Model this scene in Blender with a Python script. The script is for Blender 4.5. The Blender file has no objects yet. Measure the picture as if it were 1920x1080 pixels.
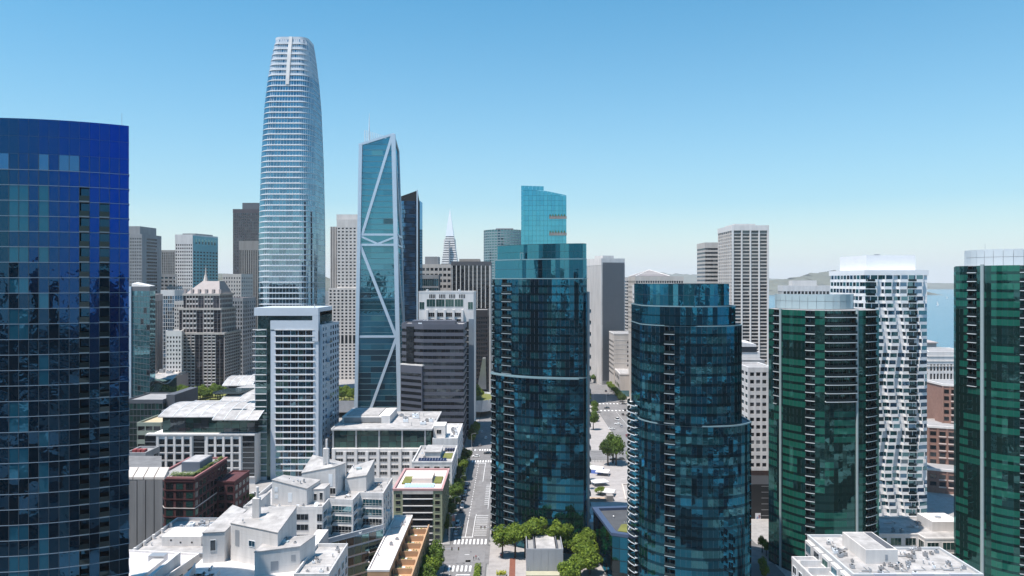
import bpy, math, random
from mathutils import Matrix, Vector
random.seed(7)
SC = bpy.context.scene
COL = SC.collection
# ------------------------------------------------------------------ camera, sky, sun, exposure
F, H, HY = 1400.0, 105.0, 528.0          # focal length in 1920-px units, eye height (m), horizon row
cam = bpy.data.cameras.new('camera'); camo = bpy.data.objects.new('camera', cam); COL.objects.link(camo)
cam.sensor_width = 36.0; cam.lens = 36.0*F/1920.0; cam.sensor_fit = 'HORIZONTAL'
cam.shift_y = -(540.0-HY)/1920.0
cam.clip_start = 1.0; cam.clip_end = 60000.0
camo.location = (0, 0, H); camo.rotation_euler = (math.radians(90), 0, 0)
SC.camera = camo
SUN_EL = math.radians(69); SH = (-0.82, -0.572)                 # where the sun stands (left, behind the viewer)
az = math.atan2(SH[0], SH[1])                                    # compass angle from +Y towards +X
w = bpy.data.worlds.new('World'); SC.world = w; w.use_nodes = True
nt = w.node_tree; bg = nt.nodes['Background']
sky = nt.nodes.new('ShaderNodeTexSky'); sky.sky_type = 'NISHITA'; sky.sun_disc = False
sky.sun_elevation = SUN_EL; sky.sun_rotation = az
sky.altitude = 0; sky.air_density = 1.0; sky.dust_density = 1.0; sky.ozone_density = 7.0
hs = nt.nodes.new('ShaderNodeHueSaturation'); hs.inputs['Hue'].default_value = 0.5; hs.inputs['Saturation'].default_value = 1.9
wb = nt.nodes.new('ShaderNodeMix'); wb.data_type = 'RGBA'; wb.blend_type = 'MULTIPLY'; wb.inputs[0].default_value = 1.0; wb.inputs[7].default_value = (1.0, 1.13, 0.78, 1)
nt.links.new(sky.outputs[0], hs.inputs['Color']); nt.links.new(hs.outputs[0], wb.inputs[6]); 
# pale marine haze low in the sky, the same all round the horizon
tc = nt.nodes.new('ShaderNodeTexCoord'); sx = nt.nodes.new('ShaderNodeSeparateXYZ'); nt.links.new(tc.outputs['Generated'], sx.inputs[0])
def mth(op, a, b=None):
    q = nt.nodes.new('ShaderNodeMath'); q.operation = op
    for k, v in enumerate((a, b)):
        if v is None: continue
        if isinstance(v, (int, float)): q.inputs[k].default_value = v
        else: nt.links.new(v, q.inputs[k])
    return q.outputs[0]
low = mth('EXPONENT', mth('MULTIPLY', mth('ARCSINE', mth('MAXIMUM', sx.outputs[2], 0.0)), -180.0/math.pi/11.5))
hm = nt.nodes.new('ShaderNodeMix'); hm.data_type = 'RGBA'; hm.inputs[7].default_value = (3.4, 3.65, 3.95, 1)
nt.links.new(low, hm.inputs[0]); nt.links.new(wb.outputs[2], hm.inputs[6]); nt.links.new(hm.outputs[2], bg.inputs[0])
bg.inputs[1].default_value = 0.15
sl = bpy.data.lights.new('sun', 'SUN'); sl.energy = 4.8; sl.angle = math.radians(0.53); sl.color = (1.0, 0.93, 0.86)
so = bpy.data.objects.new('sun', sl); COL.objects.link(so)
so.rotation_euler = Vector((SH[0]*math.cos(SUN_EL), SH[1]*math.cos(SUN_EL), math.sin(SUN_EL))).to_track_quat('Z', 'Y').to_euler()
SC.view_settings.view_transform = 'Standard'; SC.view_settings.look = 'None'
SC.view_settings.exposure = 0.6; SC.view_settings.gamma = 1.0; SC.view_settings.use_curve_mapping = False
SC.cycles.max_bounces = 6; SC.cycles.diffuse_bounces = 3; SC.cycles.glossy_bounces = 4
SC.cycles.transparent_max_bounces = 6; SC.cycles.volume_bounces = 0; SC.cycles.sample_clamp_indirect = 4.0
SC.cycles.caustics_reflective = False; SC.cycles.caustics_refractive = False

# ------------------------------------------------------------------ materials
MATS = {}
def mat(name, col, rough=0.75, metal=0.0, var=0.12, scale=0.25, streak=0.0, spec=0.4, joint=None):
    if name in MATS: return MATS[name]
    m = bpy.data.materials.new(name); m.use_nodes = True; MATS[name] = m
    n = m.node_tree; p = n.nodes['Principled BSDF']
    p.inputs['Roughness'].default_value = rough; p.inputs['Metallic'].default_value = metal
    p.inputs['Specular IOR Level'].default_value = spec
    if var <= 0:
        p.inputs['Base Color'].default_value = (*col, 1); return m
    g = n.nodes.new('ShaderNodeNewGeometry'); mp = n.nodes.new('ShaderNodeMapping')
    mp.inputs['Scale'].default_value = (1, 1, 0.12 if streak else 1)
    nz = n.nodes.new('ShaderNodeTexNoise'); nz.inputs['Scale'].default_value = scale
    nz.inputs['Detail'].default_value = 6; nz.inputs['Roughness'].default_value = 0.65
    cr = n.nodes.new('ShaderNodeMapRange'); cr.inputs['From Min'].default_value = 0.3; cr.inputs['From Max'].default_value = 0.7
    cr.inputs['To Min'].default_value = 1-var-streak; cr.inputs['To Max'].default_value = 1+var*0.6
    mx = n.nodes.new('ShaderNodeMix'); mx.data_type = 'RGBA'; mx.blend_type = 'MULTIPLY'; mx.inputs[0].default_value = 1
    mx.inputs[6].default_value = (*col, 1)
    n.links.new(g.outputs['Position'], mp.inputs[0]); n.links.new(mp.outputs[0], nz.inputs['Vector'])
    n.links.new(nz.outputs[0], cr.inputs[0]); n.links.new(cr.outputs[0], mx.inputs[7]); res = mx.outputs[2]
    # a second, broader layer of wear
    n2 = n.nodes.new('ShaderNodeTexNoise'); n2.inputs['Scale'].default_value = scale*.22; n2.inputs['Detail'].default_value = 3
    c2 = n.nodes.new('ShaderNodeMapRange'); c2.inputs['From Min'].default_value = 0.35; c2.inputs['From Max'].default_value = 0.65; c2.inputs['To Min'].default_value = 1-var*.6; c2.inputs['To Max'].default_value = 1.0
    m2 = n.nodes.new('ShaderNodeMix'); m2.data_type = 'RGBA'; m2.blend_type = 'MULTIPLY'; m2.inputs[0].default_value = 1
    n.links.new(g.outputs['Position'], n2.inputs['Vector']); n.links.new(n2.outputs[0], c2.inputs[0]); n.links.new(res, m2.inputs[6]); n.links.new(c2.outputs[0], m2.inputs[7]); res = m2.outputs[2]
    if joint:                                                 # sheet laps, slab joints or pour lines: (kind, length, width, darkness)
        kind, a, b, dk = joint; m3 = n.nodes.new('ShaderNodeMix'); m3.data_type = 'RGBA'; m3.blend_type = 'MULTIPLY'; m3.inputs[0].default_value = 1
        if kind == 'xy':
            bt = n.nodes.new('ShaderNodeTexBrick'); bt.inputs['Scale'].default_value = 1.0; bt.inputs['Brick Width'].default_value = a; bt.inputs['Row Height'].default_value = b
            bt.inputs['Mortar Size'].default_value = .05; bt.inputs['Color1'].default_value = (1, 1, 1, 1); bt.inputs['Color2'].default_value = (.9, .9, .9, 1); bt.inputs['Mortar'].default_value = (dk, dk, dk, 1)
            n.links.new(g.outputs['Position'], bt.inputs['Vector']); n.links.new(bt.outputs['Color'], m3.inputs[7])
        else:
            sp = n.nodes.new('ShaderNodeSeparateXYZ'); q = n.nodes.new('ShaderNodeMath'); q.operation = 'PINGPONG'; q.inputs[1].default_value = a/2
            r = n.nodes.new('ShaderNodeMapRange'); r.inputs['From Min'].default_value = 0; r.inputs['From Max'].default_value = b; r.inputs['To Min'].default_value = dk; r.inputs['To Max'].default_value = 1
            n.links.new(g.outputs['Position'], sp.inputs[0]); n.links.new(sp.outputs[2], q.inputs[0]); n.links.new(q.outputs[0], r.inputs[0]); n.links.new(r.outputs[0], m3.inputs[7])
        n.links.new(res, m3.inputs[6]); res = m3.outputs[2]
    n.links.new(res, p.inputs['Base Color'])
    return m
def glass(name, tint, inner, r0=0.25, rough=0.02, wav=0.016):
    """coated facade glass: the room or curtain behind it (diffuse) under a tinted mirror coat that grows at grazing angles"""
    if name in MATS: return MATS[name]
    m = bpy.data.materials.new(name); m.use_nodes = True; MATS[name] = m
    n = m.node_tree; n.nodes.remove(n.nodes['Principled BSDF']); out = n.nodes['Material Output']
    d = n.nodes.new('ShaderNodeBsdfDiffuse'); g = n.nodes.new('ShaderNodeBsdfGlossy'); x = n.nodes.new('ShaderNodeMixShader')
    lw = n.nodes.new('ShaderNodeLayerWeight'); lw.inputs[0].default_value = 0.5
    pw = n.nodes.new('ShaderNodeMath'); pw.operation = 'POWER'; pw.inputs[1].default_value = 4
    mr = n.nodes.new('ShaderNodeMapRange'); mr.inputs['To Min'].default_value = r0; mr.inputs['To Max'].default_value = 0.95
    d.inputs[0].default_value = (*inner, 1); g.inputs[0].default_value = (*tint, 1); g.inputs['Roughness'].default_value = rough
    n.links.new(lw.outputs['Facing'], pw.inputs[0]); n.links.new(pw.outputs[0], mr.inputs[0]); n.links.new(mr.outputs[0], x.inputs[0])
    n.links.new(d.outputs[0], x.inputs[1]); n.links.new(g.outputs[0], x.inputs[2]); n.links.new(x.outputs[0], out.inputs[0])
    if wav:
        nz = n.nodes.new('ShaderNodeTexNoise'); nz.inputs['Scale'].default_value = 0.5; nz.inputs['Detail'].default_value = 2
        gp = n.nodes.new('ShaderNodeNewGeometry'); b = n.nodes.new('ShaderNodeBump'); b.inputs['Strength'].default_value = 1.0
        b.inputs['Distance'].default_value = wav
        n.links.new(gp.outputs['Position'], nz.inputs['Vector']); n.links.new(nz.outputs[0], b.inputs['Height']); n.links.new(b.outputs[0], g.inputs['Normal'])
    return m
WHITE = mat('white_paint', (.70, .675, .66), .6, var=.08, streak=.14, scale=.5, joint=('z', 3.3, .07, .82))
WHITE2 = mat('white_metal', (.74, .77, .80), .4, var=.04)
PALE = mat('pale_concrete', (.72, .68, .65), .8, var=.08, streak=.1)
BEIGE = mat('beige_concrete', (.56, .505, .46), .85, var=.08, streak=.12)
PINKISH = mat('pinkish_granite', (.40, .345, .33), .8, var=.1)
TAUPE = mat('taupe_concrete', (.30, .275, .255), .85, var=.1, streak=.15)
GREYC = mat('grey_concrete', (.30, .30, .305), .85, var=.1, streak=.15)
DGREY = mat('dark_grey_stone', (.10, .105, .12), .6, var=.12)
SLATE = mat('slate_spandrel', (.095, .10, .125), .5, var=.08)
BLACK = mat('black_metal', (.018, .019, .022), .45, var=.05)
BRICK = mat('dark_red_brick', (.105, .038, .042), .85, var=.2, scale=1.2)
BROWNB = mat('brown_brick', (.30, .17, .135), .85, var=.15, scale=.8)
TAN = mat('tan_stucco', (.47, .29, .17), .85, var=.1, streak=.1)
OLIVE = mat('olive_panel', (.30, .31, .20), .8, var=.1)
PINKT = mat('pink_trim', (.46, .27, .265), .7, var=.08)
ROOFW = mat('white_membrane_roof', (.455, .435, .425), .8, var=.34, scale=.3, joint=('xy', 9.0, 1.9, .78))
ROOFG = mat('grey_gravel_roof', (.31, .30, .30), .9, var=.15, scale=.3)
ROOFD = mat('dark_roof', (.07, .075, .085), .85, var=.2, scale=.3)
STEEL = mat('galvanised_steel', (.50, .51, .53), .4, .6, var=.08, scale=2)
GREYM = mat('grey_metal_panel', (.33, .345, .37), .5, .2, var=.06)
BLUEG = mat('pale_blue_metal', (.55, .64, .72), .38, .35, var=.05)
SLABE = mat('slab_edge', (.30, .34, .36), .6, var=.06)
BANDD = mat('dark_band', (.07, .085, .10), .4, .5, var=.05)
CORE = mat('dark_interior', (.012, .014, .018), .9, var=0)
ASPH = mat('asphalt', (.205, .198, .20), .9, var=.24, scale=.35, joint=('xy', 3.4, 26.0, .8))
ASPD = mat('asphalt_patch', (.20, .195, .198), .9, var=.1, scale=.3)
PAVE = mat('pavement_concrete', (.335, .32, .31), .9, var=.16, scale=.5, joint=('xy', 3.0, 1.5, .75))
PLAZA = mat('plaza_paving', (.37, .342, .33), .9, var=.16, scale=.3, joint=('xy', 4.0, 2.0, .82))
GROUND = mat('city_ground', (.13, .13, .13), .95, var=.2, scale=.05)
PAINT = mat('road_paint', (.78, .78, .78), .8, var=.12, scale=1.5)
REDP = mat('red_brick_paving', (.20, .075, .05), .9, var=.15, scale=1.5)
LAWN = mat('lawn', (.16, .17, .045), .95, var=.25, scale=.8)
BARK = mat('bark', (.09, .07, .055), .95, var=.2, scale=3)
CLEAR_T = mat('frosted_crown_glass', (.50, .60, .62), .25, .25, var=.05)
GLA = [glass('office_glass_dark', (.45, .52, .58), (.012, .014, .017), .12), glass('office_glass_mid', (.5, .58, .62), (.03, .036, .042), .16),
       glass('office_glass_blind', (.5, .56, .6), (.10, .105, .11), .12)]
GTEAL = [glass('teal_glass', (.38, .72, .80), (.012, .05, .06), .32), glass('teal_glass_b', (.38, .70, .78), (.02, .07, .085), .28), glass('teal_glass_c', (.34, .62, .75), (.01, .035, .05), .36)]
GBLUE = [glass('blue_glass', (.30, .55, .78), (.01, .03, .06), .35), glass('blue_glass_b', (.28, .5, .7), (.012, .03, .05), .28)]
GGREEN = [glass('green_office_glass', (.35, .55, .52), (.012, .03, .03), .15), glass('green_office_glass_b', (.35, .55, .5), (.02, .06, .055), .14)]
BAL = glass('balcony_glass', (.35, .48, .52), (.010, .018, .021), .07, wav=0)

# ------------------------------------------------------------------ mesh helpers
WM = {}                                                       # world matrix of every object built
def wx(px, Y): return (px-960.0)*Y/F
def wz(py, Y): return H-(py-HY)*Y/F
def up(px, py, Z):                                            # the point at height Z seen at that photo pixel
    Y = (H-Z)*F/(py-HY); return (wx(px, Y), Y)
def proj(x, y, z): return (960+x*F/y, HY+(H-z)*F/y) if y > 1 else (-9999, 0)
def link(name, data, parent=None, M=None):
    o = bpy.data.objects.new(name, data); COL.objects.link(o)
    M = M or Matrix.Identity(4)
    if parent is not None:
        o.parent = parent; o.matrix_parent_inverse = WM[parent.name].inverted()
    o.matrix_basis = M; WM[o.name] = M
    return o
def thing(name, label, cat, loc=(0, 0, 0), group=None, rz=0):
    o = link(name, None, None, Matrix.Translation(Vector(loc)) @ Matrix.Rotation(rz, 4, 'Z')); o.empty_display_size = 1
    o['label'] = label; o['category'] = cat
    if group: o['group'] = group
    return o
class MB:
    def __init__(s): s.v = []; s.f = []; s.m = []
    def face(s, pts, mi=0):
        b = len(s.v); s.v += [tuple(p) for p in pts]; s.f.append(tuple(range(b, b+len(pts)))); s.m.append(mi); return s
    def hexa(s, p, mi=0):
        b = len(s.v); s.v += [tuple(q) for q in p]
        for f in ((0, 3, 2, 1), (4, 5, 6, 7), (0, 1, 5, 4), (1, 2, 6, 5), (2, 3, 7, 6), (3, 0, 4, 7)):
            s.f.append(tuple(b+i for i in f)); s.m.append(mi)
        return s
    def box(s, x0, x1, y0, y1, z0, z1, mi=0):
        return s.hexa([(x0, y0, z0), (x1, y0, z0), (x1, y1, z0), (x0, y1, z0), (x0, y0, z1), (x1, y0, z1), (x1, y1, z1), (x0, y1, z1)], mi)
    def prism(s, poly, z0, z1, mi=0, mtop=None, bottom=False):
        n = len(poly); b = len(s.v); zt = z1 if isinstance(z1, (list, tuple)) else [z1]*n
        s.v += [(p[0], p[1], z0) for p in poly]+[(p[0], p[1], zt[i]) for i, p in enumerate(poly)]
        for i in range(n):
            j = (i+1) % n; s.f.append((b+i, b+j, b+n+j, b+n+i)); s.m.append(mi)
        s.f.append(tuple(range(b+n, b+2*n))); s.m.append(mi if mtop is None else mtop)
        if bottom: s.f.append(tuple(range(b+n-1, b-1, -1))); s.m.append(mi)
        return s
    def wbox(s, W, s0, s1, z0, z1, o0, o1, mi=0):
        q = W.q
        return s.hexa([q(s0, z0, o1), q(s1, z0, o1), q(s1, z0, o0), q(s0, z0, o0), q(s0, z1, o1), q(s1, z1, o1), q(s1, z1, o0), q(s0, z1, o0)], mi)
    def strip(s, pts, o0, o1, z0, z1, mi=0, closed=False):     # a wall of a given thickness along a polyline
        A = offs(pts, o0, closed); B = offs(pts, o1, closed); n = len(pts); b = len(s.v)
        for k in range(n):
            s.v += [(*A[k], z0), (*B[k], z0), (*B[k], z1), (*A[k], z1)]
        for k in range(n if closed else n-1):
            i = b+4*k; j = b+4*((k+1) % n)
            for q in ((i+1, j+1, j+2, i+2), (i+2, j+2, j+3, i+3), (j, i, i+3, j+3), (i, j, j+1, i+1)): s.f.append(q); s.m.append(mi)
        if not closed:
            for i, r in ((b, 0), (b+4*(n-1), 1)):
                s.f.append((i, i+1, i+2, i+3) if not r else (i+3, i+2, i+1, i)); s.m.append(mi)
        return s
    def tube(s, a, c, r0, r1=None, n=8, mi=0, cap=True):
        a = Vector(a); c = Vector(c); r1 = r0 if r1 is None else r1
        d = (c-a).normalized(); u = d.orthogonal().normalized(); v = d.cross(u); b = len(s.v)
        for p, r in ((a, r0), (c, r1)):
            for i in range(n):
                t = 2*math.pi*i/n; s.v.append(tuple(p+u*(r*math.cos(t))+v*(r*math.sin(t))))
        for i in range(n):
            j = (i+1) % n; s.f.append((b+i, b+j, b+n+j, b+n+i)); s.m.append(mi)
        if cap: s.f.append(tuple(range(b+n, b+2*n))); s.m.append(mi); s.f.append(tuple(range(b+n-1, b-1, -1))); s.m.append(mi)
        return s
    def mesh(s, name, mats, smooth=False):
        me = bpy.data.meshes.new(name); me.from_pydata(s.v, [], s.f)
        for m in (mats if isinstance(mats, (list, tuple)) else [mats]): me.materials.append(m)
        me.polygons.foreach_set('material_index', s.m)
        if smooth: me.polygons.foreach_set('use_smooth', [True]*len(s.f))
        me.update(); return me
    def build(s, name, mats, parent=None, M=None, kind=None, smooth=False):
        if not s.f: return None
        o = link(name, s.mesh(name, mats, smooth), parent, M)
        if kind: o['kind'] = kind
        return o
def offs(pts, d, closed=False):
    if abs(d) < 1e-9: return [tuple(p[:2]) for p in pts]
    n = len(pts); out = []
    for k in range(n):
        nn = []
        for a, b in ((k-1, k), (k, k+1)):
            if not closed and (a < 0 or b >= n): continue
            p, q = pts[a % n], pts[b % n]; L = math.hypot(q[0]-p[0], q[1]-p[1]) or 1e-6
            nn.append(((q[1]-p[1])/L, -(q[0]-p[0])/L))
        if len(nn) == 1: m = nn[0]; sc = 1
        else:
            m = (nn[0][0]+nn[1][0], nn[0][1]+nn[1][1]); L = math.hypot(*m) or 1e-6; m = (m[0]/L, m[1]/L)
            sc = 1/max(.45, m[0]*nn[0][0]+m[1]*nn[0][1])
        out.append((pts[k][0]+m[0]*d*sc, pts[k][1]+m[1]*d*sc))
    return out
class Wall:                                                   # a vertical plane from P to Q, its outside on the right hand
    def __init__(s, P, Q):
        s.P = P; s.Q = Q; s.L = math.hypot(Q[0]-P[0], Q[1]-P[1]); s.t = ((Q[0]-P[0])/s.L, (Q[1]-P[1])/s.L); s.n = (s.t[1], -s.t[0])
    def q(s, a, z, o=0): return (s.P[0]+s.t[0]*a+s.n[0]*o, s.P[1]+s.t[1]*a+s.n[1]*o, z)
    def M(s, a, z, o=0, jit=0.0):
        x, y, _ = s.q(a, z, o)
        m = Matrix(((s.t[0], -s.n[0], 0, x), (s.t[1], -s.n[1], 0, y), (0, 0, 1, z), (0, 0, 0, 1)))
        if jit: m = m @ Matrix.Rotation(random.gauss(0, jit), 4, 'Z') @ Matrix.Rotation(random.gauss(0, jit), 4, 'X')
        return m
    def faces_cam(s):
        mx, my = (s.P[0]+s.Q[0])/2, (s.P[1]+s.Q[1])/2
        return s.n[0]*(-mx)+s.n[1]*(-my) > 0
def walls(poly): return [Wall(poly[i], poly[(i+1) % len(poly)]) for i in range(len(poly))]
PM = {}
def pane_mesh(w, h, m, name='pane'):
    k = (round(w, 2), round(h, 2), m.name, name)
    if k not in PM:
        a, b = w/2, h/2; PM[k] = MB().box(-a, a, -.03, .03, -b, b).mesh(name, m)
    return PM[k]
def pane_quad(mb, W, a, z, w, h, o, mi, jit):
    d1, d2 = math.tan(random.gauss(0, jit))*w/2, math.tan(random.gauss(0, jit))*h/2
    mb.face([W.q(a-w/2, z-h/2, o-d1-d2), W.q(a+w/2, z-h/2, o+d1-d2), W.q(a+w/2, z+h/2, o+d1+d2), W.q(a-w/2, z+h/2, o-d1+d2)], mi)
def winmesh(w, h, n, fm, fr=.1, rail=None):
    k = ('win', round(w, 2), round(h, 2), n, fm.name, rail)
    if k not in PM:
        a, b = w/2, h/2; mb = MB()
        mb.box(-a, a, -.10, .04, -b, -b+fr).box(-a, a, -.10, .04, b-fr, b).box(-a, -a+fr, -.10, .04, -b+fr, b-fr).box(a-fr, a, -.10, .04, -b+fr, b-fr)
        for i in range(1, n): x = -a+w*i/n; mb.box(x-fr*.35, x+fr*.35, -.085, .04, -b+fr, b-fr)
        if rail: mb.box(-a+fr, a-fr, -.07, .04, -b+h*rail, -b+h*rail+fr*.7)
        PM[k] = mb.mesh('window', fm)
    return PM[k]
def window(parent, W, s, z, w, h, n=1, fm=None, gm=None, rail=None):
    o = link('window', winmesh(w, h, n, fm or WHITE2, rail=rail), parent, W.M(s, z, .02))
    link('pane', pane_mesh(w-.1, h-.1, gm or random.choice(GLA)), o, W.M(s, z, .03, .004))
    return o
ORD = 'first second third fourth fifth sixth seventh eighth ninth tenth eleventh twelfth thirteenth fourteenth fifteenth sixteenth seventeenth eighteenth nineteenth twentieth'.split()
def rect(px0, px1, Y, depth):
    a, b = wx(px0, Y), wx(px1, Y); return [(a, Y), (b, Y), (b, Y+depth), (a, Y+depth)]
def para_l(pl, Yl, pn, Yn, pr, Yr):                           # left side and front seen: left, near and right corners
    D, A, B = (wx(pl, Yl), Yl), (wx(pn, Yn), Yn), (wx(pr, Yr), Yr); return [A, B, (B[0]+D[0]-A[0], B[1]+D[1]-A[1]), D]
def para_r(pl, Yl, pn, Yn, pr, Yr):                           # front and right side seen
    A, B, C = (wx(pl, Yl), Yl), (wx(pn, Yn), Yn), (wx(pr, Yr), Yr); return [A, B, C, (A[0]+C[0]-B[0], A[1]+C[1]-B[1])]
def cen(poly): return (sum(p[0] for p in poly)/len(poly), sum(p[1] for p in poly)/len(poly))
def roof_kit(parent, x0, x1, y0, y1, z, n=6, size=1.6, seed=1):
    r = random.Random(seed)
    for i in range(n):
        x, y = r.uniform(x0, x1), r.uniform(y0, y1); a, b, c = [size*r.uniform(.5, 1.3) for _ in '123']
        k = r.random(); mb = MB()
        if k < .55:
            mb.box(x-a/2, x+a/2, y-b/2, y+b/2, z+.2, z+.2+c*.7).box(x-a*.4, x+a*.4, y-b*.4, y+b*.4, z-.05, z+.19)
            mb.tube((x, y, z+.2+c*.7), (x, y, z+.35+c*.7), min(a, b)*.32, n=10, mi=1); mb.build('roof_unit', [r.choice([STEEL, ROOFG, WHITE2, GREYM]), BLACK], parent)
        elif k < .8:
            mb.tube((x, y, z-.05), (x, y, z+c*.8), .16).tube((x, y, z+c*.8), (x, y, z+c*.8+.2), .3, .12); mb.build('roof_vent', STEEL, parent)
        else:
            mb.box(x-a*1.4, x+a*1.4, y-.15, y+.15, z+.15, z+.4).box(x+a*1.1, x+a*1.35, y-.15, y+b*1.5, z+.42, z+.7); mb.build('duct', STEEL, parent)
# ------------------------------------------------------------------ tower builders
def grid_bldg(name, label, cat, poly, ztop, fl, bays, wall, gl=None, pier=.35, span=.45, proud=.3, top=3.0, roof=None, z0=0.0, indiv=0,
              group=None, pent=(), piers=True, span_mat=None, pier_proud=None, base=0.0, skip=None, jit=.004, par=.9, gfun=None):
    gl = gl or GLA; roof = roof or ROOFG; c = cen(poly); T = thing(name, label, cat, (c[0], c[1], 0), group)
    hf = (ztop-top-z0-base)/fl; zb = z0+base; pp = pier_proud if pier_proud else proud
    MB().prism(poly, z0, ztop, 0, 1).build('wall', [wall, roof], T)
    glz = MB(); prs = MB(); cand = []
    for e, W in enumerate(walls(poly)):
        if not W.faces_cam(): continue
        n = bays[e] if isinstance(bays, (list, tuple)) else max(2, round(W.L/bays)); b = W.L/n
        for f in range(fl):
            for i in range(n):
                if skip and skip(e, f, i): continue
                z = zb+(f+span/2+.5)*hf; a = (i+.5)*b; wd = b*(1-pier) if piers else b*.97; hh = hf*(1-span)
                if gfun: mi = gfun(e, f, i)
                else: mi = min(len(gl)-1, int(abs(random.gauss(0, .9))))
                x, y, _ = W.q(a, z); p = proj(x, y, z)
                if indiv and -20 < p[0] < 1940 and p[1] < 1090: cand.append((-(wd*hh)/(y*y), W, a, z, wd, hh, mi))
                else: pane_quad(glz, W, a, z, wd, hh, .05, mi, jit)
        if piers:
            for i in range(n+1):
                s0 = i*b-b*pier/2; s1 = i*b+b*pier/2
                if i == 0: s0 = 0
                if i == n: s1 = W.L+pp
                prs.wbox(W, s0, s1, zb, ztop-top, 0, pp)
    cand.sort(key=lambda t: t[0])
    for k, (_, W, a, z, wd, hh, mi) in enumerate(cand):
        if k < indiv: link('window_pane', pane_mesh(wd, hh, gl[mi], 'window_pane'), T, W.M(a, z, .05, jit))
        else: pane_quad(glz, W, a, z, wd, hh, .05, mi, jit)
    glz.build('window_glass', gl, T, kind='stuff'); prs.build('wall_piers', wall, T, kind='stuff')
    if span > 0:
        if indiv:
            for f in range(fl): MB().strip(poly, 0, proud*.8, zb+f*hf, zb+(f+span)*hf, 0, True).build('floor_band', span_mat or wall, T)
        else:
            mb = MB()
            for f in range(fl): mb.strip(poly, 0, proud*.8, zb+f*hf, zb+(f+span)*hf, 0, True)
            mb.build('floor_bands', span_mat or wall, T, kind='stuff')
    MB().strip(poly, -.35, pp+.04, ztop-top, ztop+par, 0, True).build('parapet', wall, T)
    if base: MB().strip(poly, 0, pp+.02, z0, zb, 0, True).build('base_wall', wall, T)
    for (x0, x1, y0, y1, h, m) in pent:                       # fractions of the footprint
        A, B, C, D = poly[:4]
        def bl(u, v): return (A[0]+(B[0]-A[0])*u+(D[0]-A[0])*v, A[1]+(B[1]-A[1])*u+(D[1]-A[1])*v)
        q = [bl(x0, y0), bl(x1, y0), bl(x1, y1), bl(x0, y1)]
        MB().prism(q, ztop-.1, ztop+h, 0, 1).build('penthouse', [m or wall, roof], T)
    return T
def bez(a, b, c, n=24):
    return [((1-t)**2*a[0]+2*t*(1-t)*b[0]+t*t*c[0], (1-t)**2*a[1]+2*t*(1-t)*b[1]+t*t*c[1]) for t in [i/n for i in range(n+1)]]
def resample(pts, w):
    d = [0]
    for a, b in zip(pts, pts[1:]): d.append(d[-1]+math.hypot(b[0]-a[0], b[1]-a[1]))
    n = max(1, round(d[-1]/w)); out = []; k = 0
    for i in range(n+1):
        t = d[-1]*i/n
        while k < len(d)-2 and d[k+1] < t: k += 1
        u = (t-d[k])/max(1e-6, d[k+1]-d[k]); out.append((pts[k][0]+(pts[k+1][0]-pts[k][0])*u, pts[k][1]+(pts[k+1][1]-pts[k][1])*u))
    return out
def plan(curves, w):
    out = []
    for c in curves: out += resample(c, w)[:-1]
    return out
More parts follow.
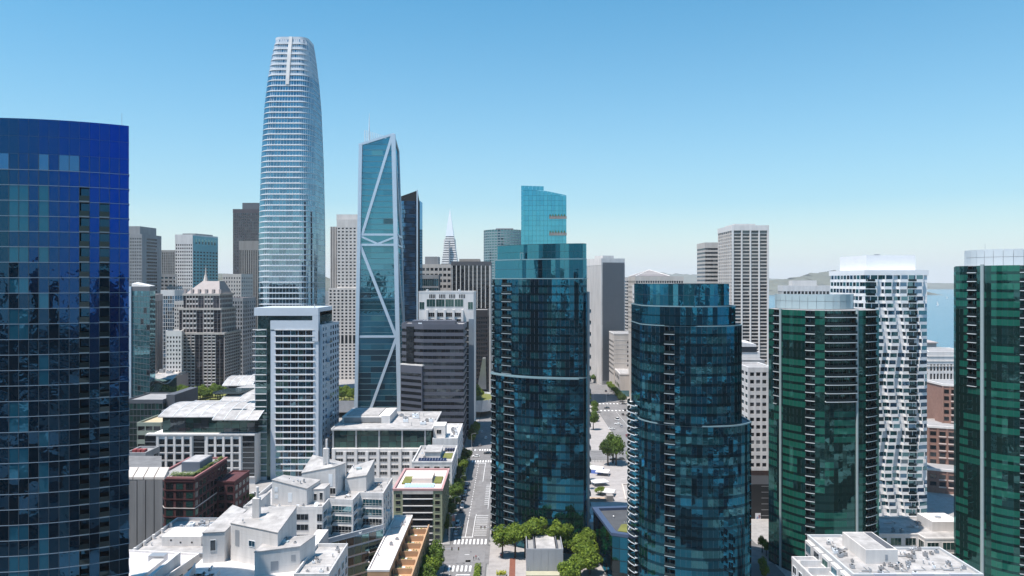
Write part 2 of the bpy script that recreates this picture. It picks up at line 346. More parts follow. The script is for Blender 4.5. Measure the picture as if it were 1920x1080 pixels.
def glass_tower(name, label, cat, sections, gl, typ, w=1.8, maxp=300, jit=.004, mull=True, mull_mat=None, group=None):
    """curtain-wall tower: every section = dict(curves, z0, z1, fh, band(height), bm(material), bo(proud))"""
    c = cen(plan(sections[0]['curves'], 6)); T = thing(name, label, cat, (c[0], c[1], 0), group)
    cand = []; glz = MB(); mul = MB(); core = MB()
    for si, S in enumerate(sections):
        P = plan(S['curves'], w); N = len(P); Ws = walls(P); fh = S['fh']; nf = max(1, round((S['z1']-S['z0'])/fh)); fh = (S['z1']-S['z0'])/nf
        core.prism(offs(P, -1.7, True), S['z0'], S['z1']-.15, 0, 0)
        MB().prism(offs(P, -.12, True), S['z1']-.14, S['z1']-.02, 0, 0, True).build('roof', S.get('roof', ROOFG), T)
        if S.get('par'): MB().strip(P, -.3, .1, S['z1']-.01, S['z1']+S['par'], 0, True).build('parapet', S.get('pm', S['bm']), T)
        info = []
        for i, W in enumerate(Ws):
            x, y, _ = W.q(W.L/2, 0); vis = W.faces_cam(); px = proj(x, y, 50)[0]
            info.append((W, vis, px)); bh = S['band']
        balc = {}
        for f in range(nf):
            z0 = S['z0']+f*fh; zc = z0+bh+(fh-bh)/2; hh = fh-bh
            MB().strip(P, -.25, S['bo'], z0, z0+bh, 0, True).build('floor_band', S['bm'], T)
            for i, (W, vis, px) in enumerate(info):
                x, y, _ = W.q(W.L/2, 0); py = proj(x, y, zc)[1]
                t = typ(px, py, f, i, vis, si, nf) if vis else 0
                if isinstance(t, str):
                    balc.setdefault((t, f), []).append(i)
                    pane_quad(glz, W, W.L/2, zc, W.L, hh, -1.3, 0, jit); continue
                if vis and -10 < px < 1930 and py < 1095: cand.append((-(W.L*hh)/(y*y), W, zc, hh, t))
                else: pane_quad(glz, W, W.L/2, zc, W.L-.05, hh, 0, t, jit)
        for (t, f), ids in balc.items():                      # runs of neighbouring columns make one balcony
            run = [ids[0]]; runs = []
            for i in ids[1:]:
                if i == run[-1]+1: run.append(i)
                else: runs.append(run); run = [i]
            runs.append(run); z0 = S['z0']+f*fh
            for r in runs:
                pts = [P[r[0] % N]]+[P[(i+1) % N] for i in r]; out = 0.45 if t == 'b' else 1.3
                b = MB().strip(pts, -1.3, out, z0+bh*.5, z0+bh*.5+.24).build('balcony', S.get('slab', SLABE), T)
                MB().strip(pts, out-.07, out-.02, z0+bh*.5+.25, z0+bh*.5+1.25).build('railing', BAL, b)
        if mull:
            for i, (W, vis, px) in enumerate(info):
                if vis: mul.wbox(W, -.05, .05, S['z0'], S['z1'], -.1, S['bo']*.7)
    cand.sort(key=lambda t: t[0])
    for k, (_, W, z, hh, t) in enumerate(cand):
        if k < maxp: link('pane', pane_mesh(W.L-.05, hh, gl[t]), T, W.M(W.L/2, z, 0, jit))
        else: pane_quad(glz, W, W.L/2, z, W.L-.05, hh, 0, t, jit)
    core.build('core', CORE, T); glz.build('glazing', gl, T, kind='stuff'); mul.build('mullions', mull_mat or BANDD, T, kind='stuff')
    return T
def rnd(*k): return random.Random(hash(k)*7+13).random()

# ------------------------------------------------------------------ setting: land, bay, hills
def sheet(name, pts, z, m, parent=None, kind='structure', t=None):
    mb = MB()
    if t: mb.prism(pts, z-t, z, 0)
    else: mb.face([(x, y, z) for x, y in pts])
    o = mb.build(name, m, parent)
    if parent is None and kind: o['kind'] = kind
    return o
land = sheet('ground', [(-9000, -1600), (1250, -1600), (1020, 300), (800, 1000), (690, 1190), (560, 1700), (420, 2600), (-200, 3600), (-1500, 4600), (-9000, 5200)], 0, GROUND)
WAT = bpy.data.materials.new('bay_water'); WAT.use_nodes = True
_n = WAT.node_tree; _p = _n.nodes['Principled BSDF']; _p.inputs['Base Color'].default_value = (.05, .14, .20, 1); _p.inputs['Roughness'].default_value = .22
_z = _n.nodes.new('ShaderNodeTexNoise'); _z.inputs['Scale'].default_value = .05; _z.inputs['Detail'].default_value = 8
_g = _n.nodes.new('ShaderNodeNewGeometry'); _b = _n.nodes.new('ShaderNodeBump'); _b.inputs['Strength'].default_value = .5; _b.inputs['Distance'].default_value = 4
_n.links.new(_g.outputs['Position'], _z.inputs['Vector']); _n.links.new(_z.outputs[0], _b.inputs['Height']); _n.links.new(_b.outputs[0], _p.inputs['Normal'])
sheet('bay_water', [(-12000, -1700), (16000, -1700), (16000, 15800), (-12000, 15800)], -2.5, WAT)
HILL = mat('dry_hillside', (.12, .125, .10), .95, var=.35, scale=.004)
def ridge(name, px0, px1, Y, prof, depth, seed):
    r = random.Random(seed); n = 70; m = 12; mb = MB(); V = []
    for j in range(m+1):
        v = j/m
        for i in range(n+1):
            u = i/n; px = px0+(px1-px0)*u; h = max(0, wz(prof(px), Y))
            e = min(1, u*8, (1-u)*8); k = math.sin(math.pi*min(1, v*1.0))**.8 if v < .5 else 1-.6*(v-.5)
            zz = -3+h*e*k*(1+.10*math.sin(i*.9+j*.7+seed)+.06*r.uniform(-1, 1)*(1 if 0 < j < m else 0))
            V.append((wx(px, Y)+r.uniform(-20, 20), Y-depth/2+depth*v, max(-3, zz)))
    mb.v = V
    for j in range(m):
        for i in range(n): a = j*(n+1)+i; mb.f.append((a, a+1, a+n+2, a+n+1)); mb.m.append(0)
    o = mb.build(name, HILL, smooth=True); o['kind'] = 'structure'
def lerp_tab(tab, x):
    if x <= tab[0][0]: return tab[0][1]
    for (a, b), (c, d) in zip(tab, tab[1:]):
        if x <= c: return b+(d-b)*(x-a)/(c-a)
    return tab[-1][1]
ridge('island_hills', 1395, 1700, 6600, lambda p: lerp_tab([(1395, 535), (1440, 527), (1490, 522), (1530, 514), (1560, 509), (1600, 512), (1650, 520), (1700, 534)], p), 1300, 3)
ridge('far_hills', 1060, 1500, 12500, lambda p: lerp_tab([(1060, 524), (1180, 520), (1230, 512), (1290, 516), (1330, 514), (1400, 520), (1500, 526)], p), 3000, 5)
ridge('far_shore_hills', 1600, 2100, 11500, lambda p: lerp_tab([(1600, 533), (1740, 530), (1800, 532), (1900, 527), (2100, 526)], p), 2000, 8)
ridge('west_hills', 250, 700, 4600, lambda p: lerp_tab([(250, 505), (400, 512), (430, 517), (480, 512), (600, 520), (640, 522), (700, 530)], p), 1500, 11)

# roads, pavements and painted markings
SX0, SX1 = -24.4, -9.8                                        # the long street
sheet('road', [(SX0, 20), (SX1, 20), (SX1, 1150), (SX0, 1150)], .02, ASPH)
ROAD = sheet('cross_street', [(-330, 278), (330, 278), (330, 296.5), (-330, 296.5)], .024, ASPH)
sheet('cross_street', [(-330, 440), (330, 440), (330, 462), (-330, 462)], .024, ASPH)
R3 = sheet('road', [(70, 464), (97, 464), (97, 900), (70, 900)], .02, ASPH)
sheet('road', [(70, 300), (97, 300), (97, 438), (70, 438)], .02, ASPH)
for nm, pts in (('pavement', [(-330, 30), (-24.9, 30), (-24.9, 277), (-330, 277)]), ('pavement', [(-330, 298), (-24.9, 298), (-24.9, 439), (-330, 439)]),
                ('pavement', [(-330, 463), (-24.9, 463), (-24.9, 900), (-330, 900)]), ('pavement', [(-9.3, 298), (69.5, 298), (69.5, 439), (-9.3, 439)]),
                ('pavement', [(-9.3, 463), (69.5, 463), (69.5, 900), (-9.3, 900)]), ('pavement', [(-9.3, 30), (69.5, 30), (69.5, 277), (-9.3, 277)]),
                ('pavement', [(97.5, 30), (330, 30), (330, 277), (97.5, 277)]), ('pavement', [(97.5, 298), (330, 298), (330, 439), (97.5, 439)]), ('pavement', [(97.5, 463), (330, 463), (330, 900), (97.5, 900)])):
    sheet(nm, pts, .14, PAVE, t=.16)
def mark(parent, name, x0, x1, y0, y1, sk=0, m=None, z=.03): MB().face([(x0, y0, z), (x1, y0, z), (x1+sk, y1, z), (x0+sk, y1, z)]).build(name, m or PAINT, parent)
for y0, y1 in ((270.5, 276), (298.5, 304.5), (434, 438.5), (463.5, 468)):
    for i in range(9):
        x = SX0+1.0+i*1.55
        if y0 < 275 and x > -14.5: continue
        mark(ROAD, 'crosswalk_stripe', x, x+.72, y0, y1)
for i in range(26): mark(ROAD, 'lane_dash', -19.3, -19.12, 330+i*4.2, 332.2+i*4.2)
mark(ROAD, 'stop_line', SX0+.6, -16, 306.5, 307.1); mark(ROAD, 'lane_line', -19.3, -19.1, 307.2, 329); mark(ROAD, 'lane_line', -16.4, -16.2, 307.2, 334)
mark(ROAD, 'lane_line', -16.2, -16.0, 334.2, 337); mark(ROAD, 'edge_line', -11.2, -11.05, 345, 434)
for i in range(11): mark(ROAD, 'hatch_stripe', -15.8, -10.6, 309+i*2.6, 309.35+i*2.6, 0)
for i in range(12): mark(ROAD, 'hatch_stripe', -13.2, -11.4, 352+i*3, 352.4+i*3, 0)
mark(ROAD, 'lane_line', -15.4, -15.2, 392, 432); mark(ROAD, 'stop_line', -22, -15, 431.5, 432.2)
mark(ROAD, 'lane_line', -22.6, -22.4, 220, 268); mark(ROAD, 'stop_line', -20, -15, 267, 267.6); mark(ROAD, 'lane_line', -20.1, -19.9, 220, 266.8)
mark(ROAD, 'asphalt_patch', -20.6, -10.4, 279.5, 295, 0, ASPD, .028); mark(ROAD, 'centre_mark', -18.2, -16.4, 287, 287.3, 0, None, .034)
rp = random.Random(9)
for i in range(16):
    x, y = rp.uniform(SX0+.5, SX1-3), rp.uniform(240, 430); mark(ROAD, 'asphalt_patch', x, x+rp.uniform(.8, 2.6), y, y+rp.uniform(2, 9), 0, ASPD, .0265+.0001*i)
for i in range(9):
    x, y = rp.uniform(SX0+2, SX1-2), 250+i*20; MB().face([(x+.4*math.cos(a*.785), y+.4*math.sin(a*.785), .0295) for a in range(8)]).build('manhole_cover', BLACK, ROAD)
for i in range(8): mark(R3, 'crosswalk_stripe', 72+i*3, 73.3+i*3, 606, 610); mark(R3, 'crosswalk_stripe', 72+i*3, 73.3+i*3, 640, 644)
for i in range(30): mark(R3, 'lane_dash', 84, 84.25, 468+i*4.5, 470.5+i*4.5)
sheet('plaza', [(-9.2, 318), (69, 318), (69, 436), (-9.2, 436)], .17, PLAZA)
sheet('plaza', [(66, 466), (69.4, 466), (69.4, 720), (30, 720), (30, 466)], .17, PLAZA)
# ------------------------------------------------------------------ curved glass towers of the foreground
# cobalt tower at the edge of the frame
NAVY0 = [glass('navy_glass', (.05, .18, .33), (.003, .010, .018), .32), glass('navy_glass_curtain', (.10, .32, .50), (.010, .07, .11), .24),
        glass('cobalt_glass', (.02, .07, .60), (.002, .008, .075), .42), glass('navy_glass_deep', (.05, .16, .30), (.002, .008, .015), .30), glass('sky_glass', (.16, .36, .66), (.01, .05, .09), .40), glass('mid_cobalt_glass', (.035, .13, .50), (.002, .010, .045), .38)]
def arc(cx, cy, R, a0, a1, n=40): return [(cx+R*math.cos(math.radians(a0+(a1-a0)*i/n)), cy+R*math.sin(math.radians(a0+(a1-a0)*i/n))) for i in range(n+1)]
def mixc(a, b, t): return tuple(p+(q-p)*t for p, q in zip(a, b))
NAVY = NAVY0+[glass('cobalt_reflection_step_%d' % k, mixc((.05, .18, .34), (.008, .085, .58), k/7), mixc((.003, .010, .020), (.001, .010, .075), k/7), .34+.08*k/7) for k in range(8)]  # navy-to-cobalt tints that paint a reflection gradient into the glass colour
cx, cy, R = -104, 190.8, 45.6
aR = math.degrees(math.atan2(153-cy, -78.5-cx)); aL = math.degrees(math.atan2(163-cy, -140-cx))
fr = arc(cx, cy, R, aL, aR)
bk = bez(fr[-1], (-95, 185), (-118, 186))+bez((-118, 186), (-138, 186), fr[0])[1:]
cv = [fr, bk]
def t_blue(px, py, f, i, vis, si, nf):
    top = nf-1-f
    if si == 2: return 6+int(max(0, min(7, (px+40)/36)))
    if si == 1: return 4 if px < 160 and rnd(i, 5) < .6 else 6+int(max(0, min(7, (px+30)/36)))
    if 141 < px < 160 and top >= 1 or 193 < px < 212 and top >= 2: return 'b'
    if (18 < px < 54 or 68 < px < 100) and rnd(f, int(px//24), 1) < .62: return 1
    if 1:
        lv = max(0, min(7, (px+20)/32))*max(0, 1-max(0, top-3)/lerp_tab([(0, 5), (60, 7), (125, 9), (180, 12), (243, 14)], px))  # reflection painted by pane position, bluest at the upper right
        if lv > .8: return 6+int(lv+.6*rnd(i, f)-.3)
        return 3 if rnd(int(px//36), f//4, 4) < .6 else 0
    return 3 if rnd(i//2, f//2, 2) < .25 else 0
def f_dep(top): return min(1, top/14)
BS = dict(curves=cv, fh=3.02, band=.13, bm=mat('blue_tower_slab', (.17, .22, .27), .6, var=.06), bo=.10, slab=mat('dark_slab', (.20, .24, .27), .6, var=.06))
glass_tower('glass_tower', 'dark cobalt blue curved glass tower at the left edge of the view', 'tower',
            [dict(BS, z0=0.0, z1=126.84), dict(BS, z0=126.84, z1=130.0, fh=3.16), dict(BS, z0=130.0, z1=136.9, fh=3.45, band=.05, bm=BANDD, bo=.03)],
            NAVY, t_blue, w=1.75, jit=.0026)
o = MB().tube((-81.5, 156, 136.5), (-81.5, 156, 140.2), .06, .03).tube((-81.5, 156, 136.6), (-81.5, 156, 137.3), .25, .25).build('mast', STEEL, bpy.data.objects['glass_tower'])

# blue-green pair in the middle
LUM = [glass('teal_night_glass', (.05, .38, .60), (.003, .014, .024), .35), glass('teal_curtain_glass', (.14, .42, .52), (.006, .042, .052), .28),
       glass('teal_mid_glass', (.05, .41, .62), (.004, .024, .038), .36), glass('teal_dark_room_and_reflection', (.045, .33, .52), (.002, .009, .014), .29), glass('teal_crown_glass', (.12, .45, .58), (.006, .06, .08), .42)]
SPL = glass('teal_spandrel', (.05, .22, .34), (.002, .009, .013), .22)
RIM = mat('pale_rim', (.24, .34, .37), .4, .3, var=.05)
def lum_plan(lx, ly, cxx, cyy, rx, ry, bx):
    return [bez((lx, ly), (cxx, cyy), (rx, ry)), bez((rx, ry), (rx+2.2, ry+.5), (bx, ry+8)), [(bx, ry+8), (bx, ry+34)], bez((bx, ry+34), ((bx+lx)/2, ry+44), (lx, ly+20)), [(lx, ly+20), (lx, ly)]]
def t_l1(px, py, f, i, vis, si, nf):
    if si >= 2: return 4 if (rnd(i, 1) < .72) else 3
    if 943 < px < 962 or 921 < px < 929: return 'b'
    if px > 1068 and py > 545: return 3 if rnd(i//2, f//3) < .8 else 0  # mostly the darker glass here, painting in a dark building's reflection
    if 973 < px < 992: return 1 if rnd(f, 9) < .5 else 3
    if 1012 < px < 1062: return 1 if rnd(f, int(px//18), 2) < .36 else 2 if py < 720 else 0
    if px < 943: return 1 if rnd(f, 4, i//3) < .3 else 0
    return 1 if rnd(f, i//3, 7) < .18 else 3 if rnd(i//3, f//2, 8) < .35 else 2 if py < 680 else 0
L1 = dict(fh=3.2, band=.85, bm=SPL, bo=.02)
base1 = lum_plan(-8.4, 306, 1.5, 288.5, 27.6, 288, 29.5)
T1 = glass_tower('glass_tower', 'tall teal glass tower with stepped terraces right beside the long street', 'tower',
    [dict(L1, curves=base1, z0=0, z1=67.6, par=.4, pm=RIM), dict(L1, curves=lum_plan(-8.0, 306.3, 1.8, 289, 27.5, 288.2, 29.4), z0=67.7, z1=106, par=.35, pm=RIM),
     dict(L1, curves=lum_plan(-6.9, 308, 4.5, 290.5, 27.4, 288.4, 29.3), z0=106.1, z1=113.6, fh=3.75, band=.1, bm=BANDD, par=.35, pm=RIM),
     dict(L1, curves=lum_plan(-6.0, 309.5, 6, 291.5, 27.3, 288.6, 29.2), z0=113.7, z1=119.7, fh=3.0, band=.1, bm=BANDD, par=.1)], LUM, t_l1, w=1.75, jit=.0026)
MB().strip(plan([base1[0]], 1.75), -.3, .6, 67.2, 67.7).build('terrace_slab', RIM, T1)
for k in range(20):                                           # stacked balconies down the far side
    z = 5+k*4.6
    b = MB().box(29.6, 31.8, 300, 311, z, z+.35).build('balcony', WHITE, T1); MB().box(31.65, 31.75, 300.2, 310.8, z+.36, z+1.4).build('railing', BAL, b)
MB().box(29.7, 30.6, 294, 299, 0, 101).build('side_fin', PALE, T1)
MB().box(3.2, 3.5, 296.4, 296.7, 113.6, 116.2).box(4.2, 4.5, 296.4, 296.7, 113.6, 116.2).box(3.2, 4.5, 296.4, 296.7, 116.2, 116.5).build('roof_frame', RIM, T1)

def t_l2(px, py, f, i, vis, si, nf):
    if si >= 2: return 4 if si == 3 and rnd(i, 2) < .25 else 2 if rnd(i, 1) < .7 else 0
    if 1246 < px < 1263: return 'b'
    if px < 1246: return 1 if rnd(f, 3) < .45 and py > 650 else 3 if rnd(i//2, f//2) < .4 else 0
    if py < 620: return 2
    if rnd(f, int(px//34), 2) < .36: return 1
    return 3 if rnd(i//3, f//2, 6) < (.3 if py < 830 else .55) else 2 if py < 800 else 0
def lum2(lx, ly, rx, ry): return [bez((lx, ly), (lx+3, 238.5), ((lx+rx)/2, 236.5))+bez(((lx+rx)/2, 236.5), (rx-5, 235.8), (rx, ry))[1:], [(rx, ry), (rx, ry+22)], bez((rx, ry+22), ((lx+rx)/2, ry+36), (lx, ly+18)), [(lx, ly+18), (lx, ly)]]
L2 = dict(fh=3.2, band=.95, bm=SPL, bo=.02)
T2 = glass_tower('glass_tower', 'dark teal glass tower with rounded corners between the plaza and the green tower', 'tower',
    [dict(L2, curves=lum2(42.6, 250, 78.2, 244), z0=0, z1=58.9, par=.4, pm=RIM), dict(L2, curves=lum2(42.8, 250, 74.8, 243), z0=59, z1=90.7, par=.3, pm=RIM),
     dict(L2, curves=lum2(42.9, 250.2, 73.0, 244), z0=90.8, z1=96.9, fh=3.05, band=.4, par=.35, pm=RIM),
     dict(L2, curves=lum2(44.2, 252, 71.2, 245), z0=97, z1=104.2, fh=3.6, band=.1, bm=BANDD, bo=.03, par=.15)], LUM, t_l2, w=1.7, jit=.0026)
for k in range(28):
    z = 4+k*2.45
    if z > 64: break
    b = MB().strip(bez((42.4, 262), (39.4, 258), (42.4, 252.5), 6), -.1, 1.1, z, z+.28).build('balcony', WHITE2, T2)
    MB().strip(bez((42.4, 262), (39.4, 258), (42.4, 252.5), 6), 1.02, 1.08, z+.29, z+1.2).build('railing', BAL, b)
MB().box(60.8, 61.05, 246, 246.25, 97, 101).box(62.6, 62.85, 246, 246.25, 97, 101).box(60.8, 62.85, 246, 246.25, 101, 101.25).build('roof_frame', RIM, T2)

# green pair
GRN = [glass('green_night_glass', (.16, .42, .42), (.004, .020, .018), .30), glass('green_curtain_glass', (.15, .42, .36), (.010, .105, .074), .22),
       glass('green_mid_glass', (.14, .40, .36), (.004, .028, .022), .24), glass('green_dark_room', (.12, .32, .29), (.002, .009, .008), .20), glass('green_curtain_glass_b', (.15, .42, .38), (.010, .085, .062), .18)]
SPG = glass('green_spandrel', (.12, .34, .33), (.003, .018, .016), .24)
COLM = mat('grey_green_column', (.36, .42, .42), .5, .2, var=.06)
def inf_plan(lx, ly, mx, my, rx, ry, d=26):
    return [bez((lx, ly), (lx+.35*(mx-lx), my+.5), (mx, my))+bez((mx, my), (mx+.7*(rx-mx), my-.2), (rx, ry))[1:], bez((rx, ry), (rx+2, ry+4), (rx, ry+d-8)), bez((rx, ry+d-8), ((lx+rx)/2, ry+d+14), (lx+10, ly+d-8)), [(lx+10, ly+d-8), (lx, ly)]]
def t_i1(px, py, f, i, vis, si, nf):
    if 1451 < px < 1461 and py < 750: return 'b'
    if 1510 < px < 1527 or 1626 < px < 1641: return 'b'
    if 1546 < px < 1603 and py < 748: return 'w'
    if 1470 < px < 1510:
        if rnd(f//2, 1) < .78: return (1 if px < 1485+30*rnd(f, 12) or rnd(f, 6) < .6 else 0) if rnd(f, 19) < .9 else 4
        return 0
    if 1527 < px < 1546: return (1 if rnd(f, 21) < .6 else 4) if rnd(f//2, 2) < .5 else 0
    if px >= 1546: return (1 if rnd(f, 22) < .55 else 4) if rnd(f//2, int(px//26), 5) < .42 else 0
    return 4 if rnd(f//2, int(px//9), 8) < .4 else 0
def drum(T, x, y, r, z0, z1, m1, m2, dz=None):
    n = 30; dk = MB(); c = [(x+r*math.cos(2*math.pi*i/n), y+r*math.sin(2*math.pi*i/n)) for i in range(n)]
    dk.prism(offs(c, -.5, True), z0, z1-.5).build('drum_core', m2, T)
    for i, W in enumerate(walls(c)):
        for (a, b) in ((z0, z0+(z1-z0)*.52), (z0+(z1-z0)*.53, z1)):
            if W.faces_cam(): link('screen_panel', pane_mesh(W.L-.1, b-a-.06, m1, 'screen_panel'), T, W.M(W.L/2, (a+b)/2, 0, .006))
I1 = dict(fh=3.0, band=.95, bm=SPG, bo=.02, slab=mat('balcony_slab', (.62, .64, .65), .6, var=.06))
T3 = glass_tower('glass_tower', 'green glass tower with wide balconies and pale round drum, beside the white twisting tower', 'tower',
    [dict(I1, curves=inf_plan(96.6, 281, 110.5, 262.5, 133.2, 271), z0=0, z1=94.8, roof=ROOFG)], GRN, t_i1, w=1.62, jit=.0026)
drum(T3, 115.5, 286, 14, 94.9, 100.4, CLEAR_T, GREYM)
def column(T, px, curve, z1, m=COLM, r=.45):
    best = min(resample(curve, .3), key=lambda p: abs(proj(p[0], p[1], 50)[0]-px))
    MB().tube((best[0], best[1]-.35, 0), (best[0], best[1]-.35, z1), r, n=10).build('column', m, T)
c3 = inf_plan(96.6, 281, 110.5, 262.5, 133.2, 271)[0]
column(T3, 1463, c3, 95.2); column(T3, 1606, c3, 95.2)
def t_i2(px, py, f, i, vis, si, nf):
    if 1811 < px < 1834 and py < 722: return 'b'
    if 1848 < px < 1860: return 2 if rnd(f, 8) < .4 else 0
    if px >= 1914: return 'b' if px < 1932 else 2
    if px >= 1855:
        if rnd(f//2, 31) < .75: return 1 if px < 1870+50*rnd(f, 12) or rnd(f, 6) < .65 else 0
        return 0
    if px < 1811: return (1 if rnd(f, 23) < .6 else 4) if rnd(f//2, int(px//10), 2) < .5 else 0
    return 4 if rnd(f//2, 4) < .35 else 0
T4 = glass_tower('glass_tower', 'green glass tower with pale round drum at the right edge of the view', 'tower',
    [dict(I1, curves=inf_plan(155.7, 262, 169, 243.5, 193, 252), z0=0, z1=110.4)], GRN, t_i2, w=1.62, jit=.0026)
drum(T4, 177.5, 266, 14, 110.5, 116.2, mat('pale_crown_panel', (.62, .66, .68), .4, .2, var=.05), GREYM)
MB().tube((166, 262, 116), (166, 262, 118.3), .05).build('mast', STEEL, T4)
column(T4, 1841, inf_plan(155.7, 262, 169, 243.5, 193, 252)[0], 110.8, r=.6)

# white twisting tower: bays that shift from floor to floor
def twist_tower():
    x0, x1, y0, y1 = 153.9, 180.9, 325.5, 361.0; zt = 107.8; nf = 35; WHITE = mat('bright_white_panel', (.86, .85, .85), .5, var=.04); fh = zt/nf
    T = thing('apartment_tower', 'white tower of twisting bay windows between the two green towers', 'tower', ((x0+x1)/2, (y0+y1)/2, 0))
    MB().prism([(x0+.1, y0+.1), (x1-.1, y0+.1), (x1-.1, y1), (x0+.1, y1)], 0, zt).build('wall', WHITE, T)
    gl = [GTEAL[0], GTEAL[1], GBLUE[0], glass('bay_glass', (.42, .58, .68), (.03, .045, .055), .3)]; cand = []
    for e, W in enumerate((Wall((x0, y0), (x1, y0)), Wall((x0, y1), (x0, y0)))):
        for f in range(nf):
            z = f*fh; ph = 3.0*abs((((f+4*e)/6.5) % 2)-1)+.9*((f//13) % 2); per = 6.6
            pts = [(0.0, 0.0)]; k = -2
            while True:
                s = k*per+ph; k += 1
                if s > W.L: break
                for a, o in ((0.3, .0), (1.1, 1.15), (4.3, 1.15), (5.0, 0.0)):
                    if 1.4 < s+a < W.L-1.4: pts.append((s+a, o))
            pts.append((W.L, 0.0)); wp = [W.q(a, 0, o)[:2] for a, o in pts]
            MB().strip(wp, -.2, .06, z, z+1.28).build('bay_band', WHITE, T)
            for (a, b), p, q in zip(zip(pts, pts[1:]), wp, wp[1:]):
                V = Wall(p, q)
                if V.L < .5: continue
                flat = a[1] == b[1] == 0
                if flat and rnd(e, f, int(a[0])) < .55:
                    MB().wbox(V, 0, V.L, z+1.281, z+fh, -.05, .02).build('wall_panel', WHITE, T); continue
                cand.append((V, z+1.28+(fh-1.28)/2, V.L-.12, fh-1.3))
            for i in range(1, len(wp)-1):                     # white posts where the bay turns
                if pts[i][1] > 0: mb_posts.box(wp[i][0]-.13, wp[i][0]+.13, wp[i][1]-.13, wp[i][1]+.13, z+1.282, z+fh-.002)
    cand.sort(key=lambda c: -c[2]*c[3]); glz = MB()
    for k, (V, z, a, h) in enumerate(cand):
        mi = int(rnd(round(z), round(V.P[0]*3), round(V.P[1]*3))*len(gl))
        if k < 300: link('pane', pane_mesh(round(a, 1), h, gl[mi]), T, V.M(V.L/2, z, -.03, .004))
        else: pane_quad(glz, V, V.L/2, z, a, h, -.02, mi, .004)
    glz.build('glazing', gl, T, kind='stuff'); mb_posts.build('bay_posts', WHITE, T, kind='stuff')
    W = Wall((x0, y0), (x1, y0)); G = MB()
    for s0, s1, n in ((.2, 3.6, 0), (18.2, 21.6, 1)):         # glassy balcony columns
        MB().wbox(W, s0, s1, 0, zt, -.1, .5).build('glass_column', GTEAL[0], T)
        for f in range(nf):
            b = MB().wbox(W, s0-.1, s1+.1, f*fh+.1, f*fh+.36, .4, 1.75).build('balcony', WHITE2, T)
            MB().wbox(W, s0, s1, f*fh+.37, f*fh+1.35, 1.64, 1.7).build('railing', BAL, b)
    P = [(x0, y0), (x1, y0), (x1, y1), (x0, y1)]
    MB().strip(P, -.4, .5, zt, zt+2.2, 0, True).build('parapet', WHITE, T)
    MB().prism([(157.2, 331), (178.8, 331), (178.8, 358), (157.2, 358)], zt-.1, 116.7, 0, 1).build('penthouse', [WHITE, ROOFW], T)
    MB().box(163, 165, 335, 336, 116.7, 117.3).build('roof_unit', STEEL, T)
mb_posts = MB()
twist_tower()
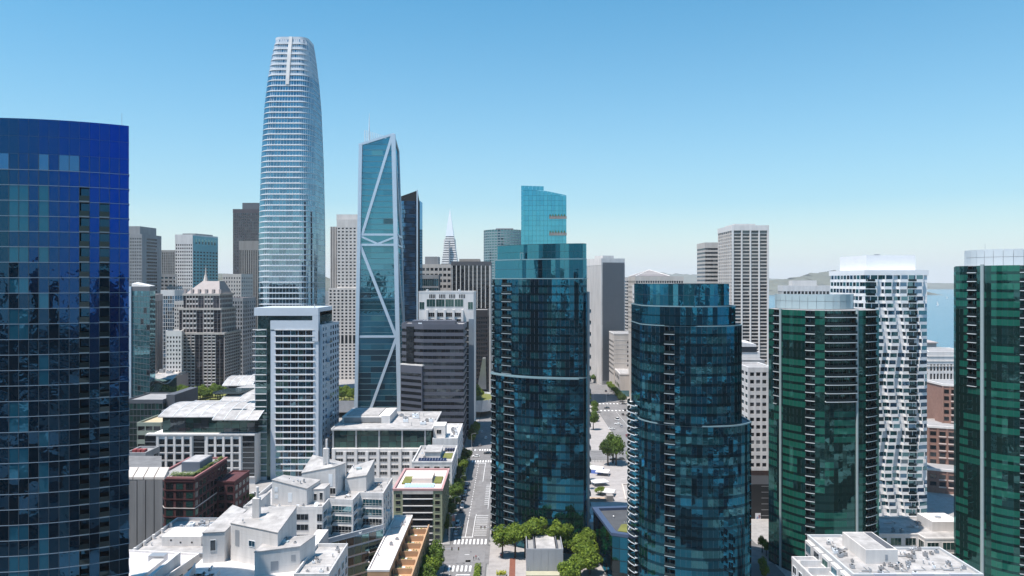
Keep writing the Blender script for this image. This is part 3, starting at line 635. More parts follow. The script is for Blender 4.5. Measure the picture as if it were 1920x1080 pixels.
# ------------------------------------------------------------------ skyline
def round_tower():
    cx, cy = -205.2, 699.0; s = 26.6; rc = 13.0
    prof = [(0, 1.0), (140, 1.0), (168, .985), (217, .94), (267, .855), (291, .775), (312, .675), (322, .615), (327, .575)]
    base = []
    for (ox, oy, a0) in ((s-rc, -s+rc, -90), (s-rc, s-rc, 0), (-s+rc, s-rc, 90), (-s+rc, -s+rc, 180)):
        base += [(ox+rc*math.cos(math.radians(a0+9*k)), oy+rc*math.sin(math.radians(a0+9*k))) for k in range(11)]
    def dens(p):                                              # add points along the flats
        out = []
        for a, b in zip(p, p[1:]+p[:1]):
            L = math.hypot(b[0]-a[0], b[1]-a[1]); n = max(1, round(L/3.0))
            out += [(a[0]+(b[0]-a[0])*i/n, a[1]+(b[1]-a[1])*i/n) for i in range(n)]
        return out
    base = dens(base); N = len(base)
    def ringp(z): k = lerp_tab(prof, z); return [(cx+x*k+5.0*(1-k), cy+y*k) for x, y in base]
    T = thing('tapering_tower', 'tallest tower, tapering to a rounded top with white horizontal sunshades', 'tower', (cx, cy, 0))
    g = [glass('pale_blue_glass', (.55, .80, .92), (.02, .06, .08), .42), glass('pale_blue_glass_b', (.50, .72, .85), (.015, .04, .055), .36), glass('crown_screen', (.7, .75, .8), (.42, .45, .48), .2, rough=.25)]
    fin = mat('white_sunshade', (.60, .62, .65), .45, var=.03); gl = MB(); n = 66; fh = 327.0/n
    nb = [0]*N
    for i in range(N):
        a, b = base[i], base[(i+1) % N]; L = math.hypot(b[0]-a[0], b[1]-a[1]); nb[i] = ((b[1]-a[1])/L, -(b[0]-a[0])/L)
    for f in range(n):
        z0, z1 = f*fh, (f+1)*fh; A, B = ringp(z0), ringp(z1); crown = z0 > 292
        for i in range(N):
            j = (i+1) % N; mi = 2 if crown and rnd(f//2, i, 3) < .8 else (0 if rnd(f, i//2) < .6 else 1)
            dz = random.gauss(0, .008)
            gl.face([(*A[i], z0), (*A[j], z0), (B[j][0]+nb[i][0]*dz, B[j][1]+nb[i][1]*dz, z1), (B[i][0], B[i][1], z1)], mi)
        if f < 14: continue
        # sunshade: a deep pale shelf on the flat faces, thinning out round the corners
        wt = []
        for i in range(N):
            m = (nb[i-1][0]+nb[i][0], nb[i-1][1]+nb[i][1]); L = math.hypot(*m); m = (m[0]/L, m[1]/L)
            wt.append((max(0, (max(abs(m[1]), abs(m[0])*.55)-.5)/.5)**1.2, m))
        mb = MB(); hmax = .95 if not crown else 1.9
        for i in range(N):
            k, m = wt[i]; o = .12+.95*k; h = .35+hmax*k*(1.0 if abs(m[1]) > .7 else .3)
            p = A[i]; mb.v += [(p[0]-m[0]*.2, p[1]-m[1]*.2, z0), (p[0]+m[0]*o, p[1]+m[1]*o, z0), (p[0]+m[0]*o, p[1]+m[1]*o, z0+.25), (p[0]+m[0]*.14, p[1]+m[1]*.14, z0+.26), (p[0]+m[0]*.14, p[1]+m[1]*.14, z0+h), (p[0]-m[0]*.2, p[1]-m[1]*.2, z0+h)]
        for i in range(N):
            a, b = 6*i, 6*((i+1) % N)
            for q in range(5): mb.f.append((a+q, b+q, b+q+1, a+q+1)); mb.m.append(0)
        mb.build('sunshade', fin, T)
    gl.build('glazing', g, T, kind='stuff')
    MB().prism(ringp(326.9), 318, 325).build('roof', ROOFG, T)
    MB().strip(ringp(327), -.5, .1, 326.9, 329.2, 0, True).build('parapet', fin, T)
    mu = MB()
    for i in range(0, N, 1):                                  # slender uprights
        if nb[i][1] > .3 or nb[i][0] < -.3: continue
        for f in range(14, n):
            a = ringp(f*fh)[i]; b = ringp((f+1)*fh)[i]; m = wt[i][1]
            mu.hexa([(a[0]-.12, a[1]+m[1]*.3, f*fh), (a[0]+.12, a[1]+m[1]*.3, f*fh), (a[0]+.12, a[1], f*fh), (a[0]-.12, a[1], f*fh), (b[0]-.12, b[1]+m[1]*.3, f*fh+fh), (b[0]+.12, b[1]+m[1]*.3, f*fh+fh), (b[0]+.12, b[1], f*fh+fh), (b[0]-.12, b[1], f*fh+fh)])
    mu.build('uprights', WHITE2, T, kind='stuff')
    v = MB(); k = [lerp_tab(prof, z) for z in range(284, 330, 5)]   # bright vertical seam in the crown
    for (za, ka), (zb, kb) in zip(list(zip(range(284, 330, 5), k)), list(zip(range(284, 330, 5), k))[1:]):
        xa, xb = cx-1.0*ka+1.2+5.0*(1-ka), cx-1.0*kb+1.2+5.0*(1-kb)
        v.hexa([(xa-1.6, cy-s*ka-1.15, za), (xa+1.6, cy-s*ka-1.15, za), (xa+1.6, cy-s*ka+.2, za), (xa-1.6, cy-s*ka+.2, za), (xb-1.6, cy-s*kb-1.15, zb), (xb+1.6, cy-s*kb-1.15, zb), (xb+1.6, cy-s*kb+.2, zb), (xb-1.6, cy-s*kb+.2, zb)])
    v.build('crown_seam', WHITE, T)
round_tower()

def braced_tower():
    Y = 530.0; D = 34.0
    T = thing('braced_tower', 'slender glass tower with pale diagonal megabraces and a spire', 'tower', (-95, Y+17, 0))
    def XL(z): return -110.8+(z/205.0)*3.6
    def XR(z): return -79.5-(z/208.0)*4.6
    def XB(z): return -79.5-(z/208.0)*4.6-(z/208)*2.0        # rear corner leans in a little more
    def top(x): return 202+(x+107)/(23.0)*7.6
    g = [glass('brace_teal', (.22, .60, .76), (.010, .07, .09), .40), glass('brace_teal_b', (.20, .55, .70), (.010, .06, .08), .37), glass('brace_teal_light', (.40, .75, .80), (.03, .12, .13), .34), glass('brace_dark', (.2, .4, .5), (.006, .02, .03), .25)]
    fh = 4.05; n = 52; gl = MB(); cand = []; bands = []
    mb = MB()
    mb.hexa([(XL(0), Y+.6, 0), (XR(0)-.6, Y+.6, 0), (XR(0)-.6, Y+D, 0), (XL(0), Y+D, 0), (XL(200)+.3, Y+.6, 201.5), (XR(208)-.6, Y+.6, 208), (XB(208)-.6, Y+D, 203), (XL(200)+.3, Y+D, 198)]); mb.build('core', CORE, T)
    for f in range(n):
        z0, z1 = f*fh, (f+1)*fh
        for side in (0, 1):
            m = 9 if side == 0 else 7
            for i in range(m):
                u0, u1 = i/m, (i+1)/m
                if side == 0:
                    a = (XL(z0)+(XR(z0)-XL(z0))*u0, XL(z0)+(XR(z0)-XL(z0))*u1, XL(z1)+(XR(z1)-XL(z1))*u1, XL(z1)+(XR(z1)-XL(z1))*u0)
                    zz = [min(z1, top(a[2])-.2), min(z1, top(a[3])-.2)]
                    if zz[0] <= z0+.3 or zz[1] <= z0+.3: continue
                    q = [(a[0], Y, z0), (a[1], Y, z0), (a[2], Y, zz[0]), (a[3], Y, zz[1])]
                else:
                    zt = 209.5-6*u1; z1c = min(z1, zt)
                    if z1c <= z0+.3: continue
                    def PX(u, z): return XR(z)+(XB(z)-XR(z))*u
                    q = [(PX(u0, z0), Y+D*u0, z0), (PX(u1, z0), Y+D*u1, z0), (PX(u1, z1c), Y+D*u1, z1c), (PX(u0, z1c), Y+D*u0, z1c)]
                t = rnd(f, i//3, side); mi = 0 if t < .72 else 1 if t < .93 else 3 if t < .97 else 2
                if f < 14: mi = 3 if t < .6 else 1
                d = random.gauss(0, .012); q[2] = (q[2][0]+(d if side else 0), q[2][1]+(0 if side else d), q[2][2])
                gl.face(q, mi)
        if z1 < 204: MB().strip([(XL(z1), Y+D), (XL(z1), Y), (XR(z1), Y), (XB(z1), Y+D)], -.1, .12, z1-.2, z1+.2).build('floor_band', mat('teal_band', (.12, .22, .25), .4, .4, var=.05), T)
    gl.build('glazing', g, T, kind='stuff')
    BR = BLUEG
    def beam(a, b, wd=1.7, dp=1.3, name='brace'):
        a, b = Vector(a), Vector(b); d = (b-a).normalized(); nrm = Vector((0, -1, 0)) if abs(d.y) < .3 else Vector((1, 0, 0))
        sd = d.cross(nrm).normalized()*wd/2; o = nrm*dp*.6; i = -nrm*dp*.4
        MB().hexa([a-sd+o, a+sd+o, a+sd+i, a-sd+i, b-sd+o, b+sd+o, b+sd+i, b-sd+i]).build(name, BR, T)
    def fp(px, py): Z = wz(py, Y); return (wx(px, Y), Y-.1, Z)
    beam((XL(0), Y-.3, 0), (XL(202), Y-.3, 202.5), 2.4, 2.0, 'corner_column'); beam((XR(0), Y-.34, 0), (XR(208), Y-.34, 209.6), 2.8, 2.4, 'corner_column')
    beam((XB(0), Y+D, 0), (XB(203), Y+D, 203.5), 1.8, 1.6, 'corner_column')
    beam(fp(679, 441), fp(735, 256), 1.9); beam(fp(673, 272), fp(739, 251.5), 1.6); beam(fp(672, 440), fp(748, 440), 1.5, 1.5, 'belt'); beam(fp(672, 459), fp(748, 459), 1.5, 1.5, 'belt')
    beam(fp(676, 443), fp(708, 457), 1.3); beam(fp(709, 457), fp(745, 443), 1.3); beam(fp(676, 461), fp(743, 632), 2.0); beam(fp(671, 631), fp(748, 631), 1.5, 1.4, 'belt'); beam(fp(743, 634), fp(692, 775), 1.9)
    def sp(u, z): return (XR(z)+(XB(z)-XR(z))*u+.1, Y+D*u, z)
    zb = wz(459, Y); zu = wz(440, Y); beam(sp(.05, 205), sp(.9, zu), 1.3); beam(sp(0, zu), sp(1, zu), 1.3, 1.3, 'belt'); beam(sp(0, zb), sp(1, zb), 1.3, 1.3, 'belt')
    beam(sp(.05, zb), sp(.5, zu), 1.0); beam(sp(.5, zu), sp(.95, zb), 1.0); beam(sp(.1, zb), sp(.95, wz(631, Y)), 1.6); beam(sp(0, 209), sp(1, 203.5), 1.4)
    for k in range(14):                                       # open screen behind the sloping roof edge
        x = -106.5+k*1.45; MB().box(x, x+.45, Y+9, Y+9.5, 200, 214.5-k*.42).build('screen_fin', WHITE2, T)
    MB().tube((-103.2, Y+9.5, 200), (-103.2, Y+9.5, 212), .75, .5).tube((-103.2, Y+9.5, 212), (-103.2, Y+9.5, 227), .45, .08).build('spire', WHITE2, T)
    MB().box(-106, -86, Y+12, Y+30, 196, 203).build('penthouse', GREYM, T)
braced_tower()

def folded_tower():                                           # blue tower with a slanting top behind the braced one
    Y = 655.0; T = thing('office_tower', 'blue glass tower with slanted top right behind the braced tower', 'tower', (-85, 680, 0))
    x0, x1, x2 = wx(752, Y), wx(783, Y), wx(792, 690)
    zt = [wz(362, Y), wz(356, Y)]
    MB().prism([(x0, Y), (x1-.05, Y), (x1-2, Y+40), (x0, Y+40)], 0, [wz(368, Y), wz(357, Y), 172, 168]).build('body', CORE, T)
    gl = MB(); W = Wall((x0, Y), (x1, Y)); n = 46; fh = 176.0/n
    for f in range(n):
        for i in range(6):
            pane_quad(gl, W, (i+.5)*W.L/6, (f+.5)*fh, W.L/6-.05, fh-.4, .1, int(rnd(f, i, 1)*2), .005)
    gl.build('glazing', [glass('slate_blue_glass', (.20, .42, .66), (.02, .07, .14), .36), GBLUE[0]], T, kind='stuff')
    MB().wbox(W, W.L-.9, W.L+.3, 0, wz(356, Y), 0, .5).build('corner_fin', BLUEG, T)
    W2 = Wall((x1+.3, Y+14), (x2, Y+34)); MB().prism([(x1+.2, Y+14), (x2, Y+14), (x2, Y+34), (x1+.2, Y+34)], 0, wz(376, Y+14)).build('side_wing', GBLUE[0], T)
    MB().face([(x0, Y-.1, wz(376, Y)), (x1, Y-.1, wz(357, Y)), (x1, Y+1.5, wz(357, Y)), (x0, Y+8, wz(372, Y))]).build('roof_fold', WHITE2, T)
folded_tower()

def pyramid():
    Y = 1570.0; c = (wx(841, Y), Y+37); T = thing('pyramid_tower', 'slim white pyramid skyscraper with pointed tip on the skyline', 'tower', (c[0], c[1], 0))
    zt = 262.0; k = 37.0/zt
    def sq(z): h = (zt-z)*k; return [(c[0]-h, c[1]-h), (c[0]+h, c[1]-h), (c[0]+h, c[1]+h), (c[0]-h, c[1]+h)]
    wl = MB(); gl = MB(); z = 60.0; fh = 4.9
    def fr(mb, z0, z1, o): mb.hexa([(*p, z0) for p in offs(sq(z0), o, True)]+[(*p, z1) for p in offs(sq(z1), o, True)])
    while z < 200: fr(wl, z, z+3.2, .3); fr(gl, z+3.2, z+fh, -.05); z += fh
    wl.build('floor_bands', WHITE, T, kind='stuff'); gl.build('window_bands', GLA[0], T, kind='stuff')
    MB().hexa([(*p, 0) for p in sq(0)]+[(*p, 60) for p in sq(60)]).build('base', WHITE, T)
    MB().hexa([(*p, z) for p in offs(sq(z), .3, True)]+[(*p, zt) for p in sq(zt-.4)]).build('spire', WHITE2, T)
    for sx in (-1, 1): MB().hexa([(c[0]+sx*14-2.5, c[1]-8, 100), (c[0]+sx*14+2.5, c[1]-8, 100), (c[0]+sx*14+2.5, c[1]+8, 100), (c[0]+sx*14-2.5, c[1]+8, 100), (c[0]+sx*10-2.5, c[1]-6, 196), (c[0]+sx*10+1.5, c[1]-6, 196), (c[0]+sx*10+1.5, c[1]+6, 196), (c[0]+sx*10-2.5, c[1]+6, 196)]).build('wing', WHITE, T)
    MB().box(c[0]-.9, c[0]+.9, c[1]-21, c[1]-14, 100, 190).build('front_fin', GREYM, T)
pyramid()

def tw(label, poly, ytop_px, Yt, fl, bays, wall, **k):
    return grid_bldg(k.pop('name', 'office_tower'), label, k.pop('cat', 'tower'), poly, wz(ytop_px, Yt), fl, bays, wall, **k)
G2 = [GLA[0], GLA[1]]
# far left cluster
tw('grey office tower with stepped top beside the cobalt tower', para_r(236, 940, 266, 940, 302, 985), 440, 940, 38, [9, 1, 16, 9], GREYC, pier=.45, span=.5, top=4, pent=[(.0, .75, .1, .95, 11, GREYC)],
   skip=lambda e, f, i: False)
tw('white office tower with teal glazed side and rounded top windows', para_r(329, 1000, 361, 1000, 408, 1050), 441, 1000, 34, [8, 9, 8, 9], PALE, pier=.42, span=.52, top=12,
   gl=[GLA[0], GTEAL[1]], pent=[(.1, .85, .2, .9, 3, GREYC)], gfun=lambda e, f, i: 1 if e == 1 and rnd(f, i) < .8 else 0)
def teal_side():
    T = [o for o in bpy.data.objects if o.get('label', '').startswith('white office tower with teal')][0]; P = para_r(329, 1000, 361, 1000, 408, 1050); W = Wall(P[1], P[2]); zt = wz(441, 1000)
    MB().wbox(W, .5, W.L-.3, 0, zt-1, .36, .9).build('teal_side', mat('teal_cladding', (.16, .42, .46), .4, .1, var=.08), T); g = MB()
    for f in range(33):
        for i in range(8): pane_quad(g, W, 3+i*W.L/8, 4+f*4.4, W.L/8*.55, 1.7, .96, 0, .003)
    for i in range(7): pane_quad(g, W, 6+i*W.L/8, zt-8, W.L/8*.5, 7, .97, 1, .003)
    g.build('side_windows', [GLA[0], GTEAL[0]], T, kind='stuff')
teal_side()
tw('very dark slab tower left of the tallest tower', rect(437, 487, 1250, 60), 393, 1250, 46, [14, 8, 14, 8], mat('dark_purple_stone', (.075, .065, .075), .6, var=.1), pier=.4, span=.3, top=6, pent=[(.3, 1, .1, .9, 12, DGREY)])
tw('brown ribbed tower left of the tallest tower', rect(450, 487, 1045, 45), 453, 1045, 30, [9, 6, 9, 6], TAUPE, gl=[GLA[0]], pier=.55, span=.15, proud=.2, pier_proud=1.0, top=12, span_mat=DGREY)
tw('grey granite hotel tower with pinkish top behind the stepped tower', rect(418, 452, 900, 40), 515, 900, 24, [7, 6, 7, 6], BEIGE, pier=.55, span=.5, top=3)
tw('low terracotta topped tower behind the stepped tower', rect(425, 455, 820, 40), 560, 820, 18, [6, 6, 6, 6], GREYC, pier=.4, span=.4, roof=PINKT)
tw('brownish mottled tower between grey and white towers', rect(300, 331, 1300, 40), 470, 1300, 34, [8, 6, 8, 6], TAUPE, pier=.5, span=.35, pier_proud=1.2)
tw('blue glazed slab with white cap beside the stepped tower', rect(302, 327, 860, 40), 545, 860, 20, [6, 6, 6, 6], PALE, gl=[GBLUE[1], GLA[0]], pier=.15, span=.1, top=6)
tw('grey twin-block tower above the blue slab', rect(300, 332, 1000, 40), 515, 1000, 22, [4, 4, 4, 4], GREYC, pier=.3, span=.5, gl=[GLA[0], GTEAL[1]])
tw('brown pilastered tower behind the teal cornered block', para_r(262, 640, 290, 640, 303, 672), 554, 640, 24, [5, 4, 5, 4], PINKISH, pier=.45, span=.25, pier_proud=.8, top=5)
tw('white narrow block left of the stepped tower', para_r(312, 640, 340, 640, 345, 660), 622, 640, 16, [5, 2, 5, 2], PALE, pier=.5, span=.5, top=4)
tw('pale windowed block behind the stepped tower', rect(327, 345, 760, 30), 566, 760, 20, [4, 4, 4, 4], BEIGE, pier=.45, span=.5)
# teal cornered block
def teal_block():
    P = para_r(247, 515, 281, 500, 291, 530); zt = wz(540, 505)
    T = grid_bldg('office_block', 'teal mirrored block with white roof wedge next to the cobalt tower', 'office building', P, zt, 26, [6, 4, 6, 4], DGREY, gl=GTEAL[:2]+[GLA[0]], pier=.04, span=.08, proud=.1, top=2, indiv=0, jit=.006)
    MB().prism([(P[0][0], P[0][1]), (P[1][0], P[1][1]), (P[2][0], P[2][1]), (P[3][0], P[3][1])], zt+1, [zt+3, zt+1.4, zt+1.4, zt+4]).build('roof_wedge', WHITE, T)
    MB().box(P[0][0]-1.6, P[0][0]+.3, P[0][1]-1.5, P[0][1]+2, 0, zt+1).build('corner_fin', BLUEG, T)
teal_block()
def spire_building():
    Y = 655.0; T = thing('stepped_tower', 'stepped pinkish granite tower with hipped roof and small spire', 'tower', (wx(385, Y), Y+20, 0))
    steps = [(327, 420, 626, Y, 40, 21, 0), (336, 414, 580, Y+3, 36, 5, wz(626, Y)), (344, 411, 553, Y+6, 32, 3, wz(580, Y+3))]
    gl = MB(); pr = MB(); bd = MB()
    for (a, b, pt, yy, d, fl, z0) in steps:
        P = rect(a, b, yy, d); zt = wz(pt, yy); MB().prism(P, z0, zt, 0, 1).build('wall', [PINKISH, BEIGE], T); hf = (zt-z0)/fl
        for e, W in enumerate(walls(P)):
            if not W.faces_cam(): continue
            n = 12 if e == 0 else 9; bb = W.L/n
            for i in range(n):
                glassy = e == 0 and i in (0, 5, 6, 10, 11)
                for f in range(fl):
                    pane_quad(gl, W, (i+.5)*bb, z0+(f+.6)*hf, bb*(.92 if glassy else .62), hf*(.95 if glassy else .55), .05, 1 if glassy else 0, .004)
                if not glassy: pr.wbox(W, i*bb-.25, i*bb+.4, z0, zt, 0, .7)
            for f in range(fl):
                for i in range(n):
                    if not (e == 0 and i in (0, 5, 6, 10, 11)): bd.wbox(W, i*bb+.41, (i+1)*bb-.26, z0+f*hf, z0+(f+.3)*hf, 0, .45)
        MB().strip(P, -.4, .8, zt-.6, zt+1.2, 0, True).build('cornice', BEIGE, T)
    gl.build('window_glass', [GLA[0], glass('plum_glass', (.3, .32, .4), (.012, .012, .018), .15)], T, kind='stuff'); pr.build('piers', PINKISH, T, kind='stuff'); bd.build('sills', PALE, T, kind='stuff')
    P = rect(346, 412, Y+7, 30); zr = wz(552, Y+6)
    a, b = wx(366, Y), wx(398, Y)
    Q = [(a, Y+16), (b, Y+16), (b, Y+28), (a, Y+28)]; zt = wz(527, Y+16)
    MB().hexa([(*p, zr) for p in P]+[(*p, zt) for p in Q]).build('hipped_roof', PINKISH, T)
    for k in range(6): u = k/5; MB().box(P[0][0]+u*(P[1][0]-P[0][0])-1, P[0][0]+u*(P[1][0]-P[0][0])+1, Y+7.5, Y+10, zr, zr+4.5).build('dormer', PINKISH, T)
    x = wx(386, Y+20); MB().tube((x, Y+20, zt-1), (x, Y+20, wz(515, Y+20)), 2.6, 1.0, n=8).tube((x, Y+20, wz(515, Y+20)), (x, Y+20, wz(497, Y+20)), .9, .1, n=8).build('spire', BEIGE, T)
    MB().box(wx(420, Y), wx(436, Y+20), Y+10, Y+36, 0, wz(640, Y)).build('side_wing', PINKISH, T)
    sg = MB(); W = Wall((wx(436, Y+20)+.05, Y+10), (wx(436, Y+20)+.05, Y+36)); Wf = Wall((wx(420, Y)+.1, Y+10), (wx(436, Y+20), Y+10))
    for f in range(20):
        for i in range(7): pane_quad(sg, W, (i+.5)*W.L/7, 2+f*3.1, 2.0, 1.7, .05, 0, .004)
        for i in range(4): pane_quad(sg, Wf, (i+.5)*Wf.L/4, 2+f*3.1, 1.2, 1.7, .05, 0, .004)
    sg.build('side_windows', [GLA[0]], T, kind='stuff')
spire_building()
# middle band
def white_office():
    T = tw('white tower with dark punched windows and tall cap left of the braced tower', rect(632, 676, 800, 40), 413, 800, 45, [6, 8, 6, 8], PALE, gl=[GLA[0]], pier=.48, span=.58, top=8, pent=[(-.1, .98, .2, .95, 7, PALE)])
    P = rect(619, 632, 806, 30); zt = wz(425, 806); MB().prism(P, 0, zt).build('dark_wing', DGREY, T)
    W = Wall(P[0], P[1])
    for i in range(4): MB().wbox(W, i*W.L/4+.2, i*W.L/4+1.0, 0, zt, 0, 1).build('rib', PALE, T)
    P = rect(616, 676, 798, 30); MB().prism([P[0], P[1], (P[1][0], 799.6), (P[0][0], 799.6)], 0, wz(540, 798)).build('lower_face', PALE, T)
    g = MB(); W = Wall(P[0], P[1])
    for f in range(28):
        for i in range(8):
            if f not in (11, 12, 13): pane_quad(g, W, 2.2+i*4.2, 2+f*3.45, 2.2, 1.7, .06, 0, .004)
    for i in range(8): pane_quad(g, W, 2.2+i*4.2, 2+12*3.45, 2.6, 9, .06, 0, .004)
    g.build('lower_windows', [GLA[0]], T, kind='stuff')
white_office()
tw('black tower with white vertical fins left of the teal tower', rect(848, 918, 720, 40), 492, 720, 30, [9, 6, 9, 6], DGREY, gl=[GLA[0]], pier=.22, span=.3, proud=.1, pier_proud=1.0, top=3, span_mat=BLACK, pent=[(.17, .72, .2, .8, 3.6, TAUPE)])
_t = [o for o in bpy.data.objects if o.name.startswith('wall_piers')][-1]; _t.data.materials[0] = WHITE
tw('grey office slab behind the white postmodern block', rect(790, 846, 780, 30), 497, 780, 20, [7, 5, 7, 5], BEIGE, pier=.3, span=.5, pent=[(.1, .55, .2, .8, 9, GREYC)])
tw('small teal glazed block in front of the grey slab', rect(790, 822, 740, 16), 517, 740, 12, [8, 4, 8, 4], GREYC, gl=GTEAL, pier=.08, span=.2)
tw('almost black office tower right of the white postmodern block', rect(880, 914, 640, 40), 583, 640, 20, [8, 8, 8, 8], mat('near_black_stone', (.035, .03, .034), .5, var=.15), gl=[GLA[0]], pier=.3, span=.4, top=5)
def postmodern():
    P = rect(785, 888, 505, 34); zt = wz(549, 505); T = thing('office_tower', 'pale postmodern tower with green loggia behind the slate banded tower', 'tower', (*cen(P), 0))
    MB().prism(P, 0, zt, 0, 1).build('wall', [PALE, ROOFG], T); W = Wall(P[0], P[1]); L = W.L; MB().strip(P, -.3, .1, zt, zt+1, 0, True).build('parapet', PALE, T)
    def pt(px, py): return (px-785)/103*L, wz(py, 505)
    for i in range(4): s, z = pt(808+i*17.5, 568); window(T, W, s, z, 5.9, 5.2, 3, PALE, GGREEN[1])
    for px in (791, 882): s, z = pt(px, 573); window(T, W, s, z, 3.4, 5.0, 2, PALE, GGREEN[1])
    for i in range(22):
        if i % 6 in (0, 1, 2, 3): s, z = pt(806+i*3.1, 555.5); link('vent_slot', pane_mesh(.7, 2.6, GLA[0]), T, W.M(s, z, .04))
    for i in range(5): s, z = pt(801+i*16.5, 596); MB().wbox(W, s-.7, s+.7, 30, z+5.5, 0, 1.4).build('pilaster', PALE, T)
    for i in range(4):
        for k in range(4): s, z = pt(809+i*16.5, 590+k*12); window(T, W, s, z, 4.2, 3.0, 3, PALE, GLA[0])
    s, z = pt(872, 600); MB().wbox(W, s-.5, s+3.2, 0, z-1, .06, .4).build('glass_strip', GLA[1], T)
    for k in range(18): MB().wbox(W, s-.5, s+3.2, 4+k*4.0, 4.4+k*4.0, .41, .5).build('strip_band', PALE, T)
    s, _ = pt(879, 600); MB().wbox(W, s, L+.3, 0, wz(598, 505), .1, 1.0).build('corner_pier', mat('blue_grey_stone', (.20, .24, .28), .6, var=.08), T)
    for k in range(2): s, z = pt(801+k*60, 547); MB().tube((*W.q(s, 0, -2)[:2], zt), (*W.q(s, 0, -2)[:2], zt+2.4), .8, n=8).build('roof_dish', WHITE, T)
postmodern()
def slate_tower():
    A = (wx(754, 480), 480.0); B = (wx(794, 471), 471.0); C = (wx(869, 470), 470.0)
    P = [A, B, C, (C[0], 500), (A[0], 502)]; zt = wz(610, 472); z1 = wz(686, 472)
    T = grid_bldg('office_tower', 'slate grey office tower with pale horizontal bands in front of the postmodern tower', 'tower', P, zt, 18, [6, 9, 5, 5, 5], SLATE, gl=[GLA[0], GLA[1]], span=.52, piers=False, proud=.35, top=2.5, indiv=120, roof=ROOFG)
    MB().strip([A, B], .36, 1.6, 0, z1).build('projecting_bay', SLATE, T)
    W = Wall(A, B)
    for f in range(12): link('window_pane', pane_mesh(W.L-1, 1.9, GLA[0], 'window_pane'), T, W.M(W.L/2, 2.6+f*3.95, 1.64, .003))
    MB().wbox(W, -.3, W.L+.5, z1, z1+.8, -.2, 1.7).build('bay_cap', PALE, T)
    W2 = Wall(A, B); MB().wbox(W2, 4, 10, z1+1, zt-1, .36, .7).build('stair_glass', GLA[0], T)
    roof_kit(T, A[0]+4, C[0]-3, 476, 494, zt+.1, 8, 2.6, 4)
    MB().box(A[0]+6, C[0]-6, 482, 496, zt, zt+2.4).build('penthouse', SLATE, T)
slate_tower()
# behind the teal tower
def slanted():
    Y = 625.0; x0, x1 = wx(977, Y), wx(1062, Y); T = thing('office_tower', 'bright teal glass tower with slanted top rising behind the stepped teal tower', 'tower', ((x0+x1)/2, Y+18, 0))
    x0b = x0+1.5; zl, zr = wz(348, Y), wz(366, Y)
    MB().prism([(x0b, Y), (x1, Y), (x1, Y+34), (x0b, Y+34)], 0, [zl-1.5, zr-1.5, zr-6, zl-6], 0, 0).build('body', CORE, T)
    g = [glass('bright_teal_glass', (.20, .70, .86), (.012, .12, .17), .52), glass('bright_teal_glass_b', (.18, .66, .83), (.011, .11, .155), .5)]
    gl = MB(); W = Wall((x0, Y), (x1, Y)); n = 44; fh = zl/n
    for f in range(n):
        for i in range(12):
            a0, a1 = i*W.L/12, (i+1)*W.L/12; zt0 = zl+(zr-zl)*a0/W.L if a0 > W.L*.5 else zl-1.2*a0/W.L; zt1 = zl+(zr-zl)*a1/W.L if a1 > W.L*.5 else zl-1.2*a1/W.L
            z0 = f*fh+.06; z1 = (f+1)*fh-.06
            if z0 > min(zt0, zt1)-.3: continue
            d = random.gauss(0, .01); gl.face([W.q(a0+.05, z0, .1), W.q(a1-.05, z0, .1), W.q(a1-.05, min(z1, zt1), .1+d), W.q(a0+.05, min(z1, zt0), .1+d)], 0 if rnd(f//2, i, 2) < .7 else 1)
    gl.build('glazing', g, T, kind='stuff')
    for py in (405, 436):
        z = wz(py, Y); MB().wbox(W, W.L*.62, W.L+.2, z-2.4, z, -.5, .5).build('terrace_band', TAUPE, T)
        for k in range(6): MB().tube(W.q(W.L*.64+k*2.4, z, .1), W.q(W.L*.64+k*2.4, z+1.6, .1), .7, .3, n=6).build('terrace_shrub', mat('shrub_green', (.05, .09, .02), .9, var=.3, scale=2), T)
slanted()
def sawtooth():
    Y = 1090.0; c = (wx(945, Y+30), Y+30); r = 30.0; T = thing('office_tower', 'round teal and grey tower behind the stepped teal tower', 'tower', (*c, 0)); zt = wz(430, Y)
    n = 40; P = [(c[0]+r*math.cos(2*math.pi*i/n), c[1]+r*math.sin(2*math.pi*i/n)) for i in range(n)]
    MB().prism(P, 0, zt, 0, 1).build('body', [CORE, ROOFG], T); gl = MB(); rb = MB()
    for W in walls(P):
        if not W.faces_cam(): continue
        for f in range(46): pane_quad(gl, W, W.L/2, (f+.5)*zt/46, W.L*.8, zt/46*.62, .1, int(rnd(f, int(W.P[0]))*2), .004)
        rb.wbox(W, -.35, .35, 0, zt, 0, .5)
    for f in range(46): rb.strip(P, 0, .3, f*zt/46-.8, f*zt/46+.6, 0, True)
    gl.build('glazing', [GTEAL[0], GTEAL[1]], T, kind='stuff'); rb.build('ribs', mat('grey_teal_stone', (.25, .32, .34), .7, var=.06), T, kind='stuff')
    roof_kit(T, c[0]-14, c[0]+14, c[1]-20, c[1], zt, 8, 4, 9); MB().box(c[0]-12, c[0]+14, c[1]-10, c[1]+12, zt-.1, zt+3).build('penthouse', GREYC, T)
sawtooth()
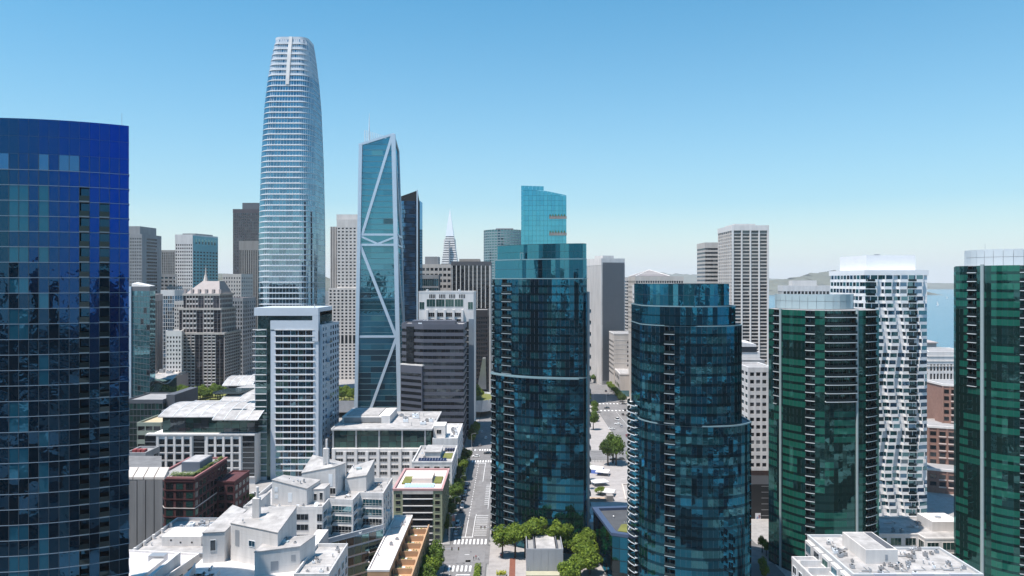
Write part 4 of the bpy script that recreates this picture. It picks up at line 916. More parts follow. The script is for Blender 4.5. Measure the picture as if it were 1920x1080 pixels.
# right of the teal tower
tw('flat grey tower with ribbed bright side behind the plaza street', para_l(1098, 800, 1128, 760, 1170, 768), 486, 760, 2, [26, 22, 26, 22], PALE, gl=[GLA[1]], pier=.55, span=.0, proud=.2, pier_proud=.55, top=6, pent=[(.2, .7, .2, .7, 4, PALE)])
_t = [o for o in bpy.data.objects if o.name.startswith('wall_piers')][-1]
def grey_front():
    P = para_l(1098, 800, 1128, 760, 1170, 768); T = _t.parent; W = Wall(P[0], P[1]); zt = wz(492, 760)
    MB().wbox(W, .9, W.L-.4, 4, zt, .3, .75).build('front_screen', mat('slate_face', (.14, .155, .175), .45, .2, var=.04), T)
    mb = MB()
    for i in range(30): mb.wbox(W, 1.2+i*W.L/30, 1.35+i*W.L/30, 4, zt-.2, .76, 1.0)
    mb.build('front_ribs', mat('slate_rib', (.20, .215, .235), .5, .2, var=.04), T, kind='stuff')
grey_front()
tw('small dark windowed block at the foot of the grey tower', rect(1128, 1150, 820, 25), 658, 820, 8, [6, 4, 6, 4], GREYC, pier=.3, span=.4)
tw('pale pinkish office slab with rounded end behind the narrow white tower', rect(1175, 1205, 900, 40), 522, 900, 28, [8, 6, 8, 6], BEIGE, piers=False, span=.55)
def beige_block():
    P = [(wx(1151, 715), 715.0), (125.0, 715.0), (125.0, 750.0), (wx(1151, 715), 750.0)]; zt = wz(627, 715)
    T = thing('office_building', 'beige banded office block with low wing behind the plaza street', 'office building', (*cen(P), 0)); MB().prism(P, 0, zt, 0, 1).build('wall', [BEIGE, ROOFG], T)
    MB().strip(P, -.3, .2, zt, zt+1, 0, True).build('parapet', PALE, T); W = Wall(P[0], P[1]); Wl = Wall(P[3], P[0])
    for f in range(9):
        z = 16+f*4.4
        if z > zt-5: break
        link('window_pane', pane_mesh(8.5, 1.9, GLA[0], 'window_pane'), T, W.M(W.L*.62, z, .04)); MB().wbox(W, 0, W.L, z+2.3, z+2.6, 0, .12).build('string_course', PALE, T)
        for k in range(4): link('window_pane', pane_mesh(5.2, 1.7, GLA[0], 'window_pane'), T, Wl.M(4.5+k*8.4, z, .04))
    Q = [(wx(1162, 676), 676.0), (130.0, 676.0), (130.0, 714.9), (wx(1153, 714.9), 714.9)]; MB().prism(Q, 0, 21.5, 0, 1).build('low_wing', [BEIGE, ROOFW], T)
    Wq = Wall(Q[0], Q[1]); link('window_pane', pane_mesh(4, 8, GLA[1], 'window_pane'), T, Wq.M(Wq.L*.42, 12, .05)); MB().strip(Q, -.3, .25, 20.6, 21.9, 0, True).build('wing_cornice', PALE, T)
    MB().wbox(Wq, 0, Wq.L, 1, 6.4, .0, .1).build('shopfront', GTEAL[1], T); Wz = Wall(Q[3], Q[0])
    for k in range(3):
        for j in range(2): link('window_pane', pane_mesh(7, 3, GLA[0], 'window_pane'), T, Wz.M(7+k*12, 10+j*7, .05))
beige_block()
def narrow_white():
    P = [(98.0, 560.0), (126.0, 560.0), (126.0, 604.0), (98.0, 604.0)]
    T = grid_bldg('office_tower', 'narrow white tower with sunlit balconied side left of the dark teal tower', 'tower', P, wz(537, 560), 27, [6, 8, 6, 5], WHITE, pier=.4, span=.5, proud=.6, top=6, gl=[GLA[0], GLA[2]], indiv=0)
    MB().prism([(101, 562), (126, 562), (126, 600), (101, 600)], wz(537, 560), wz(531, 562)).build('cap', PALE, T)
narrow_white()
def pyramid_roof():
    Y = 640.0; P = rect(1192, 1281, Y, 40); zt = wz(520, Y)
    T = grid_bldg('office_tower', 'grey tower with small glass pyramid roof peeping over the dark teal tower', 'tower', P, zt, 10, [20, 10, 20, 10], BEIGE, pier=.3, span=.55, z0=60, top=3)
    MB().prism(P, 0, 60).build('base', BEIGE, T)
    Q = [(wx(1192, Y), Y), (wx(1256, Y), Y), (wx(1256, Y), Y+34), (wx(1192, Y), Y+34)]; c = cen(Q); ap = (c[0], c[1], wz(506, Y+17)); zb = zt+1.0
    m = MB()
    for i in range(4):
        a, b = Q[i], Q[(i+1) % 4]; m.face([(*a, zb), (*b, zb), ap])
    m.build('pyramid_roof', mat('grey_roof_panel', (.22, .20, .20), .6, var=.1), T)
    rd = MB()
    for i in range(4): rd.tube((*Q[i], zb), ap, .5, .3)
    for k in (.35, .62, .85):
        rd.tube((Q[0][0]+(ap[0]-Q[0][0])*k, Q[0][1]+(ap[1]-Q[0][1])*k, zb+(ap[2]-zb)*k), (Q[1][0]+(ap[0]-Q[1][0])*k, Q[1][1]+(ap[1]-Q[1][1])*k, zb+(ap[2]-zb)*k), .2)
    rd.build('roof_ribs', PALE, T)
pyramid_roof()
tw('tall white gridded tower above the green glass tower', para_l(1348, 905, 1374, 850, 1439, 850), 424, 850, 42, [4, 4, 4, 7], PALE, gl=[GLA[0], GLA[1], GTEAL[2]], pier=.16, span=.34, proud=.7, pier_proud=1.3, top=5, pent=[(.1, .7, .1, .8, 3, PALE)], span_mat=BEIGE)
tw('beige banded tower left of the white gridded tower', rect(1322, 1352, 930, 40), 456, 930, 30, [6, 6, 6, 6], BEIGE, piers=False, span=.5, top=6)
def ledge_block():                                           # low white and grey roofs seen between the towers
    Y = 430.0; T = thing('office_building', 'pale curved roof block between the dark teal and green towers', 'office building', (wx(1405, Y), Y+10, 0))
    MB().box(wx(1385, Y), wx(1425, Y), Y, Y+25, 0, wz(660, Y)).build('wall', PALE, T); MB().prism(rect(1383, 1418, Y-.5, 20), wz(650, Y), [wz(640, Y), wz(646, Y), wz(643, Y), wz(640, Y)]).build('roof', WHITE, T)
    MB().box(wx(1388, Y), wx(1419, Y), Y-.3, Y+18, wz(660, Y), wz(650, Y)).build('window_band', GLA[0], T); MB().box(wx(1385, Y), wx(1425, Y), Y-8, Y-.4, 0, wz(672, Y)).build('front_block', GREYC, T)
ledge_block()
def terrace_white():
    Y = 352.0; P = rect(1404, 1450, Y, 22); zt = wz(692, Y); z0 = wz(882, Y)
    T = grid_bldg('apartment_building', 'white office block with rows of square windows between dark teal and green towers', 'office building', P, zt, 13, [4, 4, 4, 4], WHITE, gl=[GLA[0], GLA[2]], pier=.34, span=.5, proud=.35, top=1.5, indiv=60, z0=z0)
    MB().prism(offs(P, -1.2, True), 0, z0).build('base', BROWNB, T); MB().box(P[0][0], P[1][0], Y-6, Y+.9, 0, wz(905, Y-6)).build('front_podium', ROOFD, T)
    MB().box(P[0][0]-.4, P[1][0], Y-6.4, Y-5.6, wz(905, Y-6), wz(905, Y-6)+1.2).build('planter', PALE, T)
terrace_white()
tw('white flat-topped office block behind the green drum tower', para_l(1459, 545, 1468, 520, 1562, 520), 538, 520, 16, [14, 6, 14, 4], WHITE, gl=[GLA[0], GLA[1]], pier=.25, span=.4, top=3, pent=[(.2, .7, .2, .8, 4.5, PALE)])
def arched_block():
    Y = 470.0; P = [(wx(1742, Y), Y), (wx(1830, Y), Y), (wx(1830, Y), Y+30), (wx(1737, Y+24), Y+30)]
    T = grid_bldg('office_building', 'pale masonry block with tall vertical windows in front of the bay', 'office building', P, wz(662, Y), 9, [14, 8, 14, 6], PALE, gl=[GLA[0], GLA[1]], pier=.38, span=.3, proud=.5, top=7, indiv=80)
    for k in range(3): MB().strip(P, .56, .8, wz(668+k*9, Y)-.25, wz(668+k*9, Y)+.25, 0, True).build('cornice', PALE, T)
arched_block()
def brown_steps():
    Y = 395.0; T = thing('apartment_building', 'brown brick stepped block with pale rails beside the right green tower', 'apartment building', (wx(1790, Y), Y+15, 0))
    W = None
    for k, (pl, Yl, zt_py, Yf) in enumerate(((1768, 395, 722, 395), (1741, 385, 800, 385), (1741, 372, 880, 372))):
        z = wz(zt_py, Yf); x0, x1 = wx(pl, Yf), wx(1840, Yf)
        # the wall runs away to the right, so its roofline falls in the picture
        P = [(x0, Yf), (x1, Yf-11), (x1, Yf+18), (x0, Yf+18)]
        MB().prism(P, 0, z, 0, 1).build('wall', [BROWNB, ROOFG], T); MB().strip(P, -.4, .35, z-.4, z+.7, 0, True).build('parapet', PALE, T)
        W = Wall(P[0], P[1]); n = 7
        zz = z-3.2
        while zz > 2 and zz > z-(22 if k < 2 else 30):
            for i in range(n):
                s = (i+.5)*W.L/n
                link('window_pane', pane_mesh(W.L/n*.66, 2.0, GLA[0], 'window_pane'), T, W.M(s, zz, .06, .003))
                if i % 3: r = MB().wbox(W, s-W.L/n*.4, s+W.L/n*.4, zz-1.75, zz-1.2, .1, .5).build('window_rail', mat('pale_pink_rail', (.62, .50, .45), .8, var=.06), T)
            zz -= 3.6
        for i in range(n+1): MB().wbox(W, i*W.L/n-.35, i*W.L/n+.35, 0, z-.5, 0, .32).build('pier', BROWNB, T)
brown_steps()
def pier_shed():
    T = thing('pier_shed', 'small grey ferry shed standing out on the bay beyond the white tower', 'shed', (648, 1165, 0))
    MB().box(645, 668, 1175, 1215, -2.4, 8).build('wall', GREYC, T); MB().prism([(643, 1173), (670, 1173), (670, 1217), (643, 1217)], 8, [9.5, 9.5, 12, 12]).build('roof', PINKISH, T)
    MB().box(640, 676, 1168, 1222, -3.2, .6).build('deck', GREYC, T)
pier_shed()
# ------------------------------------------------------------------ mid-rise blocks left of the street
def pale_residential():
    Y = 395.0; x0, x1 = wx(478, Y), wx(597, Y); zt = wz(577, Y); D = 30.0
    T = thing('apartment_tower', 'white and glass apartment tower with thin slab ledges below the tallest tower', 'tower', ((x0+x1)/2, Y+15, 0))
    pm = mat('pale_blue_panel', (.58, .62, .67), .45, .1, var=.04)
    W = Wall((x0, Y), (x1, Y))
    def S(px): return wx(px, Y)-x0
    MB().prism([(x0, Y), (x1, Y), (x1, Y+D), (x0, Y+D)], 0, wz(620, Y), 0).build('wall', pm, T)
    MB().prism([(x0+.5, Y+3), (x1, Y+3), (x1, Y+D), (x0+.5, Y+D)], wz(620, Y), wz(585, Y)).build('upper_glass', glass('upper_aqua', (.40, .62, .66), (.015, .05, .055), .25), T)
    MB().wbox(W, -.3, W.L, wz(592, Y), zt, -D, .4).build('roof_canopy', pm, T); MB().wbox(W, S(586), W.L, wz(640, Y), wz(592.2, Y), -3, .4).build('frame_leg', pm, T)
    MB().wbox(W, S(507), S(590), wz(618, Y), wz(601, Y), -2.9, .2).build('upper_panel', pm, T)
    AQ = [glass('aqua_glass', (.45, .70, .70), (.03, .095, .09), .28), glass('aqua_glass_b', (.42, .66, .66), (.02, .06, .06), .28)]; fh = 3.39; zt0 = wz(617, Y); gl = [GLA[0], GBLUE[1], GTEAL[1], GGREEN[1], GTEAL[2]]; n = 0
    for f in range(24):
        z = zt0-f*fh
        if z < 2: break
        zc = z-1.95
        MB().wbox(W, S(515), S(590), z-.62, z-.16, .0, .55).build('slab_ledge', WHITE, T)
        for i in range(5):
            a = S(517)+i*(S(588)-S(517))/5; b = (S(588)-S(517))/5; g = gl[min(4, int(rnd(f, i, 2)*5))]
            link('window_pane', pane_mesh(b*.60, 2.4, g, 'window_pane'), T, W.M(a+b*.31, zc, .05, .004)); link('window_pane', pane_mesh(b*.29, 2.4, GLA[0] if rnd(f, i) < .6 else g, 'window_pane'), T, W.M(a+b*.78, zc, .05, .004))
        MB().wbox(W, S(477.5)-.9, S(500), z-.5, z-.16, -.5, 1.0).build('slab_ledge', WHITE, T)
        link('window_pane', pane_mesh(S(500)-S(479), fh-.7, AQ[int(rnd(f, 5)*2)], 'window_pane'), T, W.M((S(479)+S(500))/2, zc-.15, .06, .004))
    MB().wbox(W, S(500.5), S(507), 0, zt0+1.5, .03, .12).build('glass_strip', GGREEN[0], T)
    # side wing towards the street
    xs = x1+.1; xw = wx(600, Y); Q = [(xs, Y+1.5), (xs+1.4, Y+1.5), (xs+2.2, Y+37), (xs, Y+37)]; zs = wz(607, Y+10)
    sm = mat('blue_grey_panel', (.40, .50, .58), .4, .2, var=.05); MB().prism(Q, 0, zs, 0, 1).build('side_wing', [sm, ROOFG], T)
    V = Wall(Q[1], Q[2])
    for f in range(25):
        z = zs-2.6-f*fh
        if z < 1: break
        for i in range(7):
            if 1 < i < 3: continue
            link('window_pane', pane_mesh(2.3, 1.9, GBLUE[f % 2], 'window_pane'), T, V.M(3+i*5.0, z, .04, .004))
        if f % 3 == 2: b = MB().wbox(V, 9, 15, z-1.4, z-1.1, 0, 1.7).build('balcony', sm, T); MB().wbox(V, 9, 15, z-1.09, z-.1, 1.6, 1.68).build('railing', BAL, b)
    roof_kit(T, xs-1, xs+1, Y+6, Y+25, zs, 3, 1.2, 2); MB().tube((wx(586, Y), Y+4, zt), (wx(586, Y), Y+4, zt+2), .25).build('mast', STEEL, T)
pale_residential()

def wavy_government():
    Y = 386.0; T = thing('civic_building', 'civic block with white wave-shaped roof and gridded stone front', 'civic building', (-160, 430, 0))
    xa, xb = wx(300, Y), wx(478, Y); z1 = wz(816, Y); z2 = wz(784, Y)
    MB().box(xa-6, xb, Y, Y+50, 0, z1, 0).build('wall', PALE, T)
    W = Wall((xa-6, Y), (xb, Y))
    def S(px): return wx(px, Y)-(xa-6)
    MB().wbox(W, S(274), W.L, z1, z1+.7, -3, .6).build('cornice', PALE, T)
    for a, b in ((271, 293), (362, 384), (454, 478)): # recessed dark glass between the stone grids
        MB().wbox(W, S(a)+.2, S(b)-.2, wz(893, Y), z1-.4, .02, .1).build('glass_bay', GLA[0], T)
        for k in range(7): MB().wbox(W, S(a)+.2, S(b)-.2, wz(893, Y)+1.5+k*2.7, wz(893, Y)+1.7+k*2.7, .11, .2).build('glazing_bar', STEEL, T)
    for g0 in (295, 387):
        for i in range(4):
            for r in range(6):
                s = S(g0+9+i*15.6); z = wz(828.5+r*14.2, Y)
                if r == 5 and g0 < 300: continue
                link('window_pane', pane_mesh(2.9, 2.8, GLA[0], 'window_pane'), T, W.M(s, z, .04, .003)); MB().wbox(W, s-1.7, s+1.7, z-1.75, z-1.45, 0, .5).build('sill', WHITE, T)
        for i in range(5): MB().wbox(W, S(g0+1+i*15.6)-.55, S(g0+1+i*15.6)+.55, wz(893, Y), z1-.3, 0, .45).build('pier', PALE, T)
    MB().wbox(W, S(400), W.L, wz(893, Y)-.6, wz(893, Y), 0, .7).build('ledge', WHITE, T)
    # glazed attic
    MB().box(xa, xb-1, Y+3, Y+48, z1+.01, z2).build('attic', GLA[0], T); Wg = Wall((xa, Y+3), (xb-1, Y+3))
    for r in range(3):
        for i in range(12): link('pane', pane_mesh(Wg.L/12-.15, (z2-z1)/3-.15, [GGREEN[0], GLA[1], GGREEN[1]][int(rnd(r, i)*2.3)]), T, Wg.M((i+.5)*Wg.L/12, z1+(r+.5)*(z2-z1)/3, .1, .004))
    # wave roof: curved sheet with standing seams, in strips
    def wave(x0, x1, y0, y1, za, amp, zb, name='roof_sheet', n=14):
        ns = 4
        for k in range(ns):
            a, b = x0+(x1-x0)*k/ns+.06, x0+(x1-x0)*(k+1)/ns-.06; V = []; mb = MB()
            for j in range(n+1):
                t = j/n; y = y0+(y1-y0)*t; z = za+(zb-za)*t+amp*math.sin(math.pi*min(1, t*1.1))*(1-.25*t)
                V.append((y, z))
            for (ya, zaa), (yb, zbb) in zip(V, V[1:]):
                mb.hexa([(a, ya, zaa-.4), (b, ya, zaa-.4), (b, yb, zbb-.4), (a, yb, zbb-.4), (a, ya, zaa), (b, ya, zaa), (b, yb, zbb), (a, yb, zbb)])
            mb.build(name, ROOFW, T)
        for k in range(ns+1):
            x = x0+(x1-x0)*k/ns; mb = MB()
            for j in range(n):
                t, u = j/n, (j+1)/n
                f = lambda t: za+(zb-za)*t+amp*math.sin(math.pi*min(1, t*1.1))*(1-.25*t)
                mb.hexa([(x-.12, y0+(y1-y0)*t, f(t)), (x+.12, y0+(y1-y0)*t, f(t)), (x+.12, y0+(y1-y0)*u, f(u)), (x-.12, y0+(y1-y0)*u, f(u)), (x-.12, y0+(y1-y0)*t, f(t)+.2), (x+.12, y0+(y1-y0)*t, f(t)+.2), (x+.12, y0+(y1-y0)*u, f(u)+.2), (x-.12, y0+(y1-y0)*u, f(u)+.2)])
            mb.build('roof_seam', WHITE2, T)
    xm = wx(400, Y)
    wave(xa-1.5, xm-.3, Y+1, Y+48, z2+.5, 3.6, z2+1.5); wave(xm, xb+2, Y-1.5, Y+48, z2-.6, 4.6, z2+1.5)
    wave(xa+10, xb+2, Y+49, Y+112, z2-1, 4.0, z2+2.2); MB().box(xa+12, xb, Y+50, Y+110, 0, z2-2).build('rear_wall', GLA[1], T)
    x0, x1 = wx(386, 436), wx(437, 436); MB().prism([(x0, 446), (x1, 446), (x1+3, 463), (x0+4, 463)], z2+3.5, z2+4.7).build('roof_light', glass('roof_light_glass', (.5, .6, .65), (.03, .045, .05), .12), T)
    x0, x1 = wx(448, 405), wx(474, 405); MB().prism([(x0, 395), (x1, 395), (x1+2, 411), (x0+4, 411)], z2+2.6, [z2+2.9, z2+2.9, z2+4.9, z2+4.9]).build('roof_light', MATS['roof_light_glass'], T)
    wave(wx(425, 520), wx(480, 520), 512, 545, wz(722, 515), 3.5, wz(705, 540)); MB().box(wx(430, 515), wx(480, 515), 514, 545, 0, wz(723, 515)).build('rear_block', GLA[0], T)
wavy_government()

def government_right():
    Y = 392.0; xa, xb = wx(622, Y), wx(808, Y); zt = wz(806, Y); T = thing('civic_building', 'long white roofed civic block with green glazed attic left of the street', 'civic building', ((xa+xb)/2, Y+26, 0))
    zm = wz(841, Y); MB().box(xa, xb, Y, Y+52, 0, zm, 0).build('wall', PALE, T); MB().box(xa, xb, Y+2, Y+52, zm+.01, zt-.5).build('attic', GLA[0], T)
    W = Wall((xa, Y), (xb, Y)); Wg = Wall((xa, Y+2), (xb, Y+2))
    for r in range(3):
        for i in range(14): link('pane', pane_mesh(W.L/14-.18, (zt-zm)/3-.3, GGREEN[int(rnd(r, i)*2)]), T, Wg.M((i+.5)*W.L/14, zm+(r+.5)*(zt-zm)/3, .1, .005))
    for i in range(5): MB().wbox(Wg, i*W.L/4.3, i*W.L/4.3+.8, zm, zt, .15, .7).build('attic_pier', STEEL, T)
    MB().box(xa-.6, xb+.6, Y+.6, Y+53, zt-.49, zt).build('roof', ROOFW, T); MB().strip([(xa-.6, Y+.6), (xb+.6, Y+.6), (xb+.6, Y+53), (xa-.6, Y+53)], -.4, 0, zt+.01, zt+.5, 0, True).build('parapet', WHITE, T)
    for r in range(6):
        for i in range(9):
            z = zm-2.6-r*3.45; s = 4+i*5.8
            if z < 2: continue
            window(T, W, s, z, 4.0, 1.9, 3, PALE, GLA[0])
    for i in range(10): MB().wbox(W, 1.1+i*5.8-.7, 1.1+i*5.8+.7, 0, zm-.1-(1.5 if i % 2 else 0), 0, .5).build('pier', PALE, T)
    MB().box(wx(640, 410), wx(728, 410), 412, 440, zt, zt+3.4, 0).build('plant_room', PALE, T); MB().box(wx(644, 410), wx(718, 410), 411.2, 411.9, zt+.5, zt+2.8).build('louvre', GREYC, T)
    MB().box(wx(640, 410)+2, wx(728, 410)-6, 414, 438, zt+3.41, zt+3.9).build('plant_roof', ROOFW, T); MB().box(wx(715, 410), wx(731, 410), 410, 436, zt+.01, zt+4.2).build('stair_tower', WHITE, T)
    roof_kit(T, wx(735, 400), xb-2, 400, 438, zt, 16, 2.6, 12); roof_kit(T, xa+2, wx(635, 400), 396, 440, zt, 5, 1.4, 13)
    # annex at the corner
    za = wz(822, Y); MB().box(xb+.7, -28.6, Y+.5, Y+42, 0, za-.9).build('annex', WHITE, T); MB().strip([(xb+.7, Y+.5), (-28.6, Y+.5), (-28.6, Y+42), (xb+.7, Y+42)], -.4, 0, za-.89, za, 0, True).build('annex_parapet', WHITE, T)
    MB().box(xb+.71, xb+7, Y+5, Y+16, za-.88, zt+1.2).build('stair_box', PALE, T); Wa = Wall((-28.6, Y+.5), (-28.6, Y+42))
    window(T, Wall((xb+.71, Y+5), (xb+7, Y+5)), 3, zt-2, 2.6, 2.4, 2, PALE, GLA[0])
    for r in range(6):
        for i in range(9): window(T, Wa, 3+i*4.4, 3+r*3.3, 2.4, 1.8, 2, WHITE2, GLA[1])
    roof_kit(T, xb+9, -30, Y+4, Y+38, za-.9, 14, 1.6, 14)
government_right()

def white_roof_block():
    x0, x1, y0, y1, z = -47.3, -28.4, 353, 387, 20.0; T = thing('apartment_building', 'white block with solar panels and penthouse on its roof, beside the street trees', 'apartment building', ((x0+x1)/2, 370, 0))
    P = [(x0, y0), (x1, y0), (x1, y1), (x0, y1)]; MB().prism(P, 0, z-.9, 0, 1).build('wall', [WHITE, ROOFW], T); MB().strip(P, -.45, .1, z-.89, z, 0, True).build('parapet', WHITE, T)
    W = Wall(P[0], P[1]); R = Wall(P[1], P[2])
    for i in range(4):
        for r in range(5): window(T, W, 2.4+i*4.7, 16.6-r*3.3, 2.7, 2.3, 2, WHITE, GGREEN[(i+r) % 2])
    for i in range(8):
        for r in range(5): window(T, R, 2.4+i*4.1, 16.6-r*3.3, 2.2, 1.9, 2, WHITE2, GLA[(i*3+r) % 2])
    MB().box(x0+5, x1-6.5, y0+10, y1-9, z-.88, z+2.0, 0).build('penthouse', WHITE, T); MB().box(x0+4.6, x1-6.1, y0+9.6, y1-8.6, z+2.01, z+2.3).build('penthouse_roof', ROOFW, T)
    sp = glass('solar_cell', (.4, .45, .55), (.015, .02, .05), .1)
    for k in range(10): a = x0+2.5+k*1.35; MB().hexa([(a, y0+3, z-.6), (a+1.2, y0+3, z-.6), (a+1.2, y0+6.5, z+.1), (a, y0+6.5, z+.1), (a, y0+3, z-.5), (a+1.2, y0+3, z-.5), (a+1.2, y0+6.5, z+.2), (a, y0+6.5, z+.2)]).build('solar_panel', sp, T)
    for k in range(4): a = x1-5.8+k*1.3; MB().box(a, a+1.15, y1-10, y1-4, z-.3, z-.2).build('solar_panel', sp, T)
    MB().box(x1-5.6, x1-1, y0+9, y0+20, z-.88, z-.6).build('roof_garden', LAWN, T); roof_kit(T, x0+2, x0+5, y0+9, y1-4, z-.88, 5, 1.2, 15)
white_roof_block()

def pink_roof_block():
    x0, x1, y0, y1, z = -47.6, -28.0, 299.5, 332, 22.0; T = thing('office_building', 'olive block with dark glazed bands and pink edged roof with blue panels', 'office building', ((x0+x1)/2, 316, 0))
    P = [(x0, y0), (x1, y0), (x1, y1), (x0, y1)]; MB().prism(P, 0, z-.8, 0, 1).build('wall', [OLIVE, mat('pale_pink_roof', (.66, .56, .53), .85, var=.08)], T); MB().strip(P, -.5, .35, z-.79, z, 0, True).build('parapet', PINKT, T)
    W = Wall(P[0], P[1]); R = Wall(P[1], P[2])
    MB().wbox(W, 3.8, 15.8, 0, z-2.2, 0, .12).build('glass_front', GLA[0], T); MB().wbox(W, 3.6, 16.0, z-2.19, z-.81, 0, .3).build('front_cap', BEIGE, T)
    for r in range(7): MB().wbox(W, 3.8, 15.8, 1.2+r*2.75, 1.55+r*2.75, .13, .45).build('front_band', PALE, T)
    for r in range(7):
        for s in (1.9, 17.7): window(T, W, s, 2.6+r*2.75, 2.1, 1.7, 1, OLIVE, GLA[0])
        for i in range(7): window(T, R, 2.6+i*4.5, 2.6+r*2.75, 2.4, 1.7, 2, OLIVE, GLA[(i+r) % 2])
    pb = mat('blue_skylight', (.42, .58, .75), .3, var=.1, scale=2)
    for k in range(11): a = x0+3.6+k*1.12; MB().hexa([(a, y0+4.2, z-.7), (a+1, y0+4.2, z-.7), (a+1, y0+8, z-.2), (a, y0+8, z-.2), (a, y0+4.2, z-.55), (a+1, y0+4.2, z-.55), (a+1, y0+8, z-.05), (a, y0+8, z-.05)]).build('skylight_panel', pb, T)
    MB().box(x0+6, x1-5.2, y0+11, y0+22, z-.79, z+1.2, 0).build('penthouse', mat('cream_wall', (.68, .60, .54), .85, var=.06), T); MB().box(x0+2, x0+5.5, y0+9, y0+20, z-.78, z-.3).build('roof_garden', LAWN, T); MB().box(x1-4.6, x1-1.4, y0+10, y0+20, z-.78, z-.3).build('roof_garden', LAWN, T)
pink_roof_block()

def tan_terraces():
    x0, x1, y0, y1, z = -43.4, -30.6, 224, 276.5, 18.0; T = thing('apartment_building', 'tan stucco block with planted roof terraces beside the street trees', 'apartment building', ((x0+x1)/2, 250, 0))
    xm = -36.8; MB().box(x0, xm, y0, y1, 0, z, 0).build('wall', TAN, T); MB().box(x0, xm-.4, y0+.4, y1-.4, z+.005, z+.1).build('roof', mat('pale_sand_roof', (.66, .58, .54), .9, var=.1), T); MB().strip([(x0, y0), (xm, y0), (xm, y1), (x0, y1)], -.35, .05, z+.004, z+.6, 0, True).build('parapet', PALE, T)
    MB().box(xm+.06, x1, y0, y1, 0, z-4.2).build('terrace_block', TAN, T); MB().strip([(x1, y0), (x1, y1)], -.4, .05, z-4.19, z-2.9).build('terrace_parapet', TAN, T)
    for k in range(7):
        y = y0+1.5+k*7.4; MB().box(xm+.2, x1-.5, y-.15, y+.15, z-4.19, z-2.4).build('terrace_divider', TAN, T)
        g = MB(); r = random.Random(k)
        for j in range(60):
            a, b, c = r.uniform(xm+1, x1-.9), y+1.1+r.uniform(-.6, .6), z-4.1+r.uniform(.1, 1.1+.6*r.random()); q = .28
            g.face([(a-q, b, c-q*r.random()), (a+q*.3, b-q, c), (a+q, b+q*.4, c+q), (a-q*.2, b+q, c+q*.4)])
        g.build('planting', mat('terrace_plants', (.13, .16, .03), .9, var=.4, scale=2), T)
        MB().tube((xm+2.4, y+3.6, z-4.19), (xm+2.4, y+3.6, z-3.5), .08).tube((xm+2.4, y+3.6, z-3.5), (xm+2.4, y+3.6, z-3.42), .6, n=12).build('terrace_table', WHITE2, T)
        MB().wbox(Wall((xm+.05, y0), (xm+.05, y1)), y-y0+2, y-y0+5.2, z-4, z-1.4, .02, .08).build('terrace_window', GLA[1], T)
    R = Wall((x1, y0), (x1, y1))
    for i in range(10):
        for r in range(4): window(T, R, 3+i*5, 2.2+r*3.1, 2.2, 1.7, 2, TAN, GLA[0])
    roof_kit(T, x0+1, xm-1, y0+6, y1-5, z+.1, 9, 1.3, 21)
    f = Wall((x0, y0), (x1, y0)); MB().wbox(f, 7, 12.8, 9.5, 10.1, 0, .5).build('cornice', TAN, T)
tan_terraces()

def brick_block():
    T = thing('apartment_building', 'dark red brick block with planted roof and grey roof hut', 'apartment building', (-132, 310, 0)); z = 28.0
    P = [(-141.5, 301), (-137.0, 294.5), (-125.0, 294.0), (-125.0, 327.5), (-141.5, 327.5)]
    MB().prism(P, 0, z-.8, 0, 1).build('wall', [BRICK, ROOFG], T); MB().strip(P, -.5, .3, z-.79, z, 0, True).build('parapet', PINKT if False else mat('brick_cap', (.30, .13, .13), .8, var=.1), T)
    for e, W in enumerate(walls(P)[:3]):
        n = max(1, int(W.L//3.6))
        for r in range(7):
            for i in range(n):
                s = (i+.5)*W.L/n; window(T, W, s, 3.3+r*3.5, W.L/n*.72, 2.5, 2, BLACK, GLA[0] if rnd(e, r, i) < .7 else GGREEN[1])
            MB().wbox(W, 0, W.L, 5.1+r*3.5, 5.35+r*3.5, 0, .2).build('string_course', BRICK if r != 3 else PALE, T)
    MB().box(-135, -127.5, 305, 318, z-.78, z+3.2, 0).build('roof_hut', mat('blue_grey_hut', (.15, .17, .21), .7, var=.08), T); MB().box(-134.5, -128, 305.5, 317.5, z+3.21, z+3.35).build('hut_roof', ROOFW, T)
    g = MB(); r = random.Random(5)
    for j in range(900):
        side = r.random(); a, b = (r.uniform(-127, -125.8), r.uniform(296, 326)) if side < .6 else (r.uniform(-136, -126), r.uniform(295.3, 300)); c = z-.7+r.uniform(0, 1.6); q = .35
        g.face([(a-q, b, c-q*r.random()), (a+q*.3, b-q, c), (a+q, b+q*.4, c+q), (a-q*.2, b+q, c+q*.4)])
    g.build('roof_planting', mat('roof_plants', (.12, .17, .035), .9, var=.4, scale=2), T, kind='stuff')
    MB().box(-124.9, -117.5, 316, 334, 0, 20, 0).build('annex', BRICK, T); A = Wall((-117.5, 316), (-117.5, 334)); B = Wall((-124.9, 316), (-117.5, 316))
    for r in range(5):
        for i in range(4): window(T, A, 2.4+i*4.4, 3.2+r*3.5, 2.9, 2.3, 2, BLACK, GLA[2] if r > 2 else GLA[0])
        for i in range(2): window(T, B, 2+i*3.6, 3.2+r*3.5, 2.4, 2.3, 2, BLACK, GLA[0])
    MB().strip([(-124.9, 316), (-117.5, 316), (-117.5, 334), (-124.9, 334)], -.3, .2, 19.9, 20.6, 0, True).build('annex_parapet', BRICK, T)
brick_block()
